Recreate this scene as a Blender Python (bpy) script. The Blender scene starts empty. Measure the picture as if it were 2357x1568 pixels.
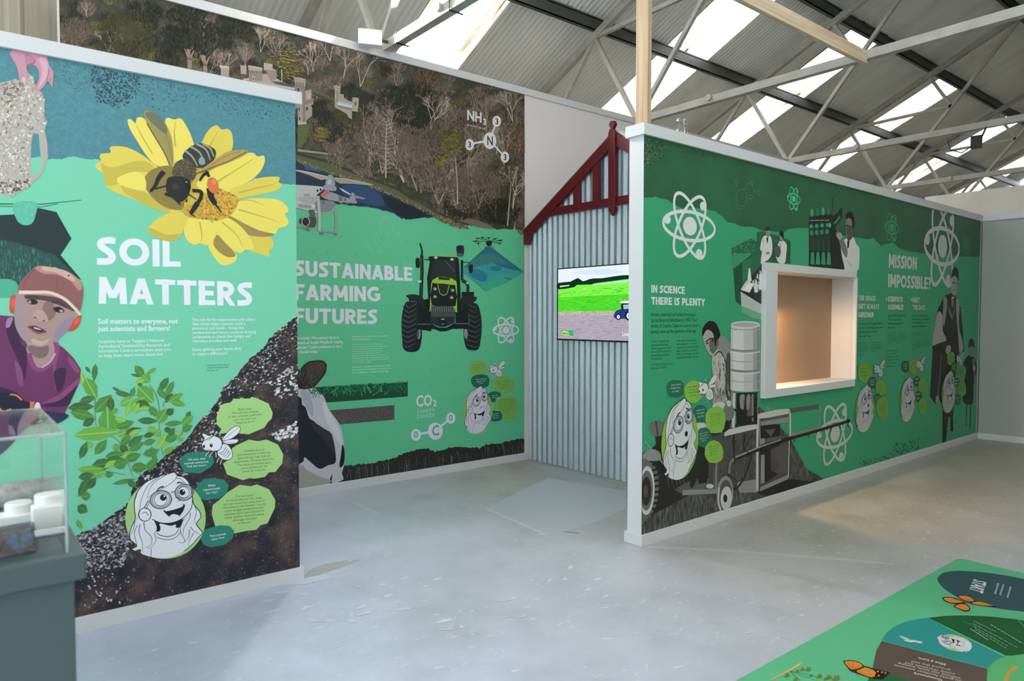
import bpy, bmesh, math, random
from mathutils import Vector, Matrix
from mathutils.geometry import tessellate_polygon
random.seed(7)
S = bpy.context.scene
COL = S.collection
# ------------------------------------------------------------------ camera
FPX, YAW, PITCH, CAMH = 1598.3, math.radians(50.93), math.radians(1.916), 1.5
IW, IH = 2357.0, 1568.0
CAMP = Vector((0, 0, CAMH))
FWD = Vector((math.cos(YAW)*math.cos(PITCH), math.sin(YAW)*math.cos(PITCH), -math.sin(PITCH)))
RGT = Vector((math.sin(YAW), -math.cos(YAW), 0))
UPV = RGT.cross(FWD)
cam = bpy.data.cameras.new('camera'); camo = bpy.data.objects.new('camera', cam); COL.objects.link(camo)
cam.sensor_width = 36.0; cam.lens = 36.0*FPX/IW; cam.clip_start = .05; cam.clip_end = 300
camo.matrix_world = Matrix((( RGT.x, UPV.x, -FWD.x, 0), (RGT.y, UPV.y, -FWD.y, 0), (RGT.z, UPV.z, -FWD.z, CAMH), (0, 0, 0, 1)))
cam.dof.use_dof = True; cam.dof.focus_distance = 5.6; cam.dof.aperture_fstop = 3.2
S.camera = camo
S.view_settings.view_transform = 'Standard'; S.view_settings.look = 'None'
S.view_settings.gamma = 1; S.view_settings.use_curve_mapping = False
S.view_settings.exposure = 1.08
S.cycles.max_bounces = 6; S.cycles.diffuse_bounces = 4; S.cycles.glossy_bounces = 3; S.cycles.transparent_max_bounces = 8
S.cycles.use_adaptive_sampling = True; S.cycles.adaptive_threshold = .03
S.cycles.sample_clamp_indirect = 6.0; S.cycles.caustics_reflective = False; S.cycles.caustics_refractive = False
# ------------------------------------------------------------------ sky (bright overcast)
world = bpy.data.worlds.new('sky'); S.world = world; world.use_nodes = True
wb = world.node_tree.nodes['Background']; wb.inputs[0].default_value = (.80, .90, 1.0, 1); wb.inputs[1].default_value = 4.2
# ------------------------------------------------------------------ pixel -> place
def ray(x, y): return FWD + RGT*((x-IW/2)/FPX) - UPV*((y-IH/2)/FPX)
def onfloor(x, y, z=0.0):
    d = ray(x, y); return CAMP + d*((z-CAMH)/d.z)
class Frame:
    """a plane with u (along), v (up) and n (towards the viewer)"""
    def __init__(s, org, d, n=None, up=(0, 0, 1)):
        s.o = Vector(org); s.d = Vector(d).normalized(); s.v = Vector(up).normalized()
        s.n = s.d.cross(s.v) if n is None else Vector(n).normalized()
    def P(s, u, v, off=0.0): return s.o + s.d*u + s.v*v + s.n*off
    def uv(s, px, py, off=0.0):
        d = ray(px, py); t = ((s.o + s.n*off - CAMP).dot(s.n))/d.dot(s.n)
        q = CAMP + d*t - s.o
        return (q.dot(s.d), q.dot(s.v))
def wall_frame(a, b):
    A = onfloor(*a); B = onfloor(*b); return Frame(A, B-A)
F1 = wall_frame((185, 1459), (700, 1335.4))
F2 = wall_frame((687, 1147), (1215, 1058))
F3 = wall_frame((1477, 1260), (2250, 1010))
F4 = wall_frame((1215.6, 1057.7), (1443.8, 1111.4))
F5 = Frame(F3.P(6.367, 0), (.035, -1, 0))
# ------------------------------------------------------------------ colour and materials
def lin(c): return c/12.92 if c <= .04045 else ((c+.055)/1.055)**2.4
def hexc(h):
    h = h.lstrip('#'); return tuple(lin(int(h[i:i+2], 16)/255) for i in (0, 2, 4))
MATS = {}
def mat(name, col=(.8, .8, .8), rough=.5, metal=0.0, spec=.5, **kw):
    if name in MATS: return MATS[name]
    m = bpy.data.materials.new(name); m.use_nodes = True; b = m.node_tree.nodes['Principled BSDF']
    if isinstance(col, str): col = hexc(col)
    b.inputs['Base Color'].default_value = (*col, 1); b.inputs['Roughness'].default_value = rough
    b.inputs['Metallic'].default_value = metal; b.inputs['Specular IOR Level'].default_value = spec
    for k, v in kw.items(): b.inputs[k].default_value = v
    MATS[name] = m; return m
class NT:
    """small node helper"""
    def __init__(s, m): s.t = m.node_tree; s.b = s.t.nodes.get('Principled BSDF'); s.out = s.t.nodes.get('Material Output')
    def n(s, typ, props=None, **ins):
        k = s.t.nodes.new('ShaderNode'+typ)
        for a, v in (props or {}).items(): setattr(k, a, v)
        for a, v in ins.items():
            a = a.replace('_', ' ')
            i = k.inputs[int(a[1:])] if a[0] == 'i' and a[1:].isdigit() else k.inputs[a]
            if isinstance(v, bpy.types.NodeSocket): s.t.links.new(v, i)
            else: i.default_value = v
        return k
    def link(s, a, b): s.t.links.new(a, b)
    def co(s, kind='Object'): return s.n('TexCoord').outputs[kind]
    def mapping(s, vec, scale=(1, 1, 1)): return s.n('Mapping', Vector=vec, Scale=scale).outputs[0]
    def noise(s, vec, scale, detail=4, rough=.55): return s.n('TexNoise', Vector=vec, Scale=scale, Detail=detail, Roughness=rough).outputs['Fac']
    def ramp(s, fac, stops):
        k = s.n('ValToRGB', Fac=fac); r = k.color_ramp
        while len(r.elements) < len(stops): r.elements.new(.5)
        for e, (p, c) in zip(r.elements, stops):
            e.position = p; e.color = (*(hexc(c) if isinstance(c, str) else c), 1)
        return k.outputs[0]
    def mix(s, fac, a, b, mode='MIX'):
        k = s.n('MixRGB', {'blend_type': mode}, i0=fac)
        for i, v in ((1, a), (2, b)):
            if isinstance(v, bpy.types.NodeSocket): s.link(v, k.inputs[i])
            else: k.inputs[i].default_value = (*(hexc(v) if isinstance(v, str) else v), 1)
        return k.outputs[0]
    def math(s, op, a, b=0.0, c=0.0): return s.n('Math', {'operation': op}, i0=a, i1=b, i2=c).outputs[0]
    def bump(s, h, strength=.2, dist=.01):
        k = s.n('Bump', Height=h, Strength=strength, Distance=dist); s.link(k.outputs[0], s.b.inputs['Normal'])
    def base(s, c): s.link(c, s.b.inputs['Base Color'])
# ------------------------------------------------------------------ objects
def link(o, parent=None):
    COL.objects.link(o)
    if parent is not None: o.parent = parent
    return o
def tag(o, label=None, cat=None, group=None, kind=None):
    for k, v in (('label', label), ('category', cat), ('group', group), ('kind', kind)):
        if v: o[k] = v
    return o
def empty(name, loc=(0, 0, 0), **kw):
    o = bpy.data.objects.new(name, None); o.empty_display_size = .1; COL.objects.link(o); o.location = loc
    return tag(o, **kw)
def mesh_obj(name, verts, faces, m, parent=None, smooth=False, **kw):
    me = bpy.data.meshes.new(name); me.from_pydata([tuple(v) for v in verts], [], faces); me.update()
    bm = bmesh.new(); bm.from_mesh(me); bmesh.ops.recalc_face_normals(bm, faces=bm.faces); bm.to_mesh(me); bm.free()
    if m is not None: me.materials.append(m)
    if smooth:
        for p in me.polygons: p.use_smooth = True
    o = bpy.data.objects.new(name, me); link(o, parent); place(o, parent); return tag(o, **kw)
def place(o, parent):
    # meshes are written in world space: undo the parent's location so they stay where they were built
    if parent is not None:
        q = parent; L = Vector((0, 0, 0))
        while q is not None: L += q.location; q = q.parent
        for v in o.data.vertices: v.co -= L
BOXF = [(0, 1, 2, 3), (7, 6, 5, 4), (0, 4, 5, 1), (1, 5, 6, 2), (2, 6, 7, 3), (3, 7, 4, 0)]
class MB:
    def __init__(s): s.v = []; s.f = []
    def hexa(s, pts):
        b = len(s.v); s.v += [Vector(p) for p in pts]; s.f += [tuple(b+i for i in f) for f in BOXF]; return s
    def box(s, x0, x1, y0, y1, z0, z1):
        return s.hexa([(x0, y0, z0), (x1, y0, z0), (x1, y1, z0), (x0, y1, z0), (x0, y0, z1), (x1, y0, z1), (x1, y1, z1), (x0, y1, z1)])
    def fbox(s, F, u0, u1, v0, v1, a, b):
        return s.hexa([F.P(u0, v0, a), F.P(u1, v0, a), F.P(u1, v0, b), F.P(u0, v0, b), F.P(u0, v1, a), F.P(u1, v1, a), F.P(u1, v1, b), F.P(u0, v1, b)])
    def bar(s, a, b, w, h, up=(0, 0, 1)):
        a = Vector(a); b = Vector(b); d = (b-a).normalized(); r = d.cross(Vector(up)).normalized(); q = r.cross(d)
        o = [r*(-w/2)+q*(-h/2), r*(w/2)+q*(-h/2), r*(w/2)+q*(h/2), r*(-w/2)+q*(h/2)]
        return s.hexa([a+k for k in o]+[b+k for k in o])
    def prism(s, F, pts, a, b):
        """outline (u,v) extruded along n from a to b"""
        n = len(pts); k = len(s.v)
        s.v += [F.P(u, v, a) for u, v in pts]+[F.P(u, v, b) for u, v in pts]
        for t in tessellate_polygon([[Vector((u, v, 0)) for u, v in pts]]):
            s.f += [(k+t[0], k+t[1], k+t[2]), (k+n+t[2], k+n+t[1], k+n+t[0])]
        s.f += [(k+i, k+(i+1) % n, k+n+(i+1) % n, k+n+i) for i in range(n)]
        return s
    def lathe(s, c, prof, seg=24, axis=(0, 0, 1)):
        ax = Vector(axis).normalized(); e1 = ax.orthogonal().normalized(); e2 = ax.cross(e1); c = Vector(c); b = len(s.v)
        for r, h in prof:
            for i in range(seg):
                t = 2*math.pi*i/seg; s.v.append(c+ax*h+e1*(r*math.cos(t))+e2*(r*math.sin(t)))
        for j in range(len(prof)-1):
            for i in range(seg):
                s.f.append((b+j*seg+i, b+j*seg+(i+1) % seg, b+(j+1)*seg+(i+1) % seg, b+(j+1)*seg+i))
        s.f.append(tuple(b+i for i in range(seg))[::-1]); s.f.append(tuple(b+(len(prof)-1)*seg+i for i in range(seg)))
        return s
    def tube(s, pts, r, seg=8):
        pts = [Vector(p) for p in pts]; b = len(s.v)
        for i, p in enumerate(pts):
            d = (pts[min(i+1, len(pts)-1)]-pts[max(i-1, 0)]).normalized(); e1 = d.orthogonal().normalized(); e2 = d.cross(e1)
            for k in range(seg):
                t = 2*math.pi*k/seg; s.v.append(p+e1*(r*math.cos(t))+e2*(r*math.sin(t)))
        for i in range(len(pts)-1):
            for k in range(seg): s.f.append((b+i*seg+k, b+i*seg+(k+1) % seg, b+(i+1)*seg+(k+1) % seg, b+(i+1)*seg+k))
        return s
    def build(s, name, m, parent=None, bevel=0, smooth=False, **kw):
        o = mesh_obj(name, s.v, s.f, m, parent, smooth, **kw)
        if bevel:
            md = o.modifiers.new('bevel', 'BEVEL'); md.width = bevel; md.segments = 2; md.limit_method = 'ANGLE'
        return o
# ================================================================== materials of the setting
M_white = mat('white_paint', (.64, .65, .67), .55)
n = NT(M_white); n.bump(n.noise(n.co(), 260, 2), .05, .001)
M_plain = mat('off_white_board', (.80, .745, .73), .6)
M_grey = mat('grey_wall_paint', (.40, .42, .41), .6)
M_cream = mat('cream_render', (.80, .77, .70), .8); n = NT(M_cream); n.bump(n.noise(n.co(), 40, 5), .2, .004)
n.base(n.ramp(n.noise(n.co(), 3.0, 6), [(.3, '#cfc8b8'), (.55, '#e2dccf'), (.75, '#e9e4d8')]))
M_cream_lit = mat('sunlit_cream_wall', (.88, .85, .79), .8); n = NT(M_cream_lit); n.base(n.ramp(n.noise(n.co(), 2.2, 6), [(.3, '#e6dfd2'), (.55, '#f4efe5'), (.75, '#f8f4ec')]))  # paler cream than the other walls: sunlight on it put into the colour
M_clad = mat('beige_cladding', (.46, .43, .36), .5)
n = NT(M_clad); n.base(n.ramp(n.noise(n.mapping(n.co(), (14, 14, .2)), 1.0, 3), [(.3, '#8f8a7c'), (.55, '#a9a28f'), (.75, '#bdb396')]))
M_steel = mat('painted_steel', '#a7a49b', .5); M_purlin = mat('dark_galvanised_steel', '#4a4f4d', .5)
n = NT(M_steel); n.base(n.ramp(n.noise(n.co(), 5, 5), [(.3, '#9c9a92'), (.6, '#b0ada4'), (.8, '#b9b6ac')]))
M_roof = mat('roof_sheet_paint', '#d6d7d0', .5, 0)
n = NT(M_roof); n.base(n.ramp(n.noise(n.mapping(n.co(), (2.2, .35, .35)), 1.2, 5), [(.3, '#d8d9d0'), (.5, '#e6e6de'), (.75, '#eeede6')]))
# translucent skylight sheet: mostly lets the sky through, streaked with dirt
M_sky = bpy.data.materials.new('translucent_skylight'); M_sky.use_nodes = True
n = NT(M_sky); n.t.nodes.remove(n.b)
st = n.ramp(n.noise(n.mapping(n.co(), (9, .5, .5)), 1.0, 6, .65), [(.31, '#3a2818'), (.36, '#7d6142'), (.42, '#c9b396'), (.5, '#ece4d8'), (.6, '#ffffff')])
tb = n.n('BsdfTransparent', Color=n.mix(1.0, st, (.95, .95, .95), 'MULTIPLY')); tl = n.n('BsdfTranslucent', Color=st)
mx = n.n('MixShader', i0=.25); n.link(tb.outputs[0], mx.inputs[1]); n.link(tl.outputs[0], mx.inputs[2]); n.link(mx.outputs[0], n.out.inputs[0])
# floor: painted concrete, scuffed, with chips of white and bare patches
M_floor = mat('painted_concrete_floor', (.4, .42, .44), .42)
n = NT(M_floor); co = n.co()
big = n.noise(co, .55, 6, .6); mid = n.noise(co, 2.4, 7, .65); fine = n.noise(co, 30, 4)
c1 = n.ramp(n.math('ADD', n.math('MULTIPLY', big, .55), n.math('MULTIPLY', mid, .45)), [(.36, '#a8afc0'), (.47, '#b4bcd2'), (.56, '#bcc5df'), (.68, '#c3cce1')])
bare = n.ramp(n.math('ADD', n.math('MULTIPLY', mid, .7), n.math('MULTIPLY', fine, .3)), [(.35, '#99958c'), (.5, '#aaa69f'), (.65, '#b5b1a9')])
xyz = n.n('SeparateXYZ', Vector=co)
edge = n.math('ADD', n.math('SUBTRACT', xyz.outputs[1], n.math('MULTIPLY', n.math('SUBTRACT', xyz.outputs[0], 3.5), -.10)), n.math('MULTIPLY', n.math('SUBTRACT', mid, .5), .5))
m1 = n.math('MULTIPLY', n.ramp(edge, [(.0, (0, 0, 0)), (.01, (1, 1, 1))]), 1)
right = n.n('MapRange', i0=xyz.outputs[0], i1=3.2, i2=4.6, i3=0.0, i4=1.0).outputs[0]
low = n.n('MapRange', i0=edge, i1=2.50, i2=2.56, i3=0.0, i4=1.0).outputs[0]
alc = n.n('MapRange', i0=edge, i1=1.55, i2=2.3, i3=0.0, i4=1.0).outputs[0]
brmask = n.math('MULTIPLY', right, alc)
neut = n.ramp(mid, [(.35, '#a3a3a2'), (.5, '#b0b0b0'), (.65, '#b8b7b6')])
c1 = n.mix(n.math('MULTIPLY', n.n('MapRange', i0=xyz.outputs[0], i1=1.5, i2=3.6, i3=0.0, i4=1.0).outputs[0], .8), c1, neut)  # blue of the daylight put into the paint colour, fading to neutral rightwards
c2 = n.mix(brmask, c1, bare)
chipn = n.noise(n.mapping(co, (1.0, 1.6, 1.0)), 13.0, 4, .6); chipm = n.noise(co, 1.1, 2)
chip = n.math('MULTIPLY', n.math('GREATER_THAN', chipn, .63), n.math('GREATER_THAN', chipm, .47))
chip2 = n.math('GREATER_THAN', n.noise(co, 34, 1), .775)
c3 = n.mix(n.math('MULTIPLY', n.math('MAXIMUM', chip, n.math('MULTIPLY', chip2, .7)), .45), c2, '#d5d4d2')
dark = n.math('GREATER_THAN', n.noise(co, 30, 1), .84)
c3 = n.mix(n.math('MULTIPLY', dark, .35), c3, '#5c5d5a')
n.base(c3); n.bump(mid, .06, .01)
n.link(n.n('MapRange', i0=mid, i1=.3, i2=.7, i3=.34, i4=.52).outputs[0], n.b.inputs['Roughness'])
# timber
M_timber = mat('raw_pine', '#d2b48f', .6)
n = NT(M_timber); n.base(n.ramp(n.noise(n.mapping(n.co(), (40, 40, 1.2)), 1.0, 4), [(.3, '#a98a6a'), (.5, '#bca283'), (.7, '#c6b093')]))
M_timber2 = mat('raw_pine_long', '#cdb491', .6)
n = NT(M_timber2); n.base(n.ramp(n.noise(n.mapping(n.co(), (1.2, 40, 40)), 1.0, 4), [(.3, '#c7ad90'), (.5, '#dbc6aa'), (.7, '#e3d3bb')]))

def struct(o): o['kind'] = 'structure'; return o
# ================================================================== floor and outer building
XB0, XB1, YB0, YB1, RIDGE_Y = -6.0, 24.0, -2.05, 9.25, 3.6
RS = .46
def roof_z(y): return 5.45+RS*(6.3-y) if y >= RIDGE_Y else 5.45+RS*(6.3-RIDGE_Y)-RS*(RIDGE_Y-y)
floor_o = struct(MB().box(XB0, XB1, YB0, YB1, -.1, 0).build('floor', M_floor))
struct(MB().box(XB0, XB1, YB1, YB1+.15, 0, roof_z(YB1)-.1).build('wall_rear', M_clad))
# side wall behind the viewpoint with one wide window opening
wb_ = MB(); ws = [(-4.6, -2.0)]; xs = [XB0]+[v for w in ws for v in w]+[XB1]
for i in range(0, len(xs), 2): wb_.box(xs[i], xs[i+1], YB0-.15, YB0, 0, 3.95)
for a, b in ws: wb_.box(a, b, YB0-.15, YB0, 0, .7).box(a, b, YB0-.15, YB0, 3.3, 3.95)
struct(wb_.build('wall_side', M_cream))
# gable wall with a wide open doorway
gz = roof_z(RIDGE_Y)-.1
struct(MB().box(XB0-.15, XB0, YB0, 1.5, 0, 3.9).box(XB0-.15, XB0, 3.6, 3.95, 0, 3.9).box(XB0-.15, XB0, 5.6, YB1, 0, 3.9).box(XB0-.15, XB0, 3.95, 5.6, 3.5, 3.9).box(XB0-.15, XB0, 1.5, 3.6, 3.4, 3.9).build('wall_door_end', M_cream))
FG = Frame((XB0, 0, 0), (0, 1, 0)); FGe = Frame((XB1, 0, 0), (0, 1, 0))
tri = [(YB0, 3.9), (YB1, 3.9), (RIDGE_Y, gz)]
struct(MB().prism(FG, tri, -.0, -.15).build('wall_door_gable', M_cream))
struct(MB().prism(FGe, [(YB0, 0), (YB1, 0), (YB1, 3.9), (RIDGE_Y, gz), (YB0, 3.9)], 0, .15).build('wall_far_end', M_cream))
# cream inner wall seen over the end partition, running across the hall
xq = 12.4; FQ = Frame((xq, 0, 0), (0, -1, 0))
zq = FQ.uv(2250, 439)[1]
struct(MB().box(xq, xq+.2, YB0, 4.6, 0, zq).build('wall_inner', M_cream_lit))
# ================================================================== partitions
def cap(F, u0, u1, z0, z1, t, name, over=.02, e0=0, e1=0):
    return struct(MB().fbox(F, u0-e0, u1+e1, z0, z1, over-.015, -t-over).build(name, M_white, bevel=.002))
PO = -.015                                   # printed boards sit behind the skirting face
struct(MB().fbox(F1, -4.2, 1.073, 0, 2.688, PO, PO-.12).build('wall_left', M_white))
cap(F1, -4.2, 1.085, 2.688, 2.757, .135, 'trim_1', e1=.022)
struct(MB().fbox(F1, -4.2, 1.092, 0, .077, 0, -.15).build('baseboard_left', M_white, bevel=.002))
u2l = F2.uv(136.5, 40, PO)[0]
struct(MB().fbox(F2, u2l, 7.6, 0, 3.80, PO, PO-.12).build('wall_back', M_plain))
cap(F2, u2l, 7.6, 3.80, 3.868, .135, 'trim_2')
struct(MB().fbox(F2, u2l, 7.6, 0, .075, 0, -.15).build('baseboard_back', M_white, bevel=.002))
# right partition with the opening of the display niche
nu0, nv0 = F3.uv(1776.5, 885, PO); nu1 = F3.uv(1963, 750, PO)[0]; nv1 = F3.uv(1779, 624, .02)[1]; nv0 = F3.uv(1774, 897, .02)[1]
UE = 6.367
w3 = MB(); t0, t1 = PO, PO-.12
g_ = .0145; w3.fbox(F3, .014, nu0-g_, 0, 2.672, t0, t1).fbox(F3, nu1+g_, UE+.1, 0, 2.672, t0, t1).fbox(F3, nu0-g_, nu1+g_, 0, nv0-g_, t0, t1).fbox(F3, nu0-g_, nu1+g_, nv1+g_, 2.672, t0, t1)
struct(w3.build('wall_right', M_white))
cap(F3, 0, UE, 2.672, 2.747, .135, 'trim_3', e0=.006)
struct(MB().fbox(F3, 0, UE, 0, .075, 0, -.153).build('baseboard_right', M_white, bevel=.002))
struct(MB().fbox(F5, 0, 5.0, 0, 2.672, -.015, -.135).build('wall_end', M_grey))
struct(MB().fbox(F5, 0, 5.0, 2.672, 2.747, .005, -.155).build('trim_4', M_white, bevel=.002))
struct(MB().fbox(F5, 0, 5.0, 0, .077, 0, -.15).build('baseboard_end', M_white, bevel=.002))
# ribbed cladding seen past the left end of the printed wall
FC = Frame((F2.P(0, 0).x-6, 6.05, 0), (1, 0, 0)); pr = []
uu = 0.0; k = 0
while uu < 5.2:
    pr += [(uu, 0), (uu+.16, 0), (uu+.19, .035), (uu+.25, .035), (uu+.28, 0)] if True else []; uu += .36
cv = []; cf = []
for i, (a, b) in enumerate(pr):
    cv += [FC.P(a, 0, b), FC.P(a, 4.9, b)]
    if i: cf.append((2*i-2, 2*i, 2*i+1, 2*i-1))
struct(mesh_obj('wall_cladding', cv, cf, M_clad))
# ================================================================== roof: single sheets, skylight sheets, purlins, trusses
roof = empty('roof', (0, 0, 0)); roof['kind'] = 'structure'
SKY = [(-2.9, -1.95), (.75, 1.70), (4.40, 5.35), (8.08, 9.03), (10.98, 11.9), (14.53, 15.46), (18.35, 19.2), (21.9, 22.8)]
def corr(x0, x1, ya, yb, pitch=.076, amp=.009, lift=0.0):
    """corrugated strip between ya and yb along the slope"""
    nx = max(4, int(round((x1-x0)/pitch*4))); v = []; f = []
    for i in range(nx+1):
        x = x0+(x1-x0)*i/nx; h = amp*math.sin(2*math.pi*x/pitch)+lift
        v += [(x, ya, roof_z(ya)+h), (x, yb, roof_z(yb)+h)]
        if i: f.append((2*i-2, 2*i, 2*i+1, 2*i-1))
    return v, f
PUR = [9.1, 7.8, 6.42, 5.02, 3.75]
edges = [XB0-.2]
for a, b in SKY: edges += [a, b]
edges.append(XB1+.2)
spans = []
for i in range(len(edges)-1):
    a, b = edges[i], edges[i+1]
    if (a, b) in SKY: spans.append((a, b, True))
    else:
        k = max(1, round((b-a)/1.0))
        for j in range(k): spans.append((a+(b-a)*j/k, a+(b-a)*(j+1)/k, False))
for a, b, sky in spans:
    for side in (0, 1):
        mir = (lambda y: y) if side == 0 else (lambda y: 2*RIDGE_Y-y)
        for yl, yh, zone in ((9.4, 6.36, 1), (6.44, 5.0, 1), (5.06, RIDGE_Y, 0)):
            tr = sky and zone and (side == 0 or a < 5)  # near-slope skylights are unseen, added only at this end to light the boards
            ya, yb = mir(yl), mir(yh)
            v, f = corr(a-.012, b+.012, ya, yb, lift=.004*(zone == 0)+(.006 if yl < 9 else 0))
            mesh_obj('skylight_sheet' if tr else 'roof_sheet', v, f, M_sky if tr else M_roof, roof, smooth=True)
# dark purlins of channel section
for y in PUR+[2*RIDGE_Y-q for q in PUR]:
    z = roof_z(y)-.012; s = -1 if y > RIDGE_Y else 1
    mb = MB()
    mb.hexa([(XB0, y-.03, z-.17), (XB1, y-.03, z-.17), (XB1, y-.018, z-.17), (XB0, y-.018, z-.17), (XB0, y-.03, z), (XB1, y-.03, z), (XB1, y-.018, z), (XB0, y-.018, z)])
    mb.box(XB0, XB1, y-.03, y+.035, z-.17, z-.158).box(XB0, XB1, y-.03, y+.035, z-.03, z-.018)
    struct(mb.build('purlin', M_purlin, roof))
TZ = 3.90
def truss(x, label):
    t = empty('roof_truss', (x, RIDGE_Y, TZ-.04), label=label, cat='roof truss', group='steel roof trusses across the hall')
    def zt(y): return roof_z(y)-.26
    def mem(name, a, b, w=.05, h=.05):
        MB().bar((x, a[0], a[1]), (x, b[0], b[1]), w, h, up=(1, 0, 0)).build(name, M_steel, t)
    m_ = lambda p: (2*RIDGE_Y-p[0], p[1])
    top = (RIDGE_Y, zt(RIDGE_Y)); ev = (9.2, zt(9.2)); A = (6.42, zt(6.42)); B = (5.02, zt(5.02)); D = (7.8, zt(7.8))
    n1 = (5.70, TZ); mid = ((n1[0]+top[0])/2, (n1[1]+top[1])/2); n0 = (7.45, TZ); q = ((n1[0]+D[0])/2, (n1[1]+D[1])/2)
    mem('bottom_chord', (9.2, TZ), m_((9.2, TZ)), .08, .08)
    for g in (lambda p: p, m_):
        mem('top_chord', g(ev), g(top), .09, .08)
        mem('main_strut', g(A), g(n1)); mem('long_tie', g(n1), g(top)); mem('short_strut', g(A), g(mid)); mem('short_strut', g(B), g(mid))
        mem('web', g(A), g(n0)); mem('web', g(D), g(n0))
    MB().lathe((x-.045, 4.63, TZ+.015), [(.037, 0), (.037, .03)], 8, (-1, 0, 0)).build('pipe_end_plate', M_steel, t)
    return t
TX = [-.4, 3.08, 6.6, 10.1, 13.6, 17.1, 20.6]
TL = ['pale steel roof truss above the left green mural', 'pale steel roof truss carrying the lit floodlight',
      'pale steel roof truss with the pine beam fixed to its lower chord', 'pale steel roof truss carrying the small black floodlight',
      'pale steel roof truss first beyond the top of the cream inner wall', 'pale steel roof truss second beyond the top of the cream inner wall', 'furthest pale steel roof truss at the far end of the hall']
trs = [truss(x, l) for x, l in zip(TX, TL)]
# ================================================================== corrugated gable with dark red bargeboards
M_galv = mat('galvanised_sheet', (.45, .47, .48), .42, .55)
n = NT(M_galv); co = n.co()
vor = n.n('TexVoronoi', Vector=co, Scale=130.0).outputs['Color']
n.base(n.mix(.5, n.ramp(n.noise(co, 170, 3), [(.3, '#75828a'), (.5, '#a3afb5'), (.7, '#cfd8dc')]), n.ramp(n.noise(n.mapping(co, (3, 3, .5)), 1.2, 5), [(.3, '#8d999e'), (.6, '#adb8bd'), (.8, '#c2cccf')])))
M_red = mat('dark_red_gloss_paint', '#5c1018', .38)
M_flash = mat('flashing', (.5, .52, .52), .4, .6)
def g4(zx, zy, off=.05): return F4.uv(1150+zx/3.734, 180+zy/3.734, off)
sA = g4(977, 700)[0]
gz0 = g4(205, 1310); gz1 = g4(948, 490)
gsl = (gz1[1]-gz0[1])/(gz1[0]-gz0[0])
def gtop(s): s = min(s, 2*sA-s); return gz0[1]+gsl*(s-gz0[0])
gable = empty('corrugated_gable', F4.P(sA, 0), label='corrugated galvanised gable front with dark red bargeboards behind the television', cat='gable')
def gsheet(s0, s1, lift):
    nn = int((s1-s0)/.076*8); v = []; f = []
    for i in range(nn+1):
        s = s0+(s1-s0)*i/nn; h = .009*math.cos(2*math.pi*s/.076)-.008+lift
        v += [F4.P(s, .004, h), F4.P(s, gtop(s)-.03, h)]
        if i: f.append((2*i-2, 2*i, 2*i+1, 2*i-1))
    mesh_obj('corrugated_sheet', v, f, M_galv, gable, smooth=True)
for s0, s1, lf in ((.012, .70, 0), (.665, 1.29, .004), (1.255, 1.88, .008), (1.84, 2.40, .004)): gsheet(s0, s1, lf)
BO, BT = .025, .055
def gpart(name, zpts, a=BO, b=BT, mirror=True, bev=.003):
    P = [g4(*p) for p in zpts]
    MB().prism(F4, P, a, b).build(name, M_red, gable, bevel=bev)
    if mirror: MB().prism(F4, [(2*sA-u, v) for u, v in P][::-1], a, b).build(name, M_red, gable, bevel=bev)
gpart('bargeboard', [(205, 1310), (960, 477), (960, 590), (268, 1342), (246, 1432), (207, 1432)])
uL = g4(412, 1172)[0]; zT = g4(700, 1071)[1]; zB = g4(700, 1140)[1]; uT = g4(482, 1103)[0]
MB().prism(F4, [(uL, zB), (2*sA-uL, zB), (2*sA-uT, zT), (uT, zT)], BO-.004, BT-.006).build('tie_rail', M_red, gable, bevel=.003)
gpart('strut', [(630, 925), (684, 868), (684, 1085), (630, 1090)], BO-.004, BT-.008)
gpart('strut', [(795, 745), (852, 690), (852, 1060), (795, 1068)], BO-.004, BT-.008)
gpart('king_post', [(950, 480), (962, 440), (990, 440), (1005, 470), (1005, 1095), (950, 1100)], BO+.004, BT+.022, False)
fu, fv = g4(977, 405); d_ = .034
MB().prism(F4, [(fu-d_*.3, fv-d_*1.4), (fu+d_*.3, fv-d_*1.4), (fu+d_*.35, fv-d_*.8), (fu+d_, fv+.002), (fu+d_*.6, fv+d_*1.05), (fu-d_*.6, fv+d_*1.05), (fu-d_, fv+.002), (fu-d_*.35, fv-d_*.8)], BO+.006, BT+.018).build('finial', M_red, gable, bevel=.004)
pu, pv = g4(975, 1105)
MB().prism(F4, [(pu-.028, pv), (pu+.028, pv), (pu+.036, pv-.03), (pu, pv-.085), (pu-.036, pv-.03)], BO+.006, BT+.018).build('pendant', M_red, gable, bevel=.004)
for sg in (0, 1):
    q = [(gz0[0], gz0[1]+.006), (sA, gtop(sA)+.01), (sA, gtop(sA)+.026), (gz0[0], gz0[1]+.022)]
    if sg: q = [(2*sA-u, v) for u, v in q][::-1]
    MB().prism(F4, q, -.12, BO+.012).build('roof_edge', M_flash, gable)
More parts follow.
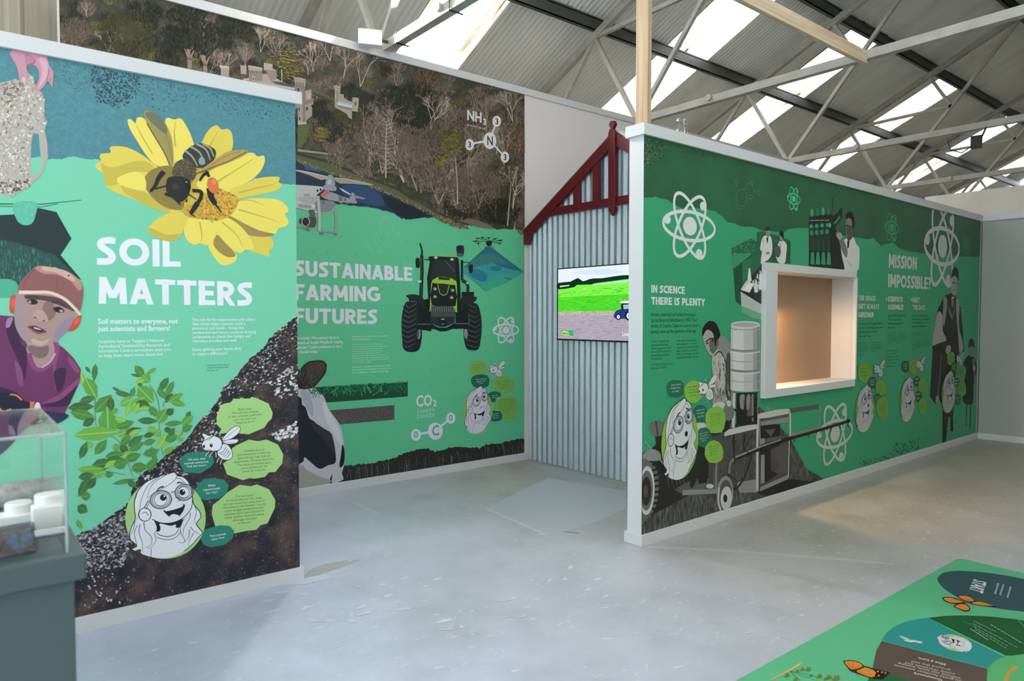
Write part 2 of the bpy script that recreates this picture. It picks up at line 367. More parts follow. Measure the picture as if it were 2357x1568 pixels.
# ================================================================== television on the gable
TVO = .085
M_black = mat('black_plastic', '#0b0c0e', .35)
t0 = F4.uv(1280.5, 617, TVO); t1 = F4.uv(1284.5, 783, TVO); tu0 = (t0[0]+t1[0])/2; tv1 = F4.uv(1364, 612, TVO)[1]; tv0 = F4.uv(1364, 786, TVO)[1]
tu1 = tu0+(tv1-tv0)*16/9
tv = empty('television', F4.P((tu0+tu1)/2, tv0, .06), label='black flat television showing a green field and tractor, hung on corrugated metal', cat='television')
MB().fbox(F4, tu0, tu1, tv0, tv1, TVO-.035, TVO-.004).build('housing', M_black, tv, bevel=.004)
bz = .010; fr = MB()
for a, b, c, d in ((tu0, tu1, tv0, tv0+bz*1.5), (tu0, tu1, tv1-bz, tv1), (tu0, tu0+bz, tv0, tv1), (tu1-bz, tu1, tv0, tv1)): fr.fbox(F4, a, b, c, d, TVO-.006, TVO)
fr.build('bezel', M_black, tv)
MB().fbox(F4, (tu0+tu1)/2-.25, (tu0+tu1)/2+.25, tv0+.15, tv0+.5, .002, TVO-.034).build('wall_bracket', M_black, tv)
# ================================================================== display niche in the right partition
M_tan = mat('tan_backboard', '#a5876d', .7)
nd = .30
for k in range(40):                                                   # depth at which the rear right edge meets the photograph
    nd = .12+.01*k
    if F3.uv(1914, 750, PO-nd)[0] >= nu1: break
niche = empty('display_niche', F3.P((nu0+nu1)/2, nv0), label='white framed empty display niche with a tan back, lit warm from inside', cat='display niche')
o0 = F3.uv(1763.5, 604, .025); o1 = F3.uv(1970.5, 750, .025); o2 = F3.uv(1761, 918, .025)
fr = MB()
FO, FI = .025, PO+.001
ou0, ou1, ov1, ov0 = F3.uv(1762, 750, FO)[0], o1[0], o0[1], o2[1]
MB().fbox(F3, ou0, ou1, nv1, ov1, FI, FO).build('frame_rail', M_white, niche, bevel=.002)
MB().fbox(F3, ou0, ou1, ov0, nv0, FI, FO).build('frame_rail', M_white, niche, bevel=.002)
MB().fbox(F3, ou0, nu0, nv0, nv1, FI, FO).build('frame_stile', M_white, niche, bevel=.002)
MB().fbox(F3, nu1, ou1, nv0, nv1, FI, FO).build('frame_stile', M_white, niche, bevel=.002)
bk = PO-nd
MB().fbox(F3, nu0, nu1, nv0, nv1, bk, bk-.015).build('back_panel', M_tan, niche)
for nm, a in (('lining_floor', (nu0, nu1, nv0-.014, nv0)), ('lining_top', (nu0, nu1, nv1, nv1+.014)), ('lining_side', (nu0-.014, nu0, nv0-.014, nv1+.014)), ('lining_side', (nu1, nu1+.014, nv0-.014, nv1+.014))):
    MB().fbox(F3, *a, FI, bk).build(nm, M_white, niche)
# small puck lamp on the hidden left lining
lz = nv0+(nv1-nv0)*.70
M_lamp = mat('lamp_glow', (1, .8, .55), .5); bb = M_lamp.node_tree.nodes['Principled BSDF']; bb.inputs['Emission Color'].default_value = (1, .72, .42, 1); bb.inputs['Emission Strength'].default_value = 4
pk = empty('puck_lamp', F3.P(nu0+.004, lz, bk+.10), label='small warm spot lamp fixed inside the niche on its left lining', cat='lamp')
MB().lathe(F3.P(nu0, lz+.02, bk+.10), [(.030, 0), (.030, .018)], 20, F3.d).build('lamp_body', M_white, pk)
MB().lathe(F3.P(nu0+.006, lz+.012, bk+.10)+Vector((0, 0, -.024)), [(.02, 0), (.022, -.006)], 16).build('lamp_lens', M_lamp, pk)
sp = bpy.data.lights.new('puck_spot', 'SPOT'); sp.energy = 24; sp.color = (1, .62, .32); sp.spot_size = math.radians(125); sp.spot_blend = .45; sp.shadow_soft_size = .02
so = bpy.data.objects.new('puck_spot', sp); COL.objects.link(so); so.parent = pk; so.location = F3.d*.03+Vector((0, 0, -.03))
so.rotation_euler = (F3.d*.75+Vector((0, 0, -1))).to_track_quat('-Z', 'Y').to_euler()
# ================================================================== raw pine post and beam
p0 = F3.P(.02, 2.747, -.045)
MB().box(p0.x+.005, p0.x+.042, p0.y-.05, p0.y+.05, 2.747, TZ-.09).build('timber_post', M_timber, bevel=.002, label='upright raw pine post standing on the right partition end', cat='timber post')
by = p0.y-.03
MB().box(TX[1]+.06, TX[2]-.04, by-.022, by+.023, TZ-.085, TZ+.03).build('timber_beam', M_timber2, bevel=.002, label='raw pine beam running between two roof trusses', cat='timber beam')
# ================================================================== clear plastic cup upside down on the right partition
M_clear = bpy.data.materials.new('clear_plastic'); M_clear.use_nodes = True
n = NT(M_clear); n.t.nodes.remove(n.b)
gl = n.n('BsdfGlossy', Roughness=.06, Color=(1, 1, 1, 1)); tp = n.n('BsdfTransparent', Color=(.93, .95, .95, 1)); fz = n.n('LayerWeight', Blend=.35)
mx = n.n('MixShader', i0=n.math('MULTIPLY', fz.outputs['Facing'], .75)); n.link(tp.outputs[0], mx.inputs[1]); n.link(gl.outputs[0], mx.inputs[2]); n.link(mx.outputs[0], n.out.inputs[0])
cu = F3.uv(1571.5, 300, -.03)[0]; cp = F3.P(cu, 2.747, -.04)
prof = [(.042, 0), (.043, .004), (.041, .008), (.038, .045), (.0385, .05), (.0355, .09), (.036, .094), (.032, .105), (.029, .105), (.028, .098)]
MB().lathe(cp, prof, 28).build('plastic_cup', M_clear, smooth=True, label='clear plastic cup upside down on top of the right partition', cat='cup')
# ================================================================== floodlight on the roof truss above the printed back wall
M_led = mat('floodlight_glow', (1, 1, 1), .5); bb = M_led.node_tree.nodes['Principled BSDF']; bb.inputs['Emission Color'].default_value = (1, .97, .92, 1); bb.inputs['Emission Strength'].default_value = 30
def floodlight(fc, fd, label, energy, arm):
    fl = empty('floodlight', fc, label=label, cat='floodlight')
    fd = Vector(fd).normalized(); frt = fd.cross(Vector((0, 0, 1))).normalized(); fup = frt.cross(fd)
    def fbx(w, h, a, b): return [fc+frt*x+fup*y+fd*z for z in (a, b) for x, y in ((-w, -h), (w, -h), (w, h), (-w, h))]
    MB().hexa(fbx(.10, .075, -.05, 0)).build('lamp_housing', mat('lamp_white', (.7, .7, .7), .4), fl, bevel=.004)
    MB().hexa(fbx(.088, .064, 0, .003)).build('lamp_face', M_led, fl)
    MB().bar(fc-fd*.03, Vector(arm), .02, .02).build('mounting_arm', M_black, fl)
    al = bpy.data.lights.new('flood_beam', 'AREA'); al.shape = 'RECTANGLE'; al.size = .17; al.size_y = .12; al.energy = energy; al.color = (1, .93, .84)
    ao = bpy.data.objects.new('flood_beam', al); COL.objects.link(ao); ao.parent = fl; ao.location = fd*.012; ao.rotation_euler = fd.to_track_quat('-Z', 'Y').to_euler()
fc = F2.P(*F2.uv(852, 84, .10), .10)
floodlight(fc, (-.45, -1, .30), 'lit white floodlight fixed to the roof truss above the woodland mural', 70, (TX[1]-.05, fc.y, TZ))
# cable ties round the lit chord, and the small black light on the second truss beyond
for px, py in ((912, 68), (1035, 8)):
    FT = Frame((TX[1]-.042, 0, 0), (0, 1, 0)); u, v = FT.uv(px, py); q = .045
    ring = [(TX[1]-q, u, TZ-q), (TX[1]+q, u, TZ-q), (TX[1]+q, u, TZ+q), (TX[1]-q, u, TZ+q), (TX[1]-q, u, TZ-q), (TX[1]+q+.03, u-.01, TZ-q-.004)]
    MB().tube(ring, .006, 6).build('cable_tie', M_black, trs[1])
    for ob in (bpy.data.objects[-1],): pass
bx = Frame((TX[3]-.05, 0, 0), (0, -1, 0)); bu, bv = bx.uv(2249, 326)
bl = empty('small_floodlight', bx.P(bu, bv), label='small black floodlight with trailing cable on a far roof truss', cat='floodlight')
c = bx.P(bu, bv)
MB().box(c.x-.05, c.x, c.y-.06, c.y+.06, c.z-.09, c.z+.07).build('lamp_housing', M_black, bl, bevel=.006)
MB().bar(c+Vector((0, -.05, .05)), c+Vector((.03, -.1, .2)), .025, .02).build('bracket', M_black, bl)
MB().tube([c+Vector((-.03, .05, -.05)), c+Vector((-.05, .15, -.12)), c+Vector((-.05, .28, -.06)), c+Vector((-.03, .32, .06)), c+Vector((0, .2, .12))], .008, 6).build('cable', M_black, bl)
# ================================================================== display case in the left foreground
M_plinth = mat('grey_green_paint', '#465759', .5)
CZ = .955
cr = onfloor(199, 1273, CZ); cx1, cy0 = cr.x, cr.y
case = empty('display_case', (cx1-.45, cy0+.3, 0), label='grey green plinth with a clear acrylic cover at the left edge', cat='display case')
MB().box(cx1-.92, cx1-.022, cy0+.022, cy0+.60, 0, CZ-.06).build('plinth', M_plinth, case, bevel=.003)
MB().box(cx1-.945, cx1, cy0, cy0+.62, CZ-.06, CZ).build('top_tray', M_plinth, case, bevel=.004)
M_acr = bpy.data.materials.new('clear_acrylic'); M_acr.use_nodes = True
n = NT(M_acr); n.t.nodes.remove(n.b)
gl = n.n('BsdfGlossy', Roughness=.02, Color=(1, 1, 1, 1)); tp = n.n('BsdfTransparent', Color=(.985, .99, .99, 1)); fz = n.n('LayerWeight', Blend=.5)
mx = n.n('MixShader', i0=n.math('ADD', n.math('MULTIPLY', n.math('POWER', fz.outputs['Facing'], 4.0), .6), .03)); n.link(tp.outputs[0], mx.inputs[1]); n.link(gl.outputs[0], mx.inputs[2]); n.link(mx.outputs[0], n.out.inputs[0])
M_acre = mat('acrylic_edge', '#cfe0e0', .15); bb = M_acre.node_tree.nodes['Principled BSDF']; bb.inputs['Transmission Weight'].default_value = .5
ax1 = cx1-.032; ax0 = cx1-.91; ay0 = cy0+.03; ay1 = cy0+.585; az1 = 1.235; th = .006
cov = [('acrylic_pane', (ax0, ax1, ay0, ay0+th, CZ, az1-th)), ('acrylic_pane', (ax0, ax1, ay1-th, ay1, CZ, az1-th)), ('acrylic_pane', (ax1-th, ax1, ay0+th, ay1-th, CZ, az1-th)), ('acrylic_pane', (ax0, ax0+th, ay0+th, ay1-th, CZ, az1-th)), ('acrylic_top', (ax0, ax1, ay0, ay1, az1-th, az1))]
for nm, b in cov: MB().box(*b).build(nm, M_acr, case)
for a, b in (((ax1-.002, ay0+.002, CZ), (ax1-.002, ay0+.002, az1)), ((ax1-.002, ay1-.002, CZ), (ax1-.002, ay1-.002, az1)), ((ax0, ay0+.002, az1-.003), (ax1, ay0+.002, az1-.003)), ((ax1-.002, ay0, az1-.003), (ax1-.002, ay1, az1-.003)), ((ax0, ay1-.002, az1-.003), (ax1, ay1-.002, az1-.003))):
    MB().bar(a, b, .005, .005, up=(0.3, .5, .2)).build('polished_edge', M_acre, case)
# things inside the case
M_pot = mat('white_plastic', (.90, .90, .89), .4)
def oncase(px, py): return onfloor(px, py, CZ+.001)
q = oncase(107, 1230)
sj = empty('sample_jar', (q.x, q.y, CZ), label='tall square white sample jar with round cap in the display case', cat='jar')
MB().box(q.x-.03, q.x+.032, q.y-.02, q.y+.03, CZ+.001, CZ+.075).build('jar_body', M_pot, sj, bevel=.004)
MB().lathe((q.x+.006, q.y+.022, CZ+.075), [(.028, 0), (.029, .004), (.029, .020), (.026, .024)], 24).build('jar_cap', M_pot, sj, smooth=False)
q = oncase(34, 1216)
sj = empty('sample_jar', (q.x, q.y, CZ), label='low white sample jar with round cap behind the blue metal block', cat='jar')
MB().box(q.x-.035, q.x+.035, q.y-.03, q.y+.035, CZ+.001, CZ+.04).build('jar_body', M_pot, sj, bevel=.004)
MB().lathe((q.x+.01, q.y+.01, CZ+.04), [(.030, 0), (.031, .004), (.031, .022), (.028, .026)], 24).build('jar_cap', M_pot, sj)
M_blk = mat('worn_blue_steel', '#3f5f78', .4, .5)
n = NT(M_blk); n.base(n.ramp(n.noise(n.co(), 22, 5, .7), [(.34, '#2f2f33'), (.45, '#5c5350'), (.55, '#4f7391'), (.66, '#2f86c0')]))
q = oncase(44, 1281)
sb = empty('soil_probe', (q.x, q.y, CZ), label='worn blue steel block with a bright tube end in the display case', cat='tool')
a = [(q.x-.16, q.y, CZ+.001), (q.x+.035, q.y+.005, CZ+.001), (q.x+.045, q.y+.075, CZ+.001), (q.x-.16, q.y+.085, CZ+.001), (q.x-.16, q.y+.012, CZ+.05), (q.x+.028, q.y+.014, CZ+.062), (q.x+.035, q.y+.07, CZ+.062), (q.x-.16, q.y+.075, CZ+.056)]
MB().hexa(a).build('block', M_blk, sb, bevel=.006)
M_chr = mat('bright_tube', (.75, .76, .78), .18, 1.0)
tb_ = (q.x+.03, q.y+.03, CZ+.036)
MB().lathe(tb_, [(.010, 0), (.010, .062), (.008, .062), (.008, .02)], 20, (1, -.05, .0)).build('tube', M_chr, sb, smooth=False)
# pale curved tray standing behind, stained with earth
M_tray = mat('stained_pale_plastic', '#b9bdbd', .5)
n = NT(M_tray); n.base(n.ramp(n.noise(n.co(), 38, 6, .7), [(.30, '#5d5449'), (.40, '#a5a49f'), (.55, '#c3c8c9')]))
q = oncase(62, 1160); v = []; f = []; N = 12
for i in range(N+1):
    t = i/N; ang = -.35+1.25*t
    yy = q.y+.02-.05*math.cos(ang*1.3); zz = CZ+.002+.062*t; xr = q.x+.012+.05*math.sqrt(max(0, t))
    for dx in (0, 1):
        v.append((q.x-.30 if dx == 0 else xr, yy, zz+(.006*t if dx else 0)))
    if i: f.append((2*i-2, 2*i-1, 2*i+1, 2*i))
tr_ = mesh_obj('curved_tray', v, f, M_tray, smooth=True, label='pale earth stained curved tray at the back of the display case', cat='tray')
md = tr_.modifiers.new('thick', 'SOLIDIFY'); md.thickness = .003
# ================================================================== printing: flat inks on the boards
M_ink = bpy.data.materials.new('printed_vinyl'); M_ink.use_nodes = True
n = NT(M_ink); at_ = n.n('Attribute', {'attribute_name': 'ink'}); n.base(at_.outputs['Color'])
n.b.inputs['Roughness'].default_value = .45; n.b.inputs['Specular IOR Level'].default_value = .35
n.bump(n.noise(n.co(), 900, 1), .03, .0005)
def crom(pts, closed=True, k=6):
    N = len(pts); out = []
    rng = range(N) if closed else range(N-1)
    for i in rng:
        if closed: p0, p1, p2, p3 = pts[i-1], pts[i], pts[(i+1) % N], pts[(i+2) % N]
        else: p0, p1, p2, p3 = pts[max(i-1, 0)], pts[i], pts[i+1], pts[min(i+2, N-1)]
        for j in range(k):
            t = j/k; a = t*t; b = a*t
            out.append(tuple(.5*(2*p1[c]+(p2[c]-p0[c])*t+(2*p0[c]-5*p1[c]+4*p2[c]-p3[c])*a+(3*p1[c]-p0[c]-3*p2[c]+p3[c])*b) for c in (0, 1)))
    if not closed: out.append(tuple(pts[-1][:2]))
    return out
def inside(p, poly):
    x, y = p; r = False; j = len(poly)-1
    for i in range(len(poly)):
        xi, yi = poly[i]; xj, yj = poly[j]
        if (yi > y) != (yj > y) and x < (xj-xi)*(y-yi)/(yj-yi)+xi: r = not r
        j = i
    return r
_glyph = {}
def glyph_mesh(ch, bold):
    key = (ch, bold)
    if key not in _glyph:
        c = bpy.data.curves.new('g', 'FONT'); c.body = 'I'+ch+'I'; c.size = 1; c.offset = bold; c.resolution_u = 2; c.dimensions = '2D'
        c2 = bpy.data.curves.new('g', 'FONT'); c2.body = ch; c2.size = 1; c2.offset = bold; c2.resolution_u = 2; c2.dimensions = '2D'
        o = bpy.data.objects.new('g', c2); COL.objects.link(o)
        me = o.to_mesh(); v = [(p.co.x, p.co.y) for p in me.vertices]; f = [tuple(p.vertices) for p in me.polygons]; o.to_mesh_clear()
        o.data = c; me = o.to_mesh(); w = max([p.co.x for p in me.vertices]); o.to_mesh_clear()
        c.body = 'II'; me = o.to_mesh(); w2 = max([p.co.x for p in me.vertices]); o.to_mesh_clear()
        bpy.data.objects.remove(o); bpy.data.curves.remove(c); bpy.data.curves.remove(c2)
        _glyph[key] = (v, f, w-w2)
    return _glyph[key]
def text_mesh(s, bold=0.0, track=0.0):
    V = []; Fc = []; x = 0.0
    for ch in s:
        if ch == ' ': x += .26+track; continue
        v, f, adv = glyph_mesh(ch, bold); b = len(V)
        V += [(x+a, y) for a, y in v]; Fc += [tuple(b+i for i in q) for q in f]; x += adv+track
    return V, Fc, x
CAPH = None
# monoline display capitals: strokes on a unit cap height
def _arc(cx, cy, rx, ry, a0, a1, k=14): return [(cx+rx*math.cos(math.radians(a0+(a1-a0)*i/k)), cy+ry*math.sin(math.radians(a0+(a1-a0)*i/k))) for i in range(k+1)]
_h = .125
DISP = {
 'I': (.25, [[(_h, 0), (_h, 1)]]), 'L': (.62, [[(_h, 0), (_h, 1)], [(0, .11), (.62, .11)]]),
 'T': (.70, [[(0, .885), (.70, .885)], [(.35, 0), (.35, 1)]]), 'E': (.62, [[(_h, 0), (_h, 1)], [(0, .11), (.62, .11)], [(0, .5), (.56, .5)], [(0, .89), (.6, .89)]]),
 'F': (.58, [[(_h, 0), (_h, 1)], [(0, .47), (.52, .47)], [(0, .89), (.58, .89)]]),
 'H': (.72, [[(_h, 0), (_h, 1)], [(.595, 0), (.595, 1)], [(0, .48), (.7, .48)]]),
 'N': (.76, [[(_h, 0), (_h, 1)], [(.635, 0), (.635, 1)], [(.12, .96), (.64, .04)]]),
 'M': (.95, [[(.13, 0), (.17, 1)], [(.82, 0), (.78, 1)], [(.17, .95), (.475, .22)], [(.475, .22), (.78, .95)]]),
 'A': (.80, [[(.11, 0), (.40, 1)], [(.40, 1), (.69, 0)], [(.2, .3), (.6, .3)]]),
 'Y': (.72, [[(.1, 1), (.36, .45)], [(.62, 1), (.36, .45)], [(.36, 0), (.36, .5)]]),
 'V': (.72, [[(.1, 1), (.36, .06)], [(.62, 1), (.36, .06)]]),
 'W': (1.0, [[(.1, 1), (.3, .08)], [(.3, .08), (.5, .9)], [(.5, .9), (.7, .08)], [(.7, .08), (.9, 1)]]),
 'O': (.98, [_arc(.49, .5, .37, .38, 0, 360, 28)]), 'C': (.72, [_arc(.49, .5, .37, .38, 55, 305, 20)]),
 'D': (.8, [[(_h, 0), (_h, 1)], [(.1, .885)]+_arc(.3, .5, .38, .385, 90, -90)+[(.1, .115)]]),
 'G': (.88, [_arc(.49, .5, .37, .38, 50, 330, 22), [(.5, .45), (.86, .45)], [(.755, .14), (.755, .5)]]),
 'S': (.62, [crom([(.60, .875), (.36, .88), (.17, .80), (.16, .66), (.30, .54), (.44, .42), (.49, .28), (.42, .16), (.27, .12), (.02, .12)], False)]),
 'U': (.74, [[(_h, 1), (_h, .38)]+_arc(.37, .37, .245, .25, 180, 360)[1:]+[(.615, 1)]]),
 'R': (.70, [[(_h, 0), (_h, 1)], [(.1, .885)]+_arc(.34, .68, .21, .205, 90, -90)+[(.1, .475)], [(.30, .46), (.6, 0)]]),
 'P': (.64, [[(_h, 0), (_h, 1)], [(.1, .885)]+_arc(.32, .65, .21, .235, 90, -90)+[(.1, .415)]]),
 'B': (.66, [[(_h, 0), (_h, 1)], [(.1, .89)]+_arc(.30, .71, .19, .18, 90, -90)+[(.1, .53)], [(.1, .52)]+_arc(.33, .315, .21, .205, 90, -90)+[(.1, .11)]]),
 '!': (.28, [[(.14, .32), (.14, 1)], [(.14, 0), (.14, .2)]]), "'": (.2, [[(.1, .7), (.1, 1)]]),
 '?': (.55, [crom([(.03, .86), (.25, .89), (.41, .76), (.36, .6), (.26, .5), (.25, .32)], False), [(.25, 0), (.25, .2)]]),
}
class Fig:
    """one printed figure: flat inks stacked a hair apart on a board"""
    def __init__(s, name, F, base=.001, step=.00005, parent=None, board=None):
        s.name = name; s.F = F; s.off = (PO if board is None else board)+base; s.step = step; s.v = []; s.f = []; s.c = []; s.parent = parent
        s.x0 = s.y0 = 0.0; s.k = 1.0; s.mapf = None; s.clip = None
    def z(s, x0, y0, k): s.x0, s.y0, s.k = x0, y0, k; s.mapf = None; return s
    def U(s, p):
        if s.mapf: return s.mapf(p)
        return s.F.uv(s.x0+p[0]/s.k, s.y0+p[1]/s.k, s.off)
    def ppm(s, p):                                    # metres for one unit of the current drawing coordinates
        a = s.U(p); b = s.U((p[0], p[1]+1)); c = s.U((p[0]+1, p[1])); return (abs(b[1]-a[1]), abs(c[0]-a[0]))
    def raw(s, uv, faces, col):
        b = len(s.v); s.off += s.step; c = hexc(col) if isinstance(col, str) else col
        if s.clip: uv = [(min(max(u, s.clip[0]), s.clip[1]), min(max(v, s.clip[2]), s.clip[3])) for u, v in uv]
        s.v += [s.F.P(u, v, s.off) for u, v in uv]; s.f += [tuple(b+i for i in q) for q in faces]; s.c += [c]*len(faces); return s
    def poly(s, pts, col, sm=0):
        if sm: pts = crom(pts, True, sm if sm > 1 else 6)
        uv = [s.U(p) for p in pts]
        return s.raw(uv, tessellate_polygon([[Vector((a, b, 0)) for a, b in uv]]), col)
    def ell(s, cx, cy, rx, ry=None, col='#000000', rot=0, k=28):
        ry = rx if ry is None else ry; c, q = math.cos(rot), math.sin(rot)
        P = [(cx+rx*math.cos(t)*c-ry*math.sin(t)*q, cy+rx*math.cos(t)*q+ry*math.sin(t)*c) for t in (2*math.pi*i/k for i in range(k))]
        uv = [s.U(p) for p in P]; return s.raw(uv, [tuple(range(k))], col)
    def line(s, pts, w, col, w2=None, sm=0, closed=False, uvspace=False):
        """ribbon; w in drawing units (converted with the local scale)"""
        if sm: pts = crom(pts, closed, sm if sm > 1 else 6)
        if closed: pts = list(pts)+[pts[0]]
        if uvspace: uv = list(pts); sc = 1.0
        else: uv = [s.U(p) for p in pts]; sc = s.ppm(pts[len(pts)//2])[0]
        N = len(uv); w2 = w if w2 is None else w2; L = []; R = []
        for i in range(N):
            a = uv[max(i-1, 0)]; b = uv[min(i+1, N-1)]
            if closed and i in (0, N-1): a = uv[N-2]; b = uv[1]
            dx, dy = b[0]-a[0], b[1]-a[1]; l = math.hypot(dx, dy) or 1; nx, ny = -dy/l, dx/l; hw = (w+(w2-w)*i/max(N-1, 1))*sc/2
            L.append((uv[i][0]+nx*hw, uv[i][1]+ny*hw)); R.append((uv[i][0]-nx*hw, uv[i][1]-ny*hw))
        return s.raw(L+R, [(i, i+1, N+i+1, N+i) for i in range(N-1)], col)
    def ring(s, cx, cy, rx, ry, w, col, rot=0, a0=0, a1=360):
        c, q = math.cos(rot), math.sin(rot); k = 40
        P = [(cx+rx*math.cos(t)*c-ry*math.sin(t)*q, cy+rx*math.cos(t)*q+ry*math.sin(t)*c) for t in (math.radians(a0+(a1-a0)*i/k) for i in range(k+1))]
        return s.line(P[:-1] if a1-a0 == 360 else P, w, col, closed=(a1-a0 == 360))
    def leaf(s, x1, y1, x2, y2, w, col, rib=None):
        dx, dy = x2-x1, y2-y1; nx, ny = -dy, dx; l = math.hypot(dx, dy); nx /= l; ny /= l
        P = [(x1, y1), (x1+dx*.25+nx*w*.42, y1+dy*.25+ny*w*.42), (x1+dx*.55+nx*w*.5, y1+dy*.55+ny*w*.5), (x1+dx*.85+nx*w*.2, y1+dy*.85+ny*w*.2), (x2, y2), (x1+dx*.85-nx*w*.2, y1+dy*.85-ny*w*.2), (x1+dx*.55-nx*w*.5, y1+dy*.55-ny*w*.5), (x1+dx*.25-nx*w*.42, y1+dy*.25-ny*w*.42)]
        s.raw([s.U(p) for p in P], [tuple(range(8))], col)
        if rib: s.line([(x1, y1), (x2, y2)], w*.07, rib)
        return s
    def scatter(s, poly, num, w, h, cols, ang=(0, 6.28), seed=1, keep=None):
        """many small printed flecks inside an outline (drawing units), one layer"""
        R = random.Random(seed); xs = [p[0] for p in poly]; ys = [p[1] for p in poly]; s.off += s.step; done = 0; tries = 0
        cl = [hexc(c) for c in cols]
        while done < num and tries < num*30:
            tries += 1; p = (R.uniform(min(xs), max(xs)), R.uniform(min(ys), max(ys)))
            if not inside(p, poly) or (keep and R.random() > keep(p)): continue
            a = R.uniform(*ang); ww = R.uniform(.4, 1.3)*w/2; hh = R.uniform(.4, 1.3)*h/2; ca, sa = math.cos(a), math.sin(a); b = len(s.v)
            for q in ((-1, -.5), (.1, -1), (1, -.1), (.3, .9), (-.7, .6)):
                x = q[0]*ww; y = q[1]*hh; u, v = s.U((p[0]+x*ca-y*sa, p[1]+x*sa+y*ca))
                if s.clip: u = min(max(u, s.clip[0]), s.clip[1]); v = min(max(v, s.clip[2]), s.clip[3])
                s.v.append(s.F.P(u, v, s.off))
            s.f.append((b, b+1, b+2, b+3, b+4)); s.c.append(R.choice(cl)); done += 1; s.off += 2e-8
        return s
    def text(s, st, x0, yb, x1, h, col, bold=0.0, track=0.0, align='L', y1=None):
        """st from (x0, yb) to x1 with cap height h; y1 = baseline at the right end when it runs uphill"""
        global CAPH
        if CAPH is None: CAPH = max(y for _, y in glyph_mesh('H', 0)[0])
        V, Fc, W = text_mesh(st, bold, track)
        a = s.U((x0, yb)); b = s.U((x1, yb if y1 is None else y1)); t = s.U((x0, yb-h)); kx = (b[0]-a[0])/W; ky = (t[1]-a[1])/CAPH; sl = 0 if y1 is None else (b[1]-a[1])/W
        return s.raw([(a[0]+x*kx, a[1]+y*ky+sl*x) for x, y in V], Fc, col)
    def para(s, lines, x0, yt, x1, yb, col, bold=0.0, align='L', capr=.66, y1=None):
        """lines of copy; first baseline yt, last baseline yb, longest line from x0 to x1 (level on the board)"""
        global CAPH
        if CAPH is None: CAPH = max(y for _, y in glyph_mesh('H', 0)[0])
        M = [text_mesh(l, bold) for l in lines]; Wm = max(m[2] for m in M); n_ = len(lines)
        a = s.U((x0, yt)); b = s.U((x1, yt)); e = s.U((x0, yb)); kx = (b[0]-a[0])/Wm; dv = (e[1]-a[1])/max(n_-1, 1)
        if n_ == 1: dv = -abs(s.U((x0, yt+capr*10))[1]-a[1])/10*15
        ky = abs(dv)*capr/CAPH; sl = 0.0 if y1 is None else (s.U((x1, y1))[1]-a[1])/(b[0]-a[0])
        for i, (V, Fc, W) in enumerate(M):
            ox = a[0]+(0 if align == 'L' else (Wm-W)*kx/2)
            s.raw([(ox+x*kx, a[1]+dv*i+y*ky+sl*(ox-a[0]+x*kx)) for x, y in V], Fc, col); s.off -= s.step
        s.off += s.step; return s
    def greek(s, x0, yt, x1, yb, nl, col, hr=.42, seed=3, ragged=.25, align='L'):
        """copy too small to read in the photograph: rows of word-long bars"""
        R = random.Random(seed); a = s.U((x0, yt)); b = s.U((x1, yt)); e = s.U((x0, yb)); dv = (e[1]-a[1])/max(nl-1, 1); W = b[0]-a[0]; uv = []; fc = []
        for i in range(nl):
            end = W*(1-R.random()*ragged) if i < nl-1 else W*R.uniform(.35, .85); x = 0 if align == 'L' else (W-end)/2; stop = end+x
            hh = abs(dv)*hr; lw_ = hh*.62; v0 = a[1]+dv*i
            while x < stop-lw_:
                for q in range(R.randint(2, 8)):             # letter-sized ticks, a few of them tall
                    if x > stop-lw_: break
                    t = R.random(); top = hh*(1.45 if t > .82 else 1.0); bot = -hh*.4 if t < .08 else 0.0; k = len(uv); w_ = lw_*R.uniform(.55, .95)
                    if R.random() < .5: uv += [(a[0]+x, v0+bot), (a[0]+x+w_, v0+bot), (a[0]+x+w_, v0+hh*.34), (a[0]+x+w_*.4, v0+top)]
                    else: uv += [(a[0]+x, v0+hh*.3), (a[0]+x+w_*.5, v0+bot), (a[0]+x+w_, v0+hh*.6), (a[0]+x+w_*.3, v0+top)]
                    fc.append((k, k+1, k+2, k+3)); x += lw_*1.12
                x += lw_*.8
        return s.raw(uv, fc, col)
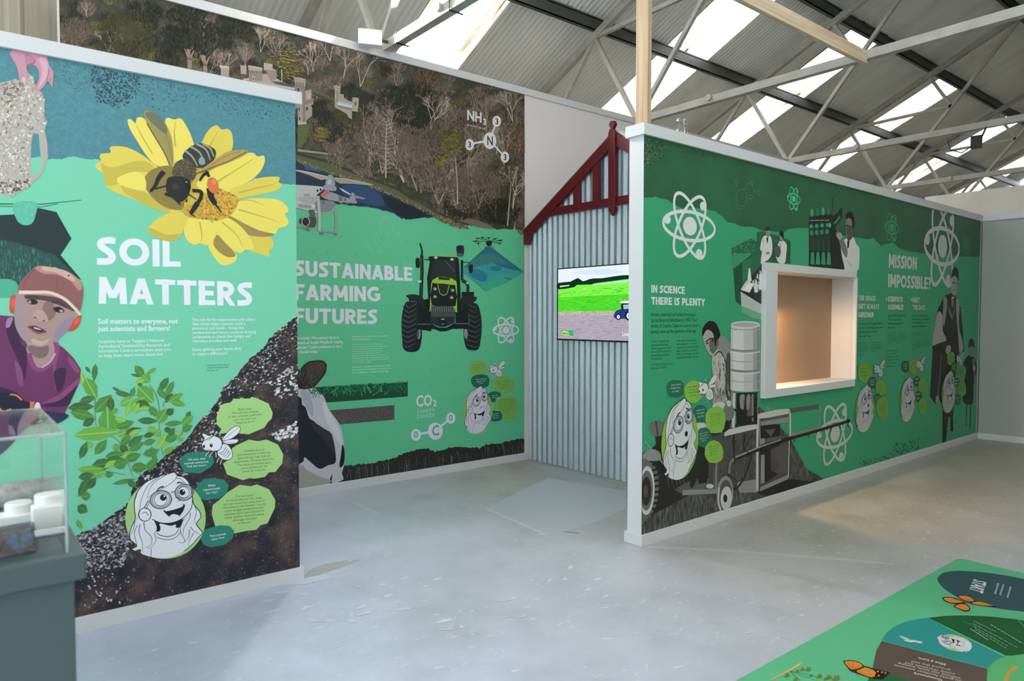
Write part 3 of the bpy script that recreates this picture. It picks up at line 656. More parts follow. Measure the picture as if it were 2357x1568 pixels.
    def display(s, st, x0, yb, x1, h, col, w=.25, gap=.09, y1=None, word=None):
        """headline capitals drawn as monoline strokes"""
        W = 0
        for ch in st: W += (DISP[ch][0]+gap) if ch != ' ' else .36
        W -= gap; a = s.U((x0, yb)); b = s.U((x1, yb if y1 is None else y1)); t = s.U((x0, yb-h)); kx = (b[0]-a[0])/W; ky = t[1]-a[1]; x = 0; sl = (b[1]-a[1])/W if y1 is not None else 0
        asp = ky/kx
        wi = 0
        for ch in st:
            if ch == ' ': x += .36; wi += 1; continue
            adv, strokes = DISP[ch]
            if word is not None and wi != word: x += adv+gap; continue
            for q in strokes:
                # ribbon in glyph space, then scaled: keeps the stroke heavy both ways
                N = len(q); L = []; R = []; ww = w*.92
                for i in range(N):
                    p0 = q[max(i-1, 0)]; p1 = q[min(i+1, N-1)]
                    if N > 20 and q[0][0] == q[-1][0] and abs(q[0][1]-q[-1][1]) < 1e-6 and i in (0, N-1): p0 = q[N-2]; p1 = q[1]
                    dx, dy = p1[0]-p0[0], p1[1]-p0[1]; l = math.hypot(dx, dy) or 1; nx, ny = -dy/l*ww/2, dx/l*ww/2
                    if N == 2:
                        wv = ww if abs(dy) > abs(dx) else ww*.86; nx, ny = -dy/l*wv/2, dx/l*wv/2
                        if abs(dx) > .02 and abs(dy) > .02: nx, ny = ww/2*1.0*(-1 if dy > 0 else 1), 0
                    L.append((q[i][0]+nx, q[i][1]+ny)); R.append((q[i][0]-nx, q[i][1]-ny))
                pts = [(a[0]+(x+px)*kx, a[1]+min(max(py, 0), 1)*ky+sl*(x+px)) for px, py in L+R]
                s.raw(pts, [(i, i+1, N+i+1, N+i) for i in range(N-1)], col); s.off -= s.step*.7
            x += adv+gap
        s.off += s.step; return s
    def build(s, parent=None, m=None, kind=None, label=None, name=None):
        parent = parent or s.parent; nm = name or s.name
        me = bpy.data.meshes.new(nm); me.from_pydata([tuple(v) for v in s.v], [], s.f); me.update()
        at = me.attributes.new('ink', 'FLOAT_COLOR', 'FACE')
        at.data.foreach_set('color', [q for c in s.c for q in (c[0], c[1], c[2], 1.0)])
        me.materials.append(m or M_ink); o = bpy.data.objects.new(nm, me); link(o, parent); place(o, parent)
        if kind: o['kind'] = kind
        if label: o['label'] = label
        return o
def inkm(name, build):
    """a procedural print (photographic area) as its own material"""
    m = mat(name, (.5, .5, .5), .45, spec=.35); build(NT(m)); return m
# ------------------------------------------------------------------ stock figures used on several boards
def box_map(fig, x0, y0, x1, y1, ref):
    """drawing box ref=(w,h) -> level box on the board given by two pixels"""
    a = fig.F.uv(x0, y0, fig.off); b = fig.F.uv(x1, y1, fig.off); w, h = ref
    fig.mapf = lambda p: (a[0]+(b[0]-a[0])*p[0]/w, a[1]+(b[1]-a[1])*p[1]/h)
WH, BK, LIME, DGR = '#e9ecf4', '#14161f', '#a6d48a', '#2c8473'
def girl(f, mood='glad', lime='#a6d48a', wh='#e9ecf4'):
    """drawn in a 1437 x 1568 space (disc 120..1330 x 180..1480)"""
    BKK = '#161a2c'; lw = 11
    disc = [(725+605*math.cos(2*math.pi*i/48), 870+610*math.sin(2*math.pi*i/48)) for i in range(48)]
    f.poly(disc, lime)
    # back hair and bust
    hair = [(255, 640), (300, 480), (430, 330), (640, 235), (760, 205), (860, 180), (905, 230), (990, 250), (1060, 310), (1110, 420), (1130, 560), (1150, 660), (1230, 760), (1255, 850), (1190, 950), (1230, 1020), (1280, 1090), (1215, 1160), (1130, 1260), (1000, 1370), (860, 1440), (690, 1475), (540, 1460), (360, 1400), (365, 1330), (255, 1360), (215, 1330), (295, 1290), (250, 1240), (190, 1180), (185, 1100), (215, 1000), (270, 880), (262, 760)]
    f.poly(hair, wh, 4); f.line(hair[:20], lw, BKK, sm=4); f.line(hair[25:]+hair[:2], lw, BKK, sm=4)
    # dark under the jaw
    f.poly([(525, 885), (640, 940), (790, 945), (900, 915), (985, 880), (950, 1000), (880, 1010), (880, 965), (800, 985), (640, 950), (650, 1010), (640, 1060), (595, 1070), (590, 980), (560, 910)], BKK, 3)
    # face
    face = [(470, 760), (500, 850), (560, 900), (700, 945), (850, 930), (1000, 860), (1090, 760), (1125, 640), (1110, 430), (980, 270), (760, 330), (560, 520), (470, 640)]
    f.poly(face, wh, 4); f.line([(525, 885), (640, 935), (790, 942), (920, 905), (1030, 830), (1110, 720), (1130, 600), (1120, 480)], lw, BKK, sm=4)
    # hair strands
    for q in ([(740, 215), (560, 330), (470, 470), (455, 570)], [(640, 240), (470, 370), (370, 560), (330, 750), (290, 900)], [(905, 225), (850, 310), (720, 400), (590, 470), (460, 560)], [(890, 270), (960, 285), (1020, 350), (1060, 380)],
              [(270, 880), (240, 1040), (190, 1150), (240, 1245)], [(345, 960), (325, 1080), (375, 1240), (380, 1380)], [(300, 980), (255, 1100), (290, 1280), (215, 1335)], [(560, 910), (600, 1020), (560, 1100), (580, 1200), (510, 1310), (440, 1320)], [(400, 930), (420, 1050), (510, 1150), (510, 1260), (430, 1310)],
              [(1010, 870), (950, 990), (960, 1100), (1010, 1190), (990, 1240), (920, 1230)], [(1100, 790), (1080, 880), (1000, 1020), (990, 1120)], [(1150, 660), (1190, 760), (1160, 900), (1190, 960)], [(1100, 1000), (1150, 1060), (1240, 1110)], [(510, 1330), (505, 1460)], [(1150, 1090), (1090, 1200), (1070, 1300)], [(1085, 1040), (1070, 1160), (1000, 1240)]):
        f.line(q, lw*.8, BKK, lw*.35, sm=5)
    f.line([(590, 1090), (660, 1130), (770, 1145), (880, 1100), (920, 1030)], lw*.8, BKK, sm=5); f.line([(590, 1150), (680, 1185), (790, 1190), (890, 1150), (950, 1070)], lw*.6, BKK, sm=5)
    # ear
    f.ell(415, 815, 92, 100, wh); f.ring(415, 815, 92, 100, lw, BKK); f.line([(370, 800), (430, 780), (465, 830)], lw*.7, BKK, sm=4)
    # glasses, eyes
    for cx, cy, rx, ry, ex, ey, rr in ((655, 590, 155, 128, 690, 560, 48), (1005, 480, 132, 115, 978, 480, 44)):
        f.ring(cx, cy, rx, ry, 16, '#8d93ab', -.22); f.ring(cx, cy, rx-24, ry-22, lw*.6, BKK, -.22); f.ring(cx, cy, rx+9, ry+9, lw*.7, BKK, -.22)
        f.ell(cx-5, cy, rx*.62, ry*.72, wh, -.2); f.ring(cx-5, cy, rx*.62, ry*.72, lw*.6, BKK, -.2); f.ell(ex, ey, rr, rr, BKK); f.ell(ex+rr*.35, ey-rr*.45, rr*.28, rr*.28, wh)
    f.line([(800, 490), (870, 460)], lw*.8, BKK); f.line([(470, 600), (400, 720)], lw, BKK); f.line([(490, 620), (430, 735)], lw*.7, BKK)
    f.line([(870, 560), (920, 560), (940, 600), (910, 615)], lw*.7, BKK, sm=4)
    if mood == 'glad':
        f.line([(590, 465), (640, 410), (700, 395)], 12, BKK, 24, sm=4); f.line([(900, 345), (930, 330), (990, 345)], 24, BKK, 12, sm=4)
        f.poly([(700, 745), (850, 700), (1005, 655), (1000, 740), (930, 840), (850, 865), (780, 845), (730, 800)], BKK, 3); f.poly([(720, 725), (860, 690), (985, 660), (970, 700), (850, 740), (730, 765)], wh, 3); f.poly([(785, 840), (850, 808), (930, 835), (860, 868)], wh, 3)
    else:
        f.line([(580, 470), (640, 425), (705, 400)], 12, BKK, 26, sm=4); f.line([(890, 345), (940, 355), (1010, 395)], 26, BKK, 12, sm=4)
        if mood == 'oh': f.poly([(860, 740), (920, 715), (960, 745), (940, 800), (880, 795)], BKK, 4)
        else: f.line([(800, 790), (860, 755), (930, 750), (975, 775)], 16, BKK, 8, sm=4)
    return f
def bee_toon(f, wh='#e9ecf4'):
    """drawn in a 380 x 400 space"""
    B = '#161a2c'
    for w in ([(195, 140), (240, 70), (310, 10), (365, 8), (360, 60), (290, 120)], [(195, 155), (270, 130), (350, 130), (330, 165), (260, 175)]):
        f.poly(w, wh, 5); f.line(w, 5, B, sm=5, closed=True); f.line([w[0], w[3]], 3, B)
    f.poly([(190, 180), (250, 180), (290, 240), (292, 300), (240, 325), (190, 310), (150, 260)], wh, 5); f.line([(190, 180), (250, 180), (290, 240), (292, 300), (240, 325), (190, 310), (150, 260)], 5, B, sm=5, closed=True)
    for t in range(4): f.line([(160+24*t, 262+14*t), (205+18*t, 250+12*t), (235+14*t, 200+16*t)], 5, B, sm=5)
    f.poly([(5, 80), (30, 75), (75, 105), (50, 140)], wh, 4); f.line([(5, 80), (30, 75), (75, 105), (50, 140)], 5, B, sm=4, closed=True)
    f.ell(110, 165, 92, 72, wh, .25); f.ell(55, 190, 52, 50, wh); f.line([(60, 125), (120, 95), (185, 130), (195, 190), (160, 235), (100, 240), (40, 235), (5, 195), (15, 150), (60, 125)], 6, B, sm=5)
    f.ell(94, 186, 15, 18, B); f.ell(24, 196, 11, 15, B); f.ell(99, 179, 4, 5, wh); f.line([(50, 222), (62, 232), (76, 220)], 4, B, sm=4)
    f.line([(70, 140), (140, 65)], 4, B); f.ell(143, 62, 12, 8, wh, -.6)
    for a in ([(75, 245), (50, 265), (40, 290)], [(110, 245), (85, 275), (75, 300)], [(135, 250), (140, 280), (142, 300)], [(175, 300), (155, 325), (148, 350)], [(200, 315), (185, 340), (180, 365)]): f.line(a, 9, B); f.line(a, 6, wh)
    return f
def bubble(f, cx, cy, rx, ry, col, rot=0, tail=None, seed=1, k=13, x0=0, y0=0, kk=1):
    R = random.Random(seed); P = []
    for i in range(k):
        t = 2*math.pi*i/k+R.uniform(-.1, .1); q = R.uniform(.95, 1.06); x = math.cos(t); y = math.sin(t); e = .82
        x = math.copysign(abs(x)**e, x)*rx*q; y = math.copysign(abs(y)**e, y)*ry*q
        P.append((cx+x*math.cos(rot)-y*math.sin(rot), cy+x*math.sin(rot)+y*math.cos(rot)))
    f.poly(P, col)
    if tail: f.poly(tail, col)
    return f
def atom(f, cx, cy, rx, ry, w, col, dots=True):
    """three orbits, a nucleus and electrons; cx.. in drawing units, rx the half width, ry the half height of the figure"""
    a = f.U((cx, cy)); kx = abs(f.U((cx+rx, cy))[0]-f.U((cx-rx, cy))[0])/2; ky = abs(f.U((cx, cy+ry))[1]-f.U((cx, cy-ry))[1])/2; r = ky
    kx = kx/r/.92
    ww = w*f.ppm((cx, cy))[0]
    for ang in (0, 60, 120):
        c, q = math.cos(math.radians(ang)), math.sin(math.radians(ang)); P = []
        for i in range(49):
            t = 2*math.pi*i/48; x = r*.98*math.cos(t); y = r*.40*math.sin(t); P.append((a[0]+(x*c-y*q)*kx, a[1]+(x*q+y*c)))
        N = len(P); L = []; Rr = []
        for i in range(N):
            p0 = P[(i-1) % 48]; p1 = P[(i+1) % 48]; dx, dy = p1[0]-p0[0], p1[1]-p0[1]; l = math.hypot(dx, dy) or 1; L.append((P[i][0]-dy/l*ww/2, P[i][1]+dx/l*ww/2)); Rr.append((P[i][0]+dy/l*ww/2, P[i][1]-dx/l*ww/2))
        f.raw(L+Rr, [(i, i+1, N+i+1, N+i) for i in range(N-1)], col)
    cs = [(0, 0, .26)]+([(-.86*.98, .10, .125), (.50, .62, .125), (.36, -.74, .125)] if dots else [])
    for x, y, rr in cs:
        k = 24; f.raw([(a[0]+(x*r+rr*r*math.cos(2*math.pi*i/k))*kx, a[1]+y*r+rr*r*math.sin(2*math.pi*i/k)) for i in range(k)], [tuple(range(k))], col)
    return f

CLIPS = {}
def copy_block(parent, F, base, zz, args, col, bold=0.0, name='paragraph', **kw):
    """one block of copy as its own part"""
    f = Fig(name, F, base).z(*zz); f.para(*args, col, bold, **kw); return f.build(parent)
def greek_block(parent, F, base, zz, args, col, **kw):
    f = Fig('paragraph', F, base).z(*zz); f.greek(*args, col, **kw); return f.build(parent)
def speech(parent, F, base, zz, outline, col, words=None, wcol='#3c5a3a', rot=None, greek=None, sm=0):
    """a bubble (part) with its words (sub-part)"""
    f = Fig('speech_bubble', F, base).z(*zz); f.poly(outline, col, sm); o = f.build(parent)
    g = Fig('bubble_text', F, base+.0002).z(*zz)
    if words: g.para(words[0], *words[1:5], wcol, words[5] if len(words) > 5 else 0, 'C', .62, rot)
    if greek: g.greek(*greek, wcol, align='C')
    if g.v: g.build(o)
    return o
def blob(cx, cy, rx, ry, seed, k=13):
    R = random.Random(seed); P = []
    for i in range(k):
        t = 2*math.pi*i/k+R.uniform(-.1, .1); q = R.uniform(.95, 1.06); x = math.cos(t); y = math.sin(t)
        P.append((cx+math.copysign(abs(x)**.82, x)*rx*q, cy+math.copysign(abs(y)**.82, y)*ry*q))
    return P
# ================================================================== left board: SOIL MATTERS
m1 = empty('wall_mural', F1.P(-.2, .077, PO), label='mint green mural headed SOIL MATTERS with a bee on a yellow flower', cat='mural')
G1 = '#78ceac'; TXT = '#e9ecf4'
u1l, u1r = -2.2, 1.073
f = Fig('background', F1, .0004); f.raw([(u1l, .077), (u1r, .077), (u1r, 2.688), (u1l, 2.688)], [(0, 1, 2, 3)], G1); f.build(m1)
M_teal = inkm('print_teal', lambda n: n.base(n.ramp(n.noise(n.co(), 60, 3), [(.3, '#487f8b'), (.7, '#568f9a')])))
f = Fig('teal_band', F1, .0006).z(0, 0, 2.24)
R = random.Random(5); edge = [(0, 812), (165, 832), (190, 822), (310, 822), (350, 812), (385, 806), (430, 818), (500, 822), (560, 845), (700, 850), (900, 870), (1100, 890), (1250, 905), (1440, 945), (1470, 950), (1536, 952)]
ed = []
for i in range(len(edge)-1):
    for j in range(6):
        t = j/6; ed.append((edge[i][0]+(edge[i+1][0]-edge[i][0])*t, edge[i][1]+(edge[i+1][1]-edge[i][1])*t+R.uniform(-3, 3)))
ed.append(edge[-1])
uvs = [f.U(p) for p in ed]; uvs = [(u1l, uvs[0][1])]+uvs; uvs[-1] = (u1r, uvs[-1][1])
pg = uvs+[(u1r, 2.688), (u1l, 2.688)]; f.raw(pg, tessellate_polygon([[Vector((a, b, 0)) for a, b in pg]]), '#4f8894'); f.build(m1, M_teal)
f = Fig('ink_grain', F1, .0008); f.clip = (u1l, u1r, .077, 2.688); f.z(0, 0, 2.24)
f.scatter([(470, 340), (720, 390), (720, 470), (640, 560), (500, 530), (470, 400)], 520, 13, 7, ['#1d3a48', '#27495a'], (.3, 1.2), 2)
f.scatter([(250, 310), (480, 345), (480, 420), (420, 480), (250, 380)], 130, 10, 4, ['#2c5561'], (.3, 1.2), 3)
f.scatter([(700, 390), (1000, 460), (1000, 500), (850, 580), (690, 520)], 120, 9, 5, ['#1d3a48', '#2c5561'], (.3, 1.2), 4)
f.scatter([(1000, 455), (1250, 500), (1536, 560), (1536, 640), (1200, 590), (1000, 500)], 130, 9, 6, ['#1d4656', '#2c5561'], (.3, 1.2), 6); f.build(m1, kind='stuff')
# dark hexagon photograph of grass
f = Fig('grass_photograph', F1, .0010).z(0, 100, 2.615)
hx = [(-160, 1040), (75, 1030), (230, 990), (340, 1015), (430, 1175), (365, 1275), (492, 1425), (440, 1400), (330, 1345), (180, 1390), (100, 1500), (-160, 1500)]
f.poly(hx, '#1f3337'); f.poly([(-160, 1180), (60, 1190), (200, 1230), (330, 1275), (480, 1420), (430, 1400), (330, 1345), (180, 1390), (100, 1500), (-160, 1500)], '#28504b')
f.scatter([(-160, 1180), (60, 1190), (330, 1290), (330, 1345), (180, 1390), (100, 1500), (-160, 1500)], 420, 3, 42, ['#3f7f70', '#2f6a5c', '#55a088', '#1f403c'], (-.3, .3), 8)
f.poly([(-160, 1440), (60, 1420), (120, 1490), (80, 1530), (-160, 1520)], '#4fae8d', 5)
f.line([(-160, 965), (250, 968), (490, 943)], 9, '#2f7a68', 5); f.line([(-160, 978), (250, 985), (350, 965)], 6, '#3d8a78')
f.poly([(80, 965), (215, 955), (215, 1030), (190, 1085), (140, 1093), (100, 1060)], '#5fbb9d', 4); f.scatter([(90, 970), (210, 965), (190, 1080), (140, 1085)], 60, 8, 8, ['#7fd0b4', '#4aa88a'], seed=9); f.build(m1)
# hand holding a ragged cloth
f = Fig('ragged_cloth', F1, .0020).z(0, 100, 2.615)
cl = [(-160, 250), (0, 240), (90, 215), (140, 230), (165, 175), (200, 200), (215, 260), (255, 300), (268, 350), (265, 440), (285, 470), (268, 520), (285, 600), (290, 690), (270, 720), (262, 770), (235, 805), (205, 830), (165, 875), (120, 890), (70, 925), (20, 910), (-160, 920)]
f.poly(cl, '#b5aca3'); f.poly([(235, 540), (250, 690), (245, 770), (190, 800), (185, 620)], G1); f.poly([(200, 540), (232, 545), (245, 680), (186, 690), (188, 600)], '#4f8894')
f.scatter(cl[:13]+[(240, 520), (190, 560), (180, 800)]+cl[17:], 900, 22, 11, ['#d5cfc8', '#c4bcb3', '#9a8f84', '#857a70', '#b0a69c', '#dfdbd6'], seed=11)
f.scatter([(-40, 240), (160, 230), (60, 420), (-40, 330)], 120, 20, 9, ['#6f6456', '#8a7c6c'], seed=12)
f.scatter([(-40, 840), (180, 820), (100, 900), (-40, 910)], 60, 20, 14, ['#4a443f', '#79706a'], seed=13); f.build(m1)
f = Fig('printed_hand', F1, .0036).z(0, 0, 7.84)
SK, SK2, SK3 = '#c590a0', '#b57e90', '#d6a8b4'
f.poly([(215, 915), (780, 1000), (860, 1080), (900, 1200), (965, 1290), (960, 1400), (950, 1560), (930, 1565), (880, 1470), (840, 1480), (800, 1560), (700, 1640), (620, 1610), (700, 1440), (690, 1250), (600, 1170), (480, 1190), (500, 1330), (490, 1430), (400, 1500), (350, 1420), (300, 1200), (230, 1080)], SK, 4)
f.poly([(460, 960), (640, 1060), (600, 1160), (480, 1190), (450, 1080)], SK2, 4); f.poly([(700, 1060), (820, 1060), (870, 1200), (860, 1360), (740, 1550), (680, 1600), (740, 1420), (760, 1240)], SK3, 4)
f.line([(640, 1090), (600, 1140), (490, 1180)], 18, '#93596c', sm=4); f.line([(880, 1240), (870, 1350), (840, 1460)], 14, '#a06a7c', sm=4); f.line([(920, 1400), (900, 1470)], 12, '#a06a7c'); f.ell(430, 1440, 40, 50, '#d9b6bf'); f.build(m1)
# yellow flower
f = Fig('printed_flower', F1, .0012).z(210, 240, 4.127)
Y1, Y2, Y3, Y4 = '#efdb66', '#e2cc58', '#c9b64c', '#a08c50'
f.poly([(720, 560), (900, 470), (1150, 520), (1330, 700), (1400, 880), (1350, 1060), (1150, 1110), (930, 1060), (800, 900)], '#cdb44e', 4); f.poly([(1110, 1330), (1160, 1440), (1230, 1520), (1290, 1528), (1370, 1490), (1375, 1420), (1300, 1300), (1180, 1220)], Y1, 4); f.poly([(1160, 1320), (1200, 1240), (1330, 1370), (1370, 1440), (1290, 1450), (1200, 1390)], Y4, 4)
f.poly([(1500, 1370), (1600, 1420), (1690, 1447), (1690, 1390), (1730, 1350), (1720, 1290), (1670, 1240), (1500, 1180)], Y2, 4)
for P, c in (([(620, 580), (520, 480), (430, 340), (365, 230), (345, 150), (380, 145), (420, 180), (440, 125), (520, 150), (620, 330), (720, 520), (760, 600)], Y1),
             ([(740, 560), (700, 350), (700, 180), (720, 130), (790, 145), (850, 135), (900, 200), (960, 330), (990, 480), (900, 600)], Y1),
             ([(1000, 480), (1060, 340), (1120, 240), (1190, 200), (1240, 240), (1300, 235), (1340, 290), (1340, 420), (1250, 560), (1100, 620)], Y2),
             ([(700, 640), (600, 570), (480, 480), (340, 410), (210, 398), (175, 420), (185, 460), (100, 470), (80, 500), (95, 545), (40, 570), (60, 620), (120, 665), (140, 780), (260, 850), (420, 910), (560, 980), (720, 1025), (900, 980), (860, 760)], Y2),
             ([(1000, 760), (1100, 660), (1250, 560), (1400, 480), (1530, 460), (1580, 495), (1640, 490), (1645, 560), (1580, 670), (1430, 770), (1250, 850), (1100, 850)], Y1),
             ([(1330, 800), (1450, 760), (1600, 700), (1780, 690), (1780, 740), (1812, 760), (1780, 810), (1650, 850), (1480, 880), (1330, 900)], Y2),
             ([(1300, 950), (1450, 900), (1650, 893), (1780, 910), (1860, 970), (1870, 1020), (1840, 1045), (1875, 1110), (1850, 1160), (1780, 1180), (1740, 1235), (1600, 1200), (1450, 1130), (1320, 1060)], Y1),
             ([(1310, 1060), (1450, 1130), (1600, 1200), (1740, 1235), (1650, 1260), (1480, 1240), (1350, 1150)], Y4),
             ([(1180, 1060), (1320, 1090), (1430, 1170), (1520, 1290), (1540, 1380), (1460, 1385), (1420, 1415), (1340, 1380), (1240, 1280), (1160, 1160)], Y1),
             ([(960, 1060), (1100, 1080), (1180, 1180), (1180, 1260), (1100, 1340), (1040, 1320), (980, 1335), (910, 1290), (880, 1200), (910, 1110)], Y1),
             ([(930, 1060), (800, 1020), (680, 1060), (580, 1130), (540, 1210), (600, 1245), (650, 1280), (740, 1303), (830, 1270), (880, 1180)], Y2)):
    f.poly(P, c, 4)
f.poly([(545, 1175), (620, 1200), (720, 1240), (860, 1230), (830, 1270), (740, 1300), (650, 1280), (600, 1245), (545, 1215)], Y3, 4); f.poly([(90, 560), (200, 600), (420, 540), (560, 560), (620, 660), (480, 640), (300, 700), (250, 760), (140, 770), (120, 665)], Y3, 4)
f.poly([(290, 770), (500, 830), (760, 990), (640, 1010), (450, 920), (320, 840)], Y3, 4); f.poly([(580, 620), (760, 590), (860, 760), (880, 980), (770, 1000), (640, 940), (530, 820), (500, 720)], '#8f7d42', 4); f.poly([(250, 700), (420, 640), (510, 700), (500, 820), (290, 770)], Y1, 4)
for q in ([(1330, 920), (1500, 910), (1640, 960)], [(1400, 1000), (1600, 1060), (1780, 1120)], [(1240, 1120), (1380, 1240), (1440, 1360)], [(1030, 1120), (1050, 1240), (1040, 1310)], [(1160, 760), (1350, 640), (1540, 520)], [(1080, 480), (1150, 350), (1200, 260)], [(800, 400), (790, 260), (800, 160)], [(580, 470), (480, 300), (430, 200)], [(1400, 840), (1600, 790), (1740, 760)]): f.line(q, 16, Y3, 4, sm=5)
dk = [(870, 980), (1000, 930), (1080, 880), (1200, 800), (1290, 830), (1400, 900), (1330, 1050), (1200, 1100), (1020, 1090), (900, 1060)]
f.poly(dk, '#d1a23f', 4); f.scatter(dk, 300, 26, 20, ['#e2c34c', '#b98634', '#d9b046', '#c79a3a', '#8f6a35'], seed=20); f.build(m1)
# bee on the flower
f = Fig('printed_bee', F1, .0036).z(210, 240, 4.127)
f.poly([(500, 90), (520, 60), (570, 65), (650, 120), (720, 210), (770, 360), (780, 560), (750, 580), (700, 470), (600, 300), (530, 180)], '#9d9158', 4); f.poly([(510, 95), (570, 70), (660, 130), (720, 230), (700, 280), (600, 200)], '#6d7358', 4); f.line([(530, 180), (600, 300), (700, 470), (750, 590)], 10, '#6e4c33', sm=4); f.line([(690, 220), (740, 380), (770, 540)], 6, '#8d6f3e')
f.poly([(870, 480), (950, 400), (1040, 370), (1130, 400), (1185, 450), (1160, 540), (1090, 600), (990, 600), (900, 560)], '#353a3c', 4)
for q in ([(890, 440), (960, 500), (1010, 590)], [(940, 400), (1030, 460), (1080, 570)], [(1000, 378), (1090, 430), (1130, 530)], [(1060, 375), (1130, 420), (1165, 500)]): f.line(q, 22, '#a79f80', 10, sm=5)
f.ell(1050, 540, 30, 38, '#8aa0a8'); f.poly([(770, 640), (800, 560), (880, 520), (960, 560), (1000, 650), (960, 730), (860, 740), (790, 710)], '#4d4836', 4); f.scatter([(760, 640), (800, 550), (900, 510), (1010, 620), (960, 740), (820, 740)], 220, 30, 5, ['#7d7350', '#5b543d', '#978a5c', '#3a382c'], seed=21)
f.poly([(1000, 660), (1100, 580), (1240, 480), (1340, 440), (1490, 440), (1440, 490), (1280, 560), (1120, 620)], '#b79b52', 4); f.line([(1000, 660), (1150, 600), (1300, 545), (1480, 450)], 9, '#6e4c33'); f.line([(1100, 600), (1300, 480), (1420, 450)], 5, '#8a6a3c')
f.poly([(710, 770), (730, 700), (800, 685), (880, 690), (940, 740), (940, 820), (900, 900), (830, 930), (770, 890), (720, 840)], '#24262a', 4); f.ell(918, 770, 26, 62, '#15171d', -.1); f.ell(905, 740, 8, 8, '#b9a14a'); f.ell(800, 780, 34, 28, '#3c3a34')
for q, a, b in (([(690, 640), (640, 700), (610, 770), (560, 830)], 46, 20), ([(600, 805), (710, 775)], 12, 12), ([(1110, 640), (1060, 680), (1030, 730)], 34, 14), ([(1095, 640), (1120, 690)], 26, 26), ([(960, 820), (1040, 830), (1040, 890), (1010, 940)], 34, 34), ([(1010, 940), (970, 1000), (940, 1040)], 50, 30), ([(940, 1040), (990, 1070)], 14, 8), ([(1130, 800), (1140, 880), (1180, 950)], 70, 44), ([(1180, 950), (1240, 1030)], 20, 8), ([(700, 850), (760, 875)], 28, 18), ([(820, 920), (850, 960)], 22, 8), ([(920, 850), (1000, 905)], 10, 8), ([(900, 930), (910, 900)], 20, 10)): f.line(q, a, '#1d2026', b, sm=4 if len(q) > 2 else 0)
f.ell(1155, 770, 52, 78, '#d9743f', -.25); f.ell(1165, 740, 20, 26, '#e58f5c'); f.build(m1)
# headline and copy
f = Fig('headline_lettering', F1, .0008).z(0, 0, 2.24); f.display('SOIL', 497, 1365, 932, 146, TXT, y1=1378); f.build(m1)
f = Fig('headline_lettering', F1, .0008).z(0, 0, 2.24); f.display('MATTERS', 506, 1566, 1302, 138, TXT, y1=1578, gap=.07); f.build(m1)
ZC = (0, 600, 1.8443)
copy_block(m1, F1, .0008, ZC, (['Soil matters to everyone, not', 'just scientists and farmers!'], 416, 268, 754, 300), TXT, .022)
copy_block(m1, F1, .0008, ZC, (["Scientists here at Teagasc's National", 'Agricultural Sustainability Research and', 'Innovation Centre sometimes want you', 'to help them learn more about soil.'], 417, 350, 724, 411), TXT, .004)
copy_block(m1, F1, .0008, ZC, (['You can do fun experiments and collect', 'data which helps scientists build a', 'picture of soil health - things like', 'earthworm and insect counts or burying', 'underpants to check that hungry soil', 'microbes are alive and well!'], 816, 256, 1086, 348), TXT, .004)
copy_block(m1, F1, .0008, ZC, (['Fancy getting your hands dirty', 'to make a difference?'], 816, 384, 1026, 403), TXT, .004)
copy_block(m1, F1, .0008, ZC, (['Discover more about', 'simple soil tests that', 'you can do.'], 877, 448, 973, 470), '#27695a', .004)
# soil heap
M_soil = inkm('print_soil', lambda n: n.base(n.mix(n.math('GREATER_THAN', n.noise(n.co(), 70, 3), .66), n.ramp(n.noise(n.co(), 7.0, 9, .68), [(.34, '#191d26'), (.46, '#2b2b33'), (.55, '#46393a'), (.66, '#5d4b46'), (.76, '#6f625e')]), '#7f7a7c')))
so_ = [(1266, 235), (1215, 270), (1165, 310), (1110, 375), (1050, 430), (1000, 490), (945, 540), (930, 590), (890, 640), (835, 700), (790, 760), (740, 800), (690, 840), (640, 880), (590, 920), (560, 975), (545, 1030), (520, 1050), (450, 1100), (390, 1140), (340, 1160), (230, 1240), (100, 1310), (-40, 1390)]
R = random.Random(3); sj_ = []
for i in range(len(so_)-1):
    for j in range(5):
        t = j/5; sj_.append((so_[i][0]+(so_[i+1][0]-so_[i][0])*t+R.uniform(-5, 5), so_[i][1]+(so_[i+1][1]-so_[i][1])*t+R.uniform(-6, 6)))
f = Fig('soil_heap', F1, .0009).z(0, 600, 1.8443); pg = [f.U(p) for p in sj_]; pg[0] = (u1r, pg[0][1]); pg = pg+[(pg[-1][0], .077), (u1r, .077)]
f.raw(pg, tessellate_polygon([[Vector((a, b, 0)) for a, b in pg]]), '#2b2b33'); f.build(m1, M_soil)
f = Fig('soil_crumbs', F1, .0011); f.clip = (u1l, u1r, .077, 2.688); f.z(0, 600, 1.8443)
band = so_+[(x+70, y+95) for x, y in so_[::-1]]
f.scatter(band, 1500, 13, 7, ['#b9b3b6', '#8f8a90', '#d0cdd2', '#6d676c', '#514b52'], (-.9, -.2), 30)
f.scatter(band, 1100, 15, 8, ['#15181f', '#23242c', '#1b1d26'], (-.9, -.2), 31)
f.scatter([(340, 1165), (540, 1060), (560, 1200), (520, 1300), (340, 1330)], 620, 13, 9, ['#c2c1c6', '#9d9ba3', '#77757e', '#20242e'], (-.9, .3), 32)
f.scatter([(1130, 520), (1266, 430), (1266, 560), (1190, 590)], 70, 16, 9, ['#e4e4ea', '#b9b9c2'], (-.9, -.2), 33); f.scatter([(1150, 740), (1262, 680), (1262, 740), (1180, 765)], 60, 18, 10, ['#f0f0f4', '#c8c8d0'], (-.9, -.2), 34)
f.scatter([(360, 1330), (560, 1330), (540, 1460), (360, 1480)], 40, 12, 8, ['#a8a6aa', '#d4d3d6'], seed=35); f.build(m1, kind='stuff')
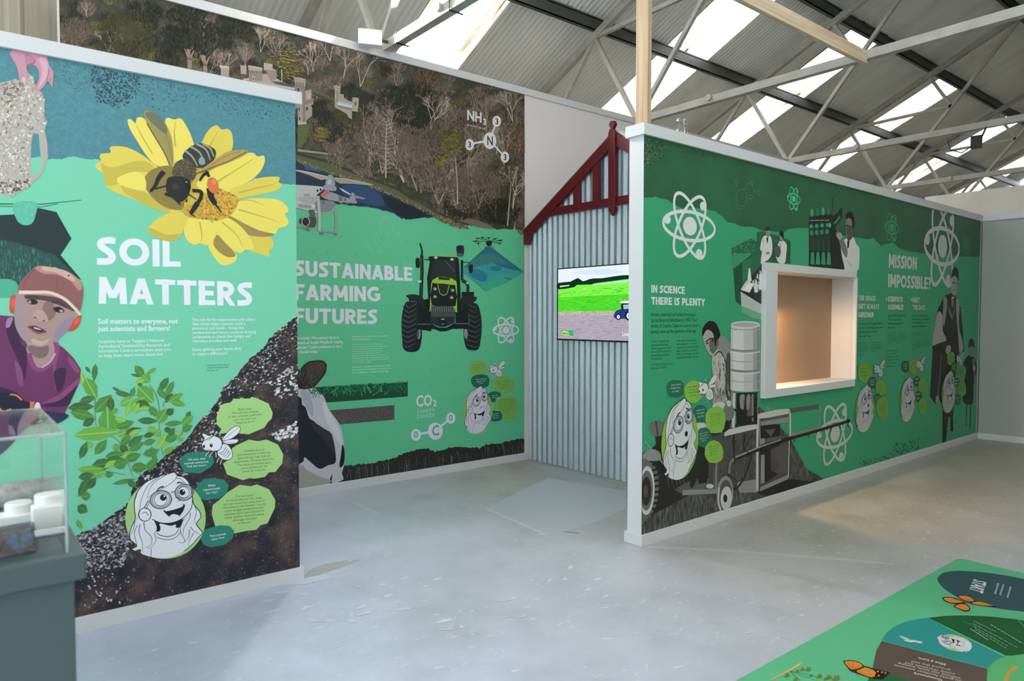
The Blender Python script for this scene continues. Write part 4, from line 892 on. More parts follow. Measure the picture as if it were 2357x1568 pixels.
# leafy plant
f = Fig('printed_plant', F1, .0013).z(160, 830, 4.02)
ST = '#7d8f74'
for q in ([(238, 340), (235, 480), (248, 610)], [(740, 230), (800, 320), (830, 440), (830, 600), (850, 800), (865, 880)], [(290, 700), (400, 705), (480, 780), (530, 850), (545, 960), (590, 1080)], [(80, 1010), (330, 1025), (520, 1060)], [(570, 1010), (690, 1070)], [(400, 250), (560, 310), (650, 330)], [(870, 430), (880, 380), (1000, 340)], [(1050, 600), (1040, 680), (960, 750)]): f.line(q, 13, ST, 7, sm=4)
GR = ['#5fa046', '#4f8a41', '#6fb04c', '#3f7440', '#86bf4e', '#41663a', '#74a93f']
LV = [(150, 60, 190, 110, 26, 3), (240, 40, 225, 180, 45, 3), (100, 110, 160, 280, 50, 4), (150, 170, 245, 345, 100, 0), (100, 380, 230, 345, 60, 3), (0, 440, 210, 425, 80, 5), (20, 480, 215, 520, 85, 1), (240, 470, 380, 330, 95, 1), (380, 340, 380, 480, 60, 5), (130, 600, 225, 540, 60, 5), (390, 480, 450, 450, 40, 0),
      (360, 680, 350, 450, 150, 0), (60, 690, 440, 660, 105, 2), (440, 620, 585, 570, 75, 1), (430, 540, 510, 560, 50, 4), (240, 860, 340, 740, 70, 1), (100, 900, 160, 760, 60, 3), (170, 800, 210, 760, 50, 2), (445, 690, 560, 650, 60, 2), (520, 680, 655, 630, 60, 5), (550, 700, 650, 640, 44, 4), (480, 780, 560, 700, 60, 1), (550, 790, 670, 700, 60, 3), (560, 830, 680, 760, 62, 1), (400, 810, 470, 790, 54, 0), (470, 790, 540, 850, 60, 5), (340, 890, 500, 860, 62, 1), (340, 930, 500, 920, 70, 3), (500, 890, 570, 860, 60, 4), (520, 920, 650, 870, 70, 1), (220, 970, 400, 950, 90, 3), (330, 990, 420, 930, 50, 4), (420, 980, 530, 930, 80, 1), (80, 1010, 300, 1000, 50, 6), (580, 990, 720, 985, 75, 1), (220, 1060, 320, 1030, 66, 2), (330, 1060, 400, 1050, 50, 1), (690, 870, 820, 830, 62, 1), (760, 800, 800, 960, 40, 1), (720, 1000, 810, 920, 66, 1), (90, 1080, 220, 1060, 60, 3), (410, 1140, 600, 1100, 34, 1), (540, 1110, 610, 1170, 50, 3), (90, 1250, 190, 1070, 70, 3), (170, 1180, 240, 1090, 62, 5), (110, 1260, 190, 1250, 70, 1), (80, 1350, 160, 1400, 80, 3), (70, 1480, 110, 1560, 40, 0),
      (610, 55, 690, 150, 66, 1), (570, 128, 660, 150, 22, 3), (800, 72, 710, 128, 30, 0), (680, 140, 740, 200, 80, 0), (610, 210, 690, 180, 46, 4), (640, 240, 670, 215, 40, 5), (640, 250, 770, 380, 120, 0), (570, 330, 600, 250, 40, 1), (430, 300, 570, 325, 40, 3), (400, 250, 470, 290, 22, 3), (910, 165, 830, 280, 56, 3), (820, 260, 880, 350, 50, 1), (960, 200, 890, 330, 46, 1), (890, 385, 950, 310, 50, 5), (920, 380, 1040, 310, 54, 0), (940, 380, 1065, 410, 52, 0), (470, 410, 590, 350, 64, 2), (520, 520, 570, 380, 40, 4), (560, 440, 680, 345, 66, 2), (620, 390, 740, 420, 66, 5), (600, 490, 640, 400, 50, 4), (650, 450, 740, 440, 44, 4), (740, 430, 810, 515, 60, 1), (640, 555, 805, 560, 54, 3), (820, 570, 900, 450, 84, 0), (900, 500, 960, 450, 56, 5), (890, 590, 1040, 575, 42, 1), (1080, 520, 1120, 475, 34, 3), (1045, 590, 1135, 515, 62, 0), (1045, 650, 1130, 605, 54, 1), (720, 630, 800, 660, 66, 2), (790, 700, 840, 640, 60, 2), (690, 700, 780, 680, 40, 5), (830, 800, 900, 690, 82, 4), (890, 740, 990, 690, 70, 1), (870, 860, 970, 800, 46, 6), (980, 680, 1030, 660, 40, 4), (1000, 745, 1060, 720, 30, 2), (690, 770, 790, 740, 50, 1), (880, 650, 930, 630, 44, 5), (920, 690, 970, 630, 44, 3)]
f.build(m1, name='plant_stems')
for grp in (LV[:43], LV[43:48], LV[48:]):
    f = Fig('printed_leaves', F1, .0018, .00002).z(160, 830, 4.02)
    for x1, y1, x2, y2, w, c in grp: f.leaf(x1-(x2-x1)*.08, y1-(y2-y1)*.08, x2+(x2-x1)*.1, y2+(y2-y1)*.1, w*1.22, GR[c], ['#8fc36a', '#6da552', '#9fd06f', '#5c8f53', '#b5d96a', '#5d8050', '#9bc95c'][c])
    f.build(m1)
# boy in a cap leaning over
f = Fig('printed_boy', F1, .0022).z(0, 600, 4.357)
P1, P2, P3, P4 = '#6d3460', '#3f2145', '#8a4a78', '#a97ba3'
f.poly([(-250, 560), (0, 548), (140, 560), (280, 860), (540, 810), (640, 880), (740, 980), (810, 1090), (800, 1220), (720, 1390), (650, 1530), (400, 1560), (-250, 1560)], P1)
for P, c in (([(60, 620), (150, 570), (210, 830), (270, 900), (250, 1200), (180, 1000), (90, 800)], P2), ([(-100, 1280), (120, 1300), (260, 1420), (280, 1560), (-100, 1560)], P2), ([(560, 880), (600, 900), (560, 1080), (600, 1250), (560, 1300), (530, 1060)], P3), ([(690, 960), (790, 1080), (770, 1130), (690, 1020)], P3), ([(790, 1200), (700, 1300), (560, 1400), (420, 1460), (660, 1460), (720, 1390)], P2), ([(420, 1430), (600, 1340), (790, 1180), (780, 1240), (600, 1400)], P3), ([(150, 1000), (220, 1100), (230, 1260), (180, 1230), (160, 1120)], P3), ([(70, 590), (130, 570), (100, 660), (60, 670)], P4), ([(540, 1120), (660, 1080), (640, 1240), (580, 1320)], P2)): f.poly(P, c, 4)
f.poly([(270, 860), (520, 820), (560, 900), (500, 1030), (420, 1075), (360, 1070), (310, 980)], '#a98b84', 4); f.poly([(280, 860), (480, 850), (470, 950), (400, 980), (330, 950)], '#7d6568', 4)
f.line([(290, 930), (330, 1050), (400, 1098), (500, 1040), (570, 930), (560, 820)], 42, '#8c4577', sm=5); f.line([(415, 1075), (500, 1020), (555, 930)], 14, '#c7a2c4', sm=5)
f.poly([(105, 370), (140, 345), (170, 380), (170, 540), (130, 535), (95, 500)], '#c4503f', 4); f.ell(130, 430, 22, 55, '#e85a3c', .1); f.poly([(745, 590), (800, 550), (818, 570), (790, 650), (740, 700), (680, 700)], '#c4503f', 4); f.ell(770, 610, 22, 42, '#e85a3c', .6)
f.poly([(180, 310), (300, 320), (600, 340), (750, 500), (740, 590), (660, 720), (540, 820), (420, 865), (320, 850), (220, 780), (150, 640), (148, 450)], '#ac8d88', 4)
f.poly([(148, 450), (185, 330), (240, 340), (230, 480), (250, 640), (300, 800), (220, 780), (150, 640)], '#a28d93', 4); f.poly([(560, 700), (640, 600), (735, 560), (740, 600), (660, 720), (540, 820)], '#96859a', 4); f.poly([(250, 345), (420, 350), (600, 380), (730, 470), (740, 510), (600, 450), (440, 400), (280, 385)], '#5d4547', 4); f.poly([(440, 430), (520, 420), (560, 530), (500, 600), (430, 560)], '#8d6b6a', 4)
f.poly([(320, 780), (420, 810), (500, 780), (440, 845), (340, 840)], '#c6a49b', 4)
f.ell(325, 415, 55, 26, '#3a2c32', .15); f.ell(300, 415, 18, 14, '#9fa2a8', .15); f.ell(330, 415, 20, 20, '#1f1c22'); f.ell(590, 495, 58, 28, '#3a2c32', .25); f.ell(615, 505, 20, 14, '#9fa2a8', .2); f.ell(578, 493, 20, 20, '#1f1c22')
f.line([(255, 380), (330, 360), (400, 385)], 16, '#40302f', 8, sm=4); f.line([(520, 420), (600, 425), (670, 470)], 16, '#40302f', 8, sm=4); f.line([(270, 405), (330, 388), (375, 410)], 8, '#241c20', sm=4); f.line([(535, 475), (600, 468), (645, 510)], 8, '#241c20', sm=4)
f.poly([(330, 560), (360, 500), (440, 510), (480, 580), (470, 615), (400, 610), (340, 580)], '#bb9a92', 4); f.ell(352, 572, 15, 9, '#6b474a', .3); f.ell(440, 605, 15, 8, '#6b474a', .2)
f.poly([(275, 665), (340, 650), (420, 680), (468, 715), (400, 740), (330, 710)], '#7d4a55', 4); f.poly([(305, 668), (360, 668), (440, 705), (390, 712)], '#2e1c24', 4); f.poly([(340, 668), (400, 685), (410, 697), (350, 684)], '#cfc4c8', 3); f.line([(300, 690), (370, 735), (450, 728)], 12, '#a87078', 6, sm=4)
CP, CP2, CP3 = '#8f5d5c', '#b98a80', '#e6cdbb'
f.poly([(180, 310), (200, 220), (270, 140), (350, 65), (430, 52), (560, 75), (680, 110), (780, 180), (830, 260), (830, 380), (800, 510), (760, 500), (650, 400), (520, 340), (350, 320), (230, 330)], CP, 4); f.poly([(350, 70), (430, 54), (560, 75), (680, 110), (780, 180), (825, 260), (790, 300), (700, 200), (560, 140), (430, 130)], CP2, 4); f.poly([(430, 60), (600, 85), (690, 120), (760, 200), (690, 190), (560, 120), (440, 100)], '#d0aa9c', 4)
f.line([(190, 318), (350, 318), (500, 322), (640, 380), (740, 470), (808, 545)], 34, CP3, 26, sm=5); f.line([(580, 150), (560, 300)], 5, '#7a4a4c'); f.line([(340, 90), (260, 200), (230, 300)], 6, '#7a4a4c', sm=4); f.ell(690, 150, 10, 10, '#7a4a4c')
f.poly([(-100, 1370), (90, 1330), (230, 1410), (300, 1420), (310, 1500), (-100, 1560)], '#1c2036', 4); f.line([(100, 1345), (160, 1350), (220, 1400)], 14, '#d98a4a', sm=4); f.poly([(300, 1415), (350, 1415), (330, 1500), (300, 1500)], '#d9743f'); f.poly([(340, 1500), (360, 1430), (390, 1425), (408, 1470), (400, 1500)], '#d9d6dc', 3); f.poly([(-20, 1450), (50, 1530), (-20, 1545)], '#d9843f'); f.poly([(60, 1500), (110, 1480), (120, 1530), (60, 1530)], '#d9743f')
f.poly([(-100, 1540), (650, 1530), (560, 1640), (300, 1650), (60, 1900), (-100, 1960)], '#2a3350', 4); f.build(m1)
# cartoon girl, cartoon bee and speech bubbles
f = Fig('cartoon_girl', F1, .0024).z(270, 1060, 6.532); girl(f); f.build(m1)
ZB = (400, 900, 4.1276); LM, DG = '#a8d687', '#2c8473'
for P, c, w, ro in (
      ([(405, 250), (440, 150), (480, 120), (535, 112), (575, 75), (720, 72), (770, 62), (900, 120), (940, 210), (930, 265), (895, 295), (860, 350), (790, 380), (712, 412), (610, 405), (540, 390), (425, 412), (452, 362), (410, 320)], LM, (['Buzz, buzz.', 'You said you wanted', 'to be a scientist, well now', 'you can, and I can', 'help you do it!'], 518, 192, 832, 320), 170),
      ([(552, 545), (600, 515), (715, 463), (800, 478), (880, 462), (990, 510), (1040, 605), (1030, 690), (965, 770), (905, 775), (865, 818), (765, 835), (725, 828), (655, 848), (505, 795), (468, 690), (540, 640)], LM, (['Scientists here at', 'Johnstown love it when you', 'girls and boys help with soil', 'experiments. We bees love it too.', 'The more you humans learn', 'about healthy soil, the', 'better for everyone.'], 568, 588, 956, 785), 558),
      ([(370, 1085), (430, 1040), (510, 965), (625, 893), (730, 907), (790, 888), (905, 935), (965, 1040), (960, 1110), (890, 1260), (825, 1275), (785, 1320), (690, 1330), (575, 1355), (500, 1300), (395, 1290), (360, 1170)], LM, (['You can count', 'on me to tell you! Yes, really,', 'you can count how many bees or', 'other insects visit flowers. You can', 'count wriggly earthworms too,', 'and even bury a pair of pants to', 'check whether there are plenty', 'of hungry microbes', 'in the soil.'], 460, 1025, 876, 1285), 988),
      ([(52, 680), (75, 625), (130, 590), (240, 578), (290, 576), (370, 620), (384, 680), (345, 730), (250, 785), (120, 775), (75, 795), (95, 760)], DG, (['Oh bee, that', 'sounds awesome.', 'Tell me more.'], 98, 668, 334, 732, .006), 648),
      ([(205, 865), (255, 870), (280, 840), (375, 827), (480, 845), (522, 900), (505, 965), (430, 1020), (300, 1040), (235, 1015), (200, 950), (225, 900)], DG, (['What', 'experiments', 'can I do?'], 278, 918, 440, 985, .006), 900),
      ([(255, 1400), (290, 1320), (400, 1285), (445, 1277), (530, 1285), (575, 1330), (560, 1400), (490, 1460), (350, 1488), (280, 1460)], DG, (['That sounds', 'super fun!'], 338, 1392, 496, 1424, .006), 1366)):
    speech(m1, F1, .0017 if c == LM else .0022, ZB, P, c, w, '#3c5a3a' if c == LM else WH, ro)
f = Fig('cartoon_bee', F1, .0032).z(400, 900, 4.1276); f.x0 = 400+262/4.1276; f.y0 = 900+332/4.1276; bee_toon(f); f.build(m1)
# ================================================================== back board: woodland, castle and SUSTAINABLE FARMING FUTURES
u2r = F2.uv(1207, 600, PO)[0]
m2 = empty('wall_mural', F2.P(1.2, .075, PO), label='tall mural of a wooded castle above green SUSTAINABLE FARMING FUTURES lettering', cat='mural')
CL2 = (u2l+.001, u2r, .075, 3.80)
G2 = '#63c598'
f = Fig('background', F2, .0004); f.raw([(u2l+.001, .075), (u2r, .075), (u2r, 3.80), (u2l+.001, 3.80)], [(0, 1, 2, 3)], G2); f.build(m2)
f = Fig('dot_grid', F2, .0006); R = random.Random(2)
for i in range(34):
    for j in range(13):
        u = -1.0+i*.128; v = .42+j*.148
        if -.1 < u < u2r-.02: f.raw([(u+.0055*math.cos(t), v+.0055*math.sin(t)) for t in (0, 1.26, 2.5, 3.8, 5)], [(0, 1, 2, 3, 4)], '#3d9870'); f.off -= f.step
f.build(m2, kind='stuff')
# --- woodland photograph
def jag(pts, k, amp, seed):
    R = random.Random(seed); o = []
    for i in range(len(pts)-1):
        for j in range(k):
            t = j/k; o.append((pts[i][0]+(pts[i+1][0]-pts[i][0])*t+R.uniform(-amp, amp)*.5, pts[i][1]+(pts[i+1][1]-pts[i][1])*t+R.uniform(-amp, amp)))
    return o+[pts[-1]]
Z3 = (680, 0, 2.8)
lowedge = jag([(-700, 1310), (15, 1316), (250, 1313), (400, 1328), (480, 1335), (560, 1355), (640, 1375), (680, 1405), (730, 1418), (830, 1402), (910, 1402), (950, 1430), (1050, 1465), (1100, 1450), (1160, 1460), (1280, 1478), (1400, 1478), (1500, 1490)], 6, 5, 4)
M_wood = inkm('print_woodland', lambda n: n.base(n.mix(n.ramp(n.noise(n.co(), 3.2, 4), [(.4, (0, 0, 0)), (.62, (1, 1, 1))]), n.ramp(n.noise(n.co(), 16, 8, .7), [(.3, '#201f1c'), (.45, '#3b3831'), (.58, '#565045'), (.72, '#74695d')]), n.ramp(n.noise(n.co(), 22, 8, .7), [(.3, '#1d211a'), (.45, '#33382a'), (.6, '#4b4c38'), (.75, '#5f5b46')]))))
f = Fig('woodland_photograph', F2, .0010).z(*Z3); f.clip = CL2
pg = [f.U(p) for p in lowedge]; pg[0] = (u2l+.001, pg[0][1]); pg[-1] = (u2r, pg[-1][1]); pg += [(u2r, 3.80), (u2l+.001, 3.80)]
f.raw(pg, tessellate_polygon([[Vector((a, b, 0)) for a, b in pg]]), '#44403a'); wood = f.build(m2, M_wood)
# trees, from the hill top down
R = random.Random(42)
TW = Fig('tree_crowns', F2, .0013, .00001); TW.clip = CL2
PAL = {'brown': ['#6d5f55', '#7f6f64', '#5a4e46', '#8f7f72', '#463e38'], 'pink': ['#7a695f', '#6a5a52', '#8b786c', '#504641'], 'dark': ['#2f3328', '#23271f', '#3c4030', '#1b1e1a'], 'olive': ['#4a4a2e', '#5a5632', '#3b3d28', '#66603a'], 'rust': ['#836450', '#6d5546', '#8f735d', '#564740']}
def crown(cx, cy, w, h, pal, num=None):
    num = num or int(30+w*h*(.07 if w < 60 else .10)); P = PAL[pal]; base = hexc(P[-1])
    k = 14; pts = [(cx+w/2*math.cos(2*math.pi*i/k)*R.uniform(.8, 1.1), cy+h/2*math.sin(2*math.pi*i/k)*R.uniform(.8, 1.1)) for i in range(k)]
    if w < 60: TW.poly(pts, P[-1])
    b = [hexc(c) for c in P]; TW.off += TW.step
    for q in range(num):
        t = R.uniform(0, 6.283); r_ = math.sqrt(R.random()); x = cx+w/2*r_*math.cos(t); y = cy+h/2*r_*math.sin(t); a = -1.57+ (x-cx)/w*1.3+R.uniform(-.5, .5); l = R.uniform(4, 10); ww = R.uniform(.8, 2.4)
        lit = (y-cy)/h; c = b[min(len(b)-1, max(0, int((lit+.5)*len(b)*.8+R.uniform(-1, 1))))]
        dx, dy = math.cos(a)*l, math.sin(a)*l; k0 = len(TW.v)
        for p in ((x-dy*ww/l/2, y+dx*ww/l/2), (x+dy*ww/l/2, y-dx*ww/l/2), (x+dx+dy*ww/l/4, y+dy-dx*ww/l/4), (x+dx-dy*ww/l/4, y+dy+dx*ww/l/4)):
            u, v = TW.U(p); u = min(max(u, CL2[0]), CL2[1]); v = min(v, CL2[3]); TW.v.append(TW.F.P(u, v, TW.off))
        TW.f.append((k0, k0+1, k0+2, k0+3)); TW.c.append(c)
BR = Fig('bare_branches', F2, .0044, 1e-7); BR.clip = CL2
def branch(x, y, a, l, w, d, col):
    x2, y2 = x+math.cos(a)*l, y+math.sin(a)*l; c = hexc(col); nx, ny = -math.sin(a)*w/2, math.cos(a)*w/2; k0 = len(BR.v); BR.off += 1e-7
    for p in ((x+nx, y+ny), (x-nx, y-ny), (x2-nx*.6, y2-ny*.6), (x2+nx*.6, y2+ny*.6)):
        u, v = BR.U(p); u = min(max(u, CL2[0]), CL2[1]); v = min(v, CL2[3]); BR.v.append(BR.F.P(u, v, BR.off))
    BR.f.append((k0, k0+1, k0+2, k0+3)); BR.c.append(c)
    if d > 0:
        for q in range(R.choice((2, 2, 3))): branch(x2, y2, a+R.uniform(-.62, .62), l*R.uniform(.6, .85), w*.68, d-1, col)
def bare(x, y, h, col='#a08d7e', d=4, spread=.25):
    for q in range(2): branch(x, y, -1.57+R.uniform(-spread, spread), h*.30, max(1.2, h*.025), d, col)
capline = lambda x: 36.7+(x-600)*.275+22
pals = ['brown', 'pink', 'dark', 'olive', 'brown', 'dark', 'pink', 'brown']
for row in range(9):                              # broad cover, far to near
    for k in range(26):
        x = 130+k*44+R.uniform(-20, 20); y = capline(x)+6+row*36+R.uniform(-14, 14)
        low = 345+max(0, (x-700))*.36
        if y > low: continue
        if 560 < x < 860 and 150+(x-560)*.2 < y < 330+ (x-560)*.18 and y > 150+(x-560)*.28 and row > 2 and x < 840: pal = 'dark' if R.random() < .5 else 'brown'
        else: pal = R.choice(pals)
        if x < 420 and R.random() < .6: pal = R.choice(['olive', 'dark'])
        s_ = R.uniform(.8, 1.2)*(24+row*5); crown(x, y, s_*1.15, s_, pal)
        if R.random() < .75 and pal in ('brown', 'pink'): bare(x, y+s_*.55, s_*1.25, R.choice(['#a8968a', '#927f73', '#b7a596', '#86756a']), 3)
for x, y, w, h, p in ((290, 90, 130, 130, 'olive'), (450, 90, 110, 90, 'dark'), (540, 60, 90, 60, 'dark'), (330, 30, 80, 50, 'dark'), (170, 75, 70, 60, 'pink'), (430, 35, 90, 40, 'dark'), (980, 190, 60, 60, 'rust'), (960, 235, 90, 90, 'dark'), (905, 240, 70, 80, 'dark'), (1080, 300, 120, 90, 'pink'), (1150, 260, 110, 80, 'brown'), (1160, 420, 90, 110, 'olive'), (1185, 330, 60, 80, 'rust'), (860, 320, 90, 100, 'pink'), (800, 280, 70, 70, 'olive'), (760, 300, 60, 60, 'dark'), (930, 350, 110, 120, 'pink'), (1010, 390, 110, 120, 'brown'), (1090, 440, 120, 110, 'pink'), (1150, 490, 90, 60, 'dark'), (1000, 330, 80, 90, 'brown')): crown(x, y, w, h, p)
for x, y, h in ((520, 160, 40), (480, 175, 60), (435, 160, 50), (250, 120, 60), (470, 95, 60), (310, 45, 50), (640, 150, 70), (760, 140, 90), (790, 180, 90), (830, 200, 100), (720, 165, 70), (850, 370, 120), (880, 400, 130), (930, 420, 140), (960, 440, 120), (1010, 470, 150), (1050, 480, 130), (1100, 480, 120), (1140, 500, 110), (1070, 400, 110), (1160, 380, 90), (990, 300, 90), (1120, 300, 80), (1180, 280, 80), (910, 330, 90), (1180, 480, 100), (560, 170, 60), (600, 120, 60)): bare(x, y, h, R.choice(['#b3a193', '#c4b3a5', '#9c897c']), 5, .5)
# the golden conifers
for gx, gy, gw, gh in ((664, 148, 62, 66), (1040, 330, 58, 62), (1015, 372, 26, 22), (740, 310, 28, 34)):
    crown(gx, gy, gw, gh, 'olive'); TW.off += .0002
    for q in range(230):
        x = gx+R.gauss(0, .24)*gw; y = gy+R.uniform(-.5, .5)*gh; TW.line([(x, y), (x+R.uniform(-9, -3), y-R.uniform(1, 4))] if R.random() < .5 else [(x, y), (x+R.uniform(3, 9), y+R.uniform(-1, 3))], R.uniform(.7, 1.5), R.choice(['#7d6e35', '#8f7e40', '#5f5530', '#a08e4e', '#494428']))
for q in ([(1053, 470), (1053, 430), (1048, 360)], [(888, 410), (888, 350), (890, 280)], [(1168, 520), (1172, 470), (1176, 425)], [(1184, 528), (1186, 512)]): BR.line(q, 4, '#b9aa9a', 1.5)
for y in range(280, 400, 9):
    for s_ in (-1, 1): BR.line([(889, y), (889+s_*R.uniform(8, 22), y-R.uniform(2, 9))], 1.3, '#b9aa9a', .5)
# tall stump trunks at the left
for x, y in ((437, 158), (473, 172)): BR.line([(x, y), (x-1, y-22), (x-4, y-45)], 10, '#9a8376', 6); BR.line([(x, y-20), (x+9, y-42)], 5, '#9a8376', 2); BR.line([(x-2, y-20), (x-12, y-46)], 4, '#9a8376', 2)
TW.build(wood, kind='stuff')
# --- lawns, path, river
f = Fig('riverside', F2, .0046, .00003).z(*Z3); f.clip = CL2
f.poly([(15, 800), (90, 810), (70, 900), (40, 950), (15, 955)], '#5e6a3f'); f.poly([(80, 545), (140, 560), (180, 600), (250, 640), (255, 660), (200, 640), (150, 600), (90, 585)], '#56623d'); f.poly([(110, 590), (250, 650), (250, 668), (120, 612)], '#45413f')
lawn = [(-300, 960), (15, 985), (120, 1000), (300, 1005), (380, 1060), (470, 1110), (570, 1150), (650, 1205), (760, 1290), (960, 1400), (1130, 1480), (1060, 1470), (950, 1430), (800, 1340), (620, 1255), (400, 1165), (250, 1130), (130, 1080), (15, 1035), (-300, 960)]
f.poly(lawn, '#5a6140'); f.poly([(410, 1080), (520, 1105), (590, 1160), (640, 1200), (560, 1170), (470, 1130)], '#6b5a47', 3); f.line([(-300, 950), (15, 992), (200, 1040), (400, 1120), (560, 1180), (660, 1220), (760, 1285)], 20, '#3a3638', 16); f.line([(15, 968), (150, 985), (280, 1000)], 16, '#a0958a', 10)
lowr = [p for p in lowedge if -700 <= p[0] <= 1120]
f.poly([(-300, 1000), (15, 1040), (130, 1082), (250, 1132), (400, 1168), (500, 1207), (620, 1257), (720, 1302), (800, 1342), (870, 1370), (950, 1428)]+[p for p in lowr if p[0] < 950][::-1], '#21324c')
f.poly([(60, 1060), (150, 1085), (160, 1110), (60, 1090)], '#33598c'); f.poly([(330, 1190), (470, 1210), (560, 1270), (560, 1330), (400, 1300), (300, 1240)], '#2a4a74', 4); f.poly([(560, 1260), (700, 1310), (850, 1390), (700, 1405), (600, 1330)], '#1a2130', 4)
f.scatter([(15, 1025), (130, 1070), (250, 1115), (400, 1150), (620, 1240), (800, 1325), (960, 1400), (1130, 1470), (1060, 1475), (950, 1435), (800, 1350), (620, 1265), (400, 1175), (130, 1090), (15, 1045)], 520, 13, 9, ['#8d7a58', '#6d6044', '#a38d68', '#57523a', '#7a6a4c'], seed=5)
f.poly([(980, 1390), (1130, 1410), (1230, 1440), (1280, 1475), (1180, 1465), (1080, 1430)], '#7a6a5e', 3); f.build(wood)
BR.off = PO+.0052
BR.build(wood, kind='stuff')
# --- castle
f = Fig('castle', F2, .0058, .00003).z(560, 120, 7.84)
S1, S2, S3, S4 = '#a79a90', '#8a7d74', '#c0b5ab', '#4a443f'
f.poly([(0, 480), (100, 470), (100, 520), (0, 510)], S3)
f.poly([(80, 240), (200, 250), (345, 285), (345, 400), (440, 390), (440, 330), (370, 330), (370, 190), (530, 220), (530, 300), (600, 330), (600, 470), (700, 530), (930, 620), (930, 690), (0, 510), (95, 500), (110, 400)], S1)
f.poly([(95, 330), (345, 360), (345, 520), (110, 520)], S2); f.poly([(420, 320), (600, 335), (600, 480), (500, 520), (420, 400)], S2); f.poly([(370, 190), (530, 222), (530, 300), (370, 290)], S1)
for x in range(120, 340, 36): f.line([(x, 330), (x+4, 380)], 10, S4)
for x in range(85, 340, 44): f.poly([(x, 238+(x-85)*.17), (x+22, 242+(x-85)*.17), (x+22, 262+(x-85)*.17), (x, 258+(x-85)*.17)], S3)
f.poly([(160, 430), (200, 440), (200, 520), (160, 515)], S3); f.ell(180, 480, 12, 28, S4); f.poly([(355, 340), (420, 355), (420, 385), (355, 375)], S4)
f.poly([(350, 560), (930, 650), (930, 690), (560, 620), (200, 545)], S3); f.poly([(500, 520), (700, 540), (900, 600), (930, 640), (600, 580)], '#4c4f58'); f.line([(690, 310), (698, 540)], 12, '#d8d4d0')
f.poly([(905, 450), (1000, 450), (1125, 495), (1125, 580), (1110, 640), (1110, 700), (1230, 670), (1230, 850), (1275, 840), (1260, 940), (1215, 970), (1245, 1000), (1240, 1150), (1130, 1240), (1100, 1290), (985, 1285), (985, 950), (1065, 930), (1065, 720), (930, 690), (930, 580)], S1)
f.poly([(1070, 700), (1120, 700), (1120, 1250), (1070, 1270)], S2); f.poly([(930, 580), (1110, 620), (1110, 700), (930, 690)], S2)
for x in range(925, 1110, 38): f.line([(x, 530+(x-925)*.12), (x+6, 600+(x-925)*.12)], 12, S4)
for x in range(910, 1120, 44): f.poly([(x, 448+(x-910)*.2), (x+24, 452+(x-910)*.2), (x+24, 474+(x-910)*.2), (x, 470+(x-910)*.2)], S3)
for x, y, w, h in ((975, 650, 36, 60), (1155, 740, 26, 110), (1190, 735, 22, 105), (1000, 1000, 20, 60), (1130, 990, 36, 60), (1005, 1170, 24, 60)): f.poly([(x, y), (x+w, y), (x+w, y+h), (x, y+h)], S4 if y != 740 and y != 735 else S3)
f.poly([(1120, 870), (1275, 830), (1270, 900), (1130, 950)], S2); f.poly([(985, 1230), (1100, 1270), (1140, 1250), (1140, 1300), (985, 1310)], S3)
f.poly([(1625, 605), (1700, 600), (1755, 625), (1750, 720), (1735, 750), (1815, 765), (1815, 830), (1900, 880), (1965, 900), (1970, 820), (2020, 815), (2085, 830), (2080, 960), (2060, 1080), (1960, 1060), (1960, 1210), (1900, 1180), (1860, 1110), (1730, 1040), (1650, 990), (1650, 700)], S1)
f.poly([(1700, 870), (1960, 950), (1965, 1005), (1700, 950)], '#c3cbdc'); f.poly([(1700, 960), (1965, 1010), (1960, 1060), (1730, 1000)], S2); f.line([(1690, 700), (1700, 900)], 30, S2); f.ell(2025, 930, 14, 40, S4); f.ell(1670, 800, 10, 30, S3)
for x in range(1710, 1960, 28): f.line([(x, 875+(x-1710)*.3), (x, 905+(x-1710)*.3)], 12, S2)
f.poly([(-56, 235), (60, 245), (55, 400), (-40, 395)], S1); f.build(wood)
f = Fig('castle_tower', F2, .0058).z(130, 0, 4.135); f.poly([(1552, 620), (1645, 632), (1640, 735), (1562, 715), (1565, 660)], S1); f.poly([(1552, 620), (1645, 632), (1643, 655), (1554, 642)], S3); f.build(wood)
# --- camera drone
f = Fig('camera_drone', F2, .0066).z(680, 370, 8.254)
D1, D2, D3, D4 = '#c3c3c6', '#97a0aa', '#6f757e', '#2a2c31'
f.poly([(-400, 480), (430, 485), (530, 540), (420, 640), (400, 700), (420, 760), (740, 790), (730, 920), (690, 965), (540, 1000), (380, 990), (60, 900), (-400, 860)], D1, 3); f.poly([(60, 700), (380, 690), (380, 820), (140, 800)], '#aeb0b2', 3); f.poly([(400, 760), (740, 780), (710, 940), (520, 990), (380, 940)], '#85888a', 3)
f.poly([(480, 640), (640, 590), (900, 680), (1130, 750), (1170, 790), (1150, 812), (1000, 800), (760, 770), (560, 720)], D2, 3); f.poly([(820, 650), (900, 690), (890, 770), (820, 760)], D3); f.poly([(920, 700), (980, 720), (960, 770), (920, 765)], D3)
f.poly([(-300, 170), (50, 175), (300, 225), (620, 300), (630, 350), (480, 365), (250, 270), (50, 205), (-300, 200)], '#b5aa9b'); f.poly([(720, 320), (950, 335), (1250, 400), (1450, 445), (1440, 475), (1100, 440), (850, 435), (760, 390)], '#a89c8c'); f.line([(50, 180), (300, 228), (620, 305)], 12, '#d9d2c8'); f.line([(760, 325), (1000, 350), (1445, 450)], 10, '#d5cec4')
f.poly([(820, 510), (900, 540), (1060, 640), (1050, 660), (900, 580)], '#c9c8c6'); f.poly([(1130, 650), (1345, 715), (1290, 735), (1140, 710)], '#8e8880')
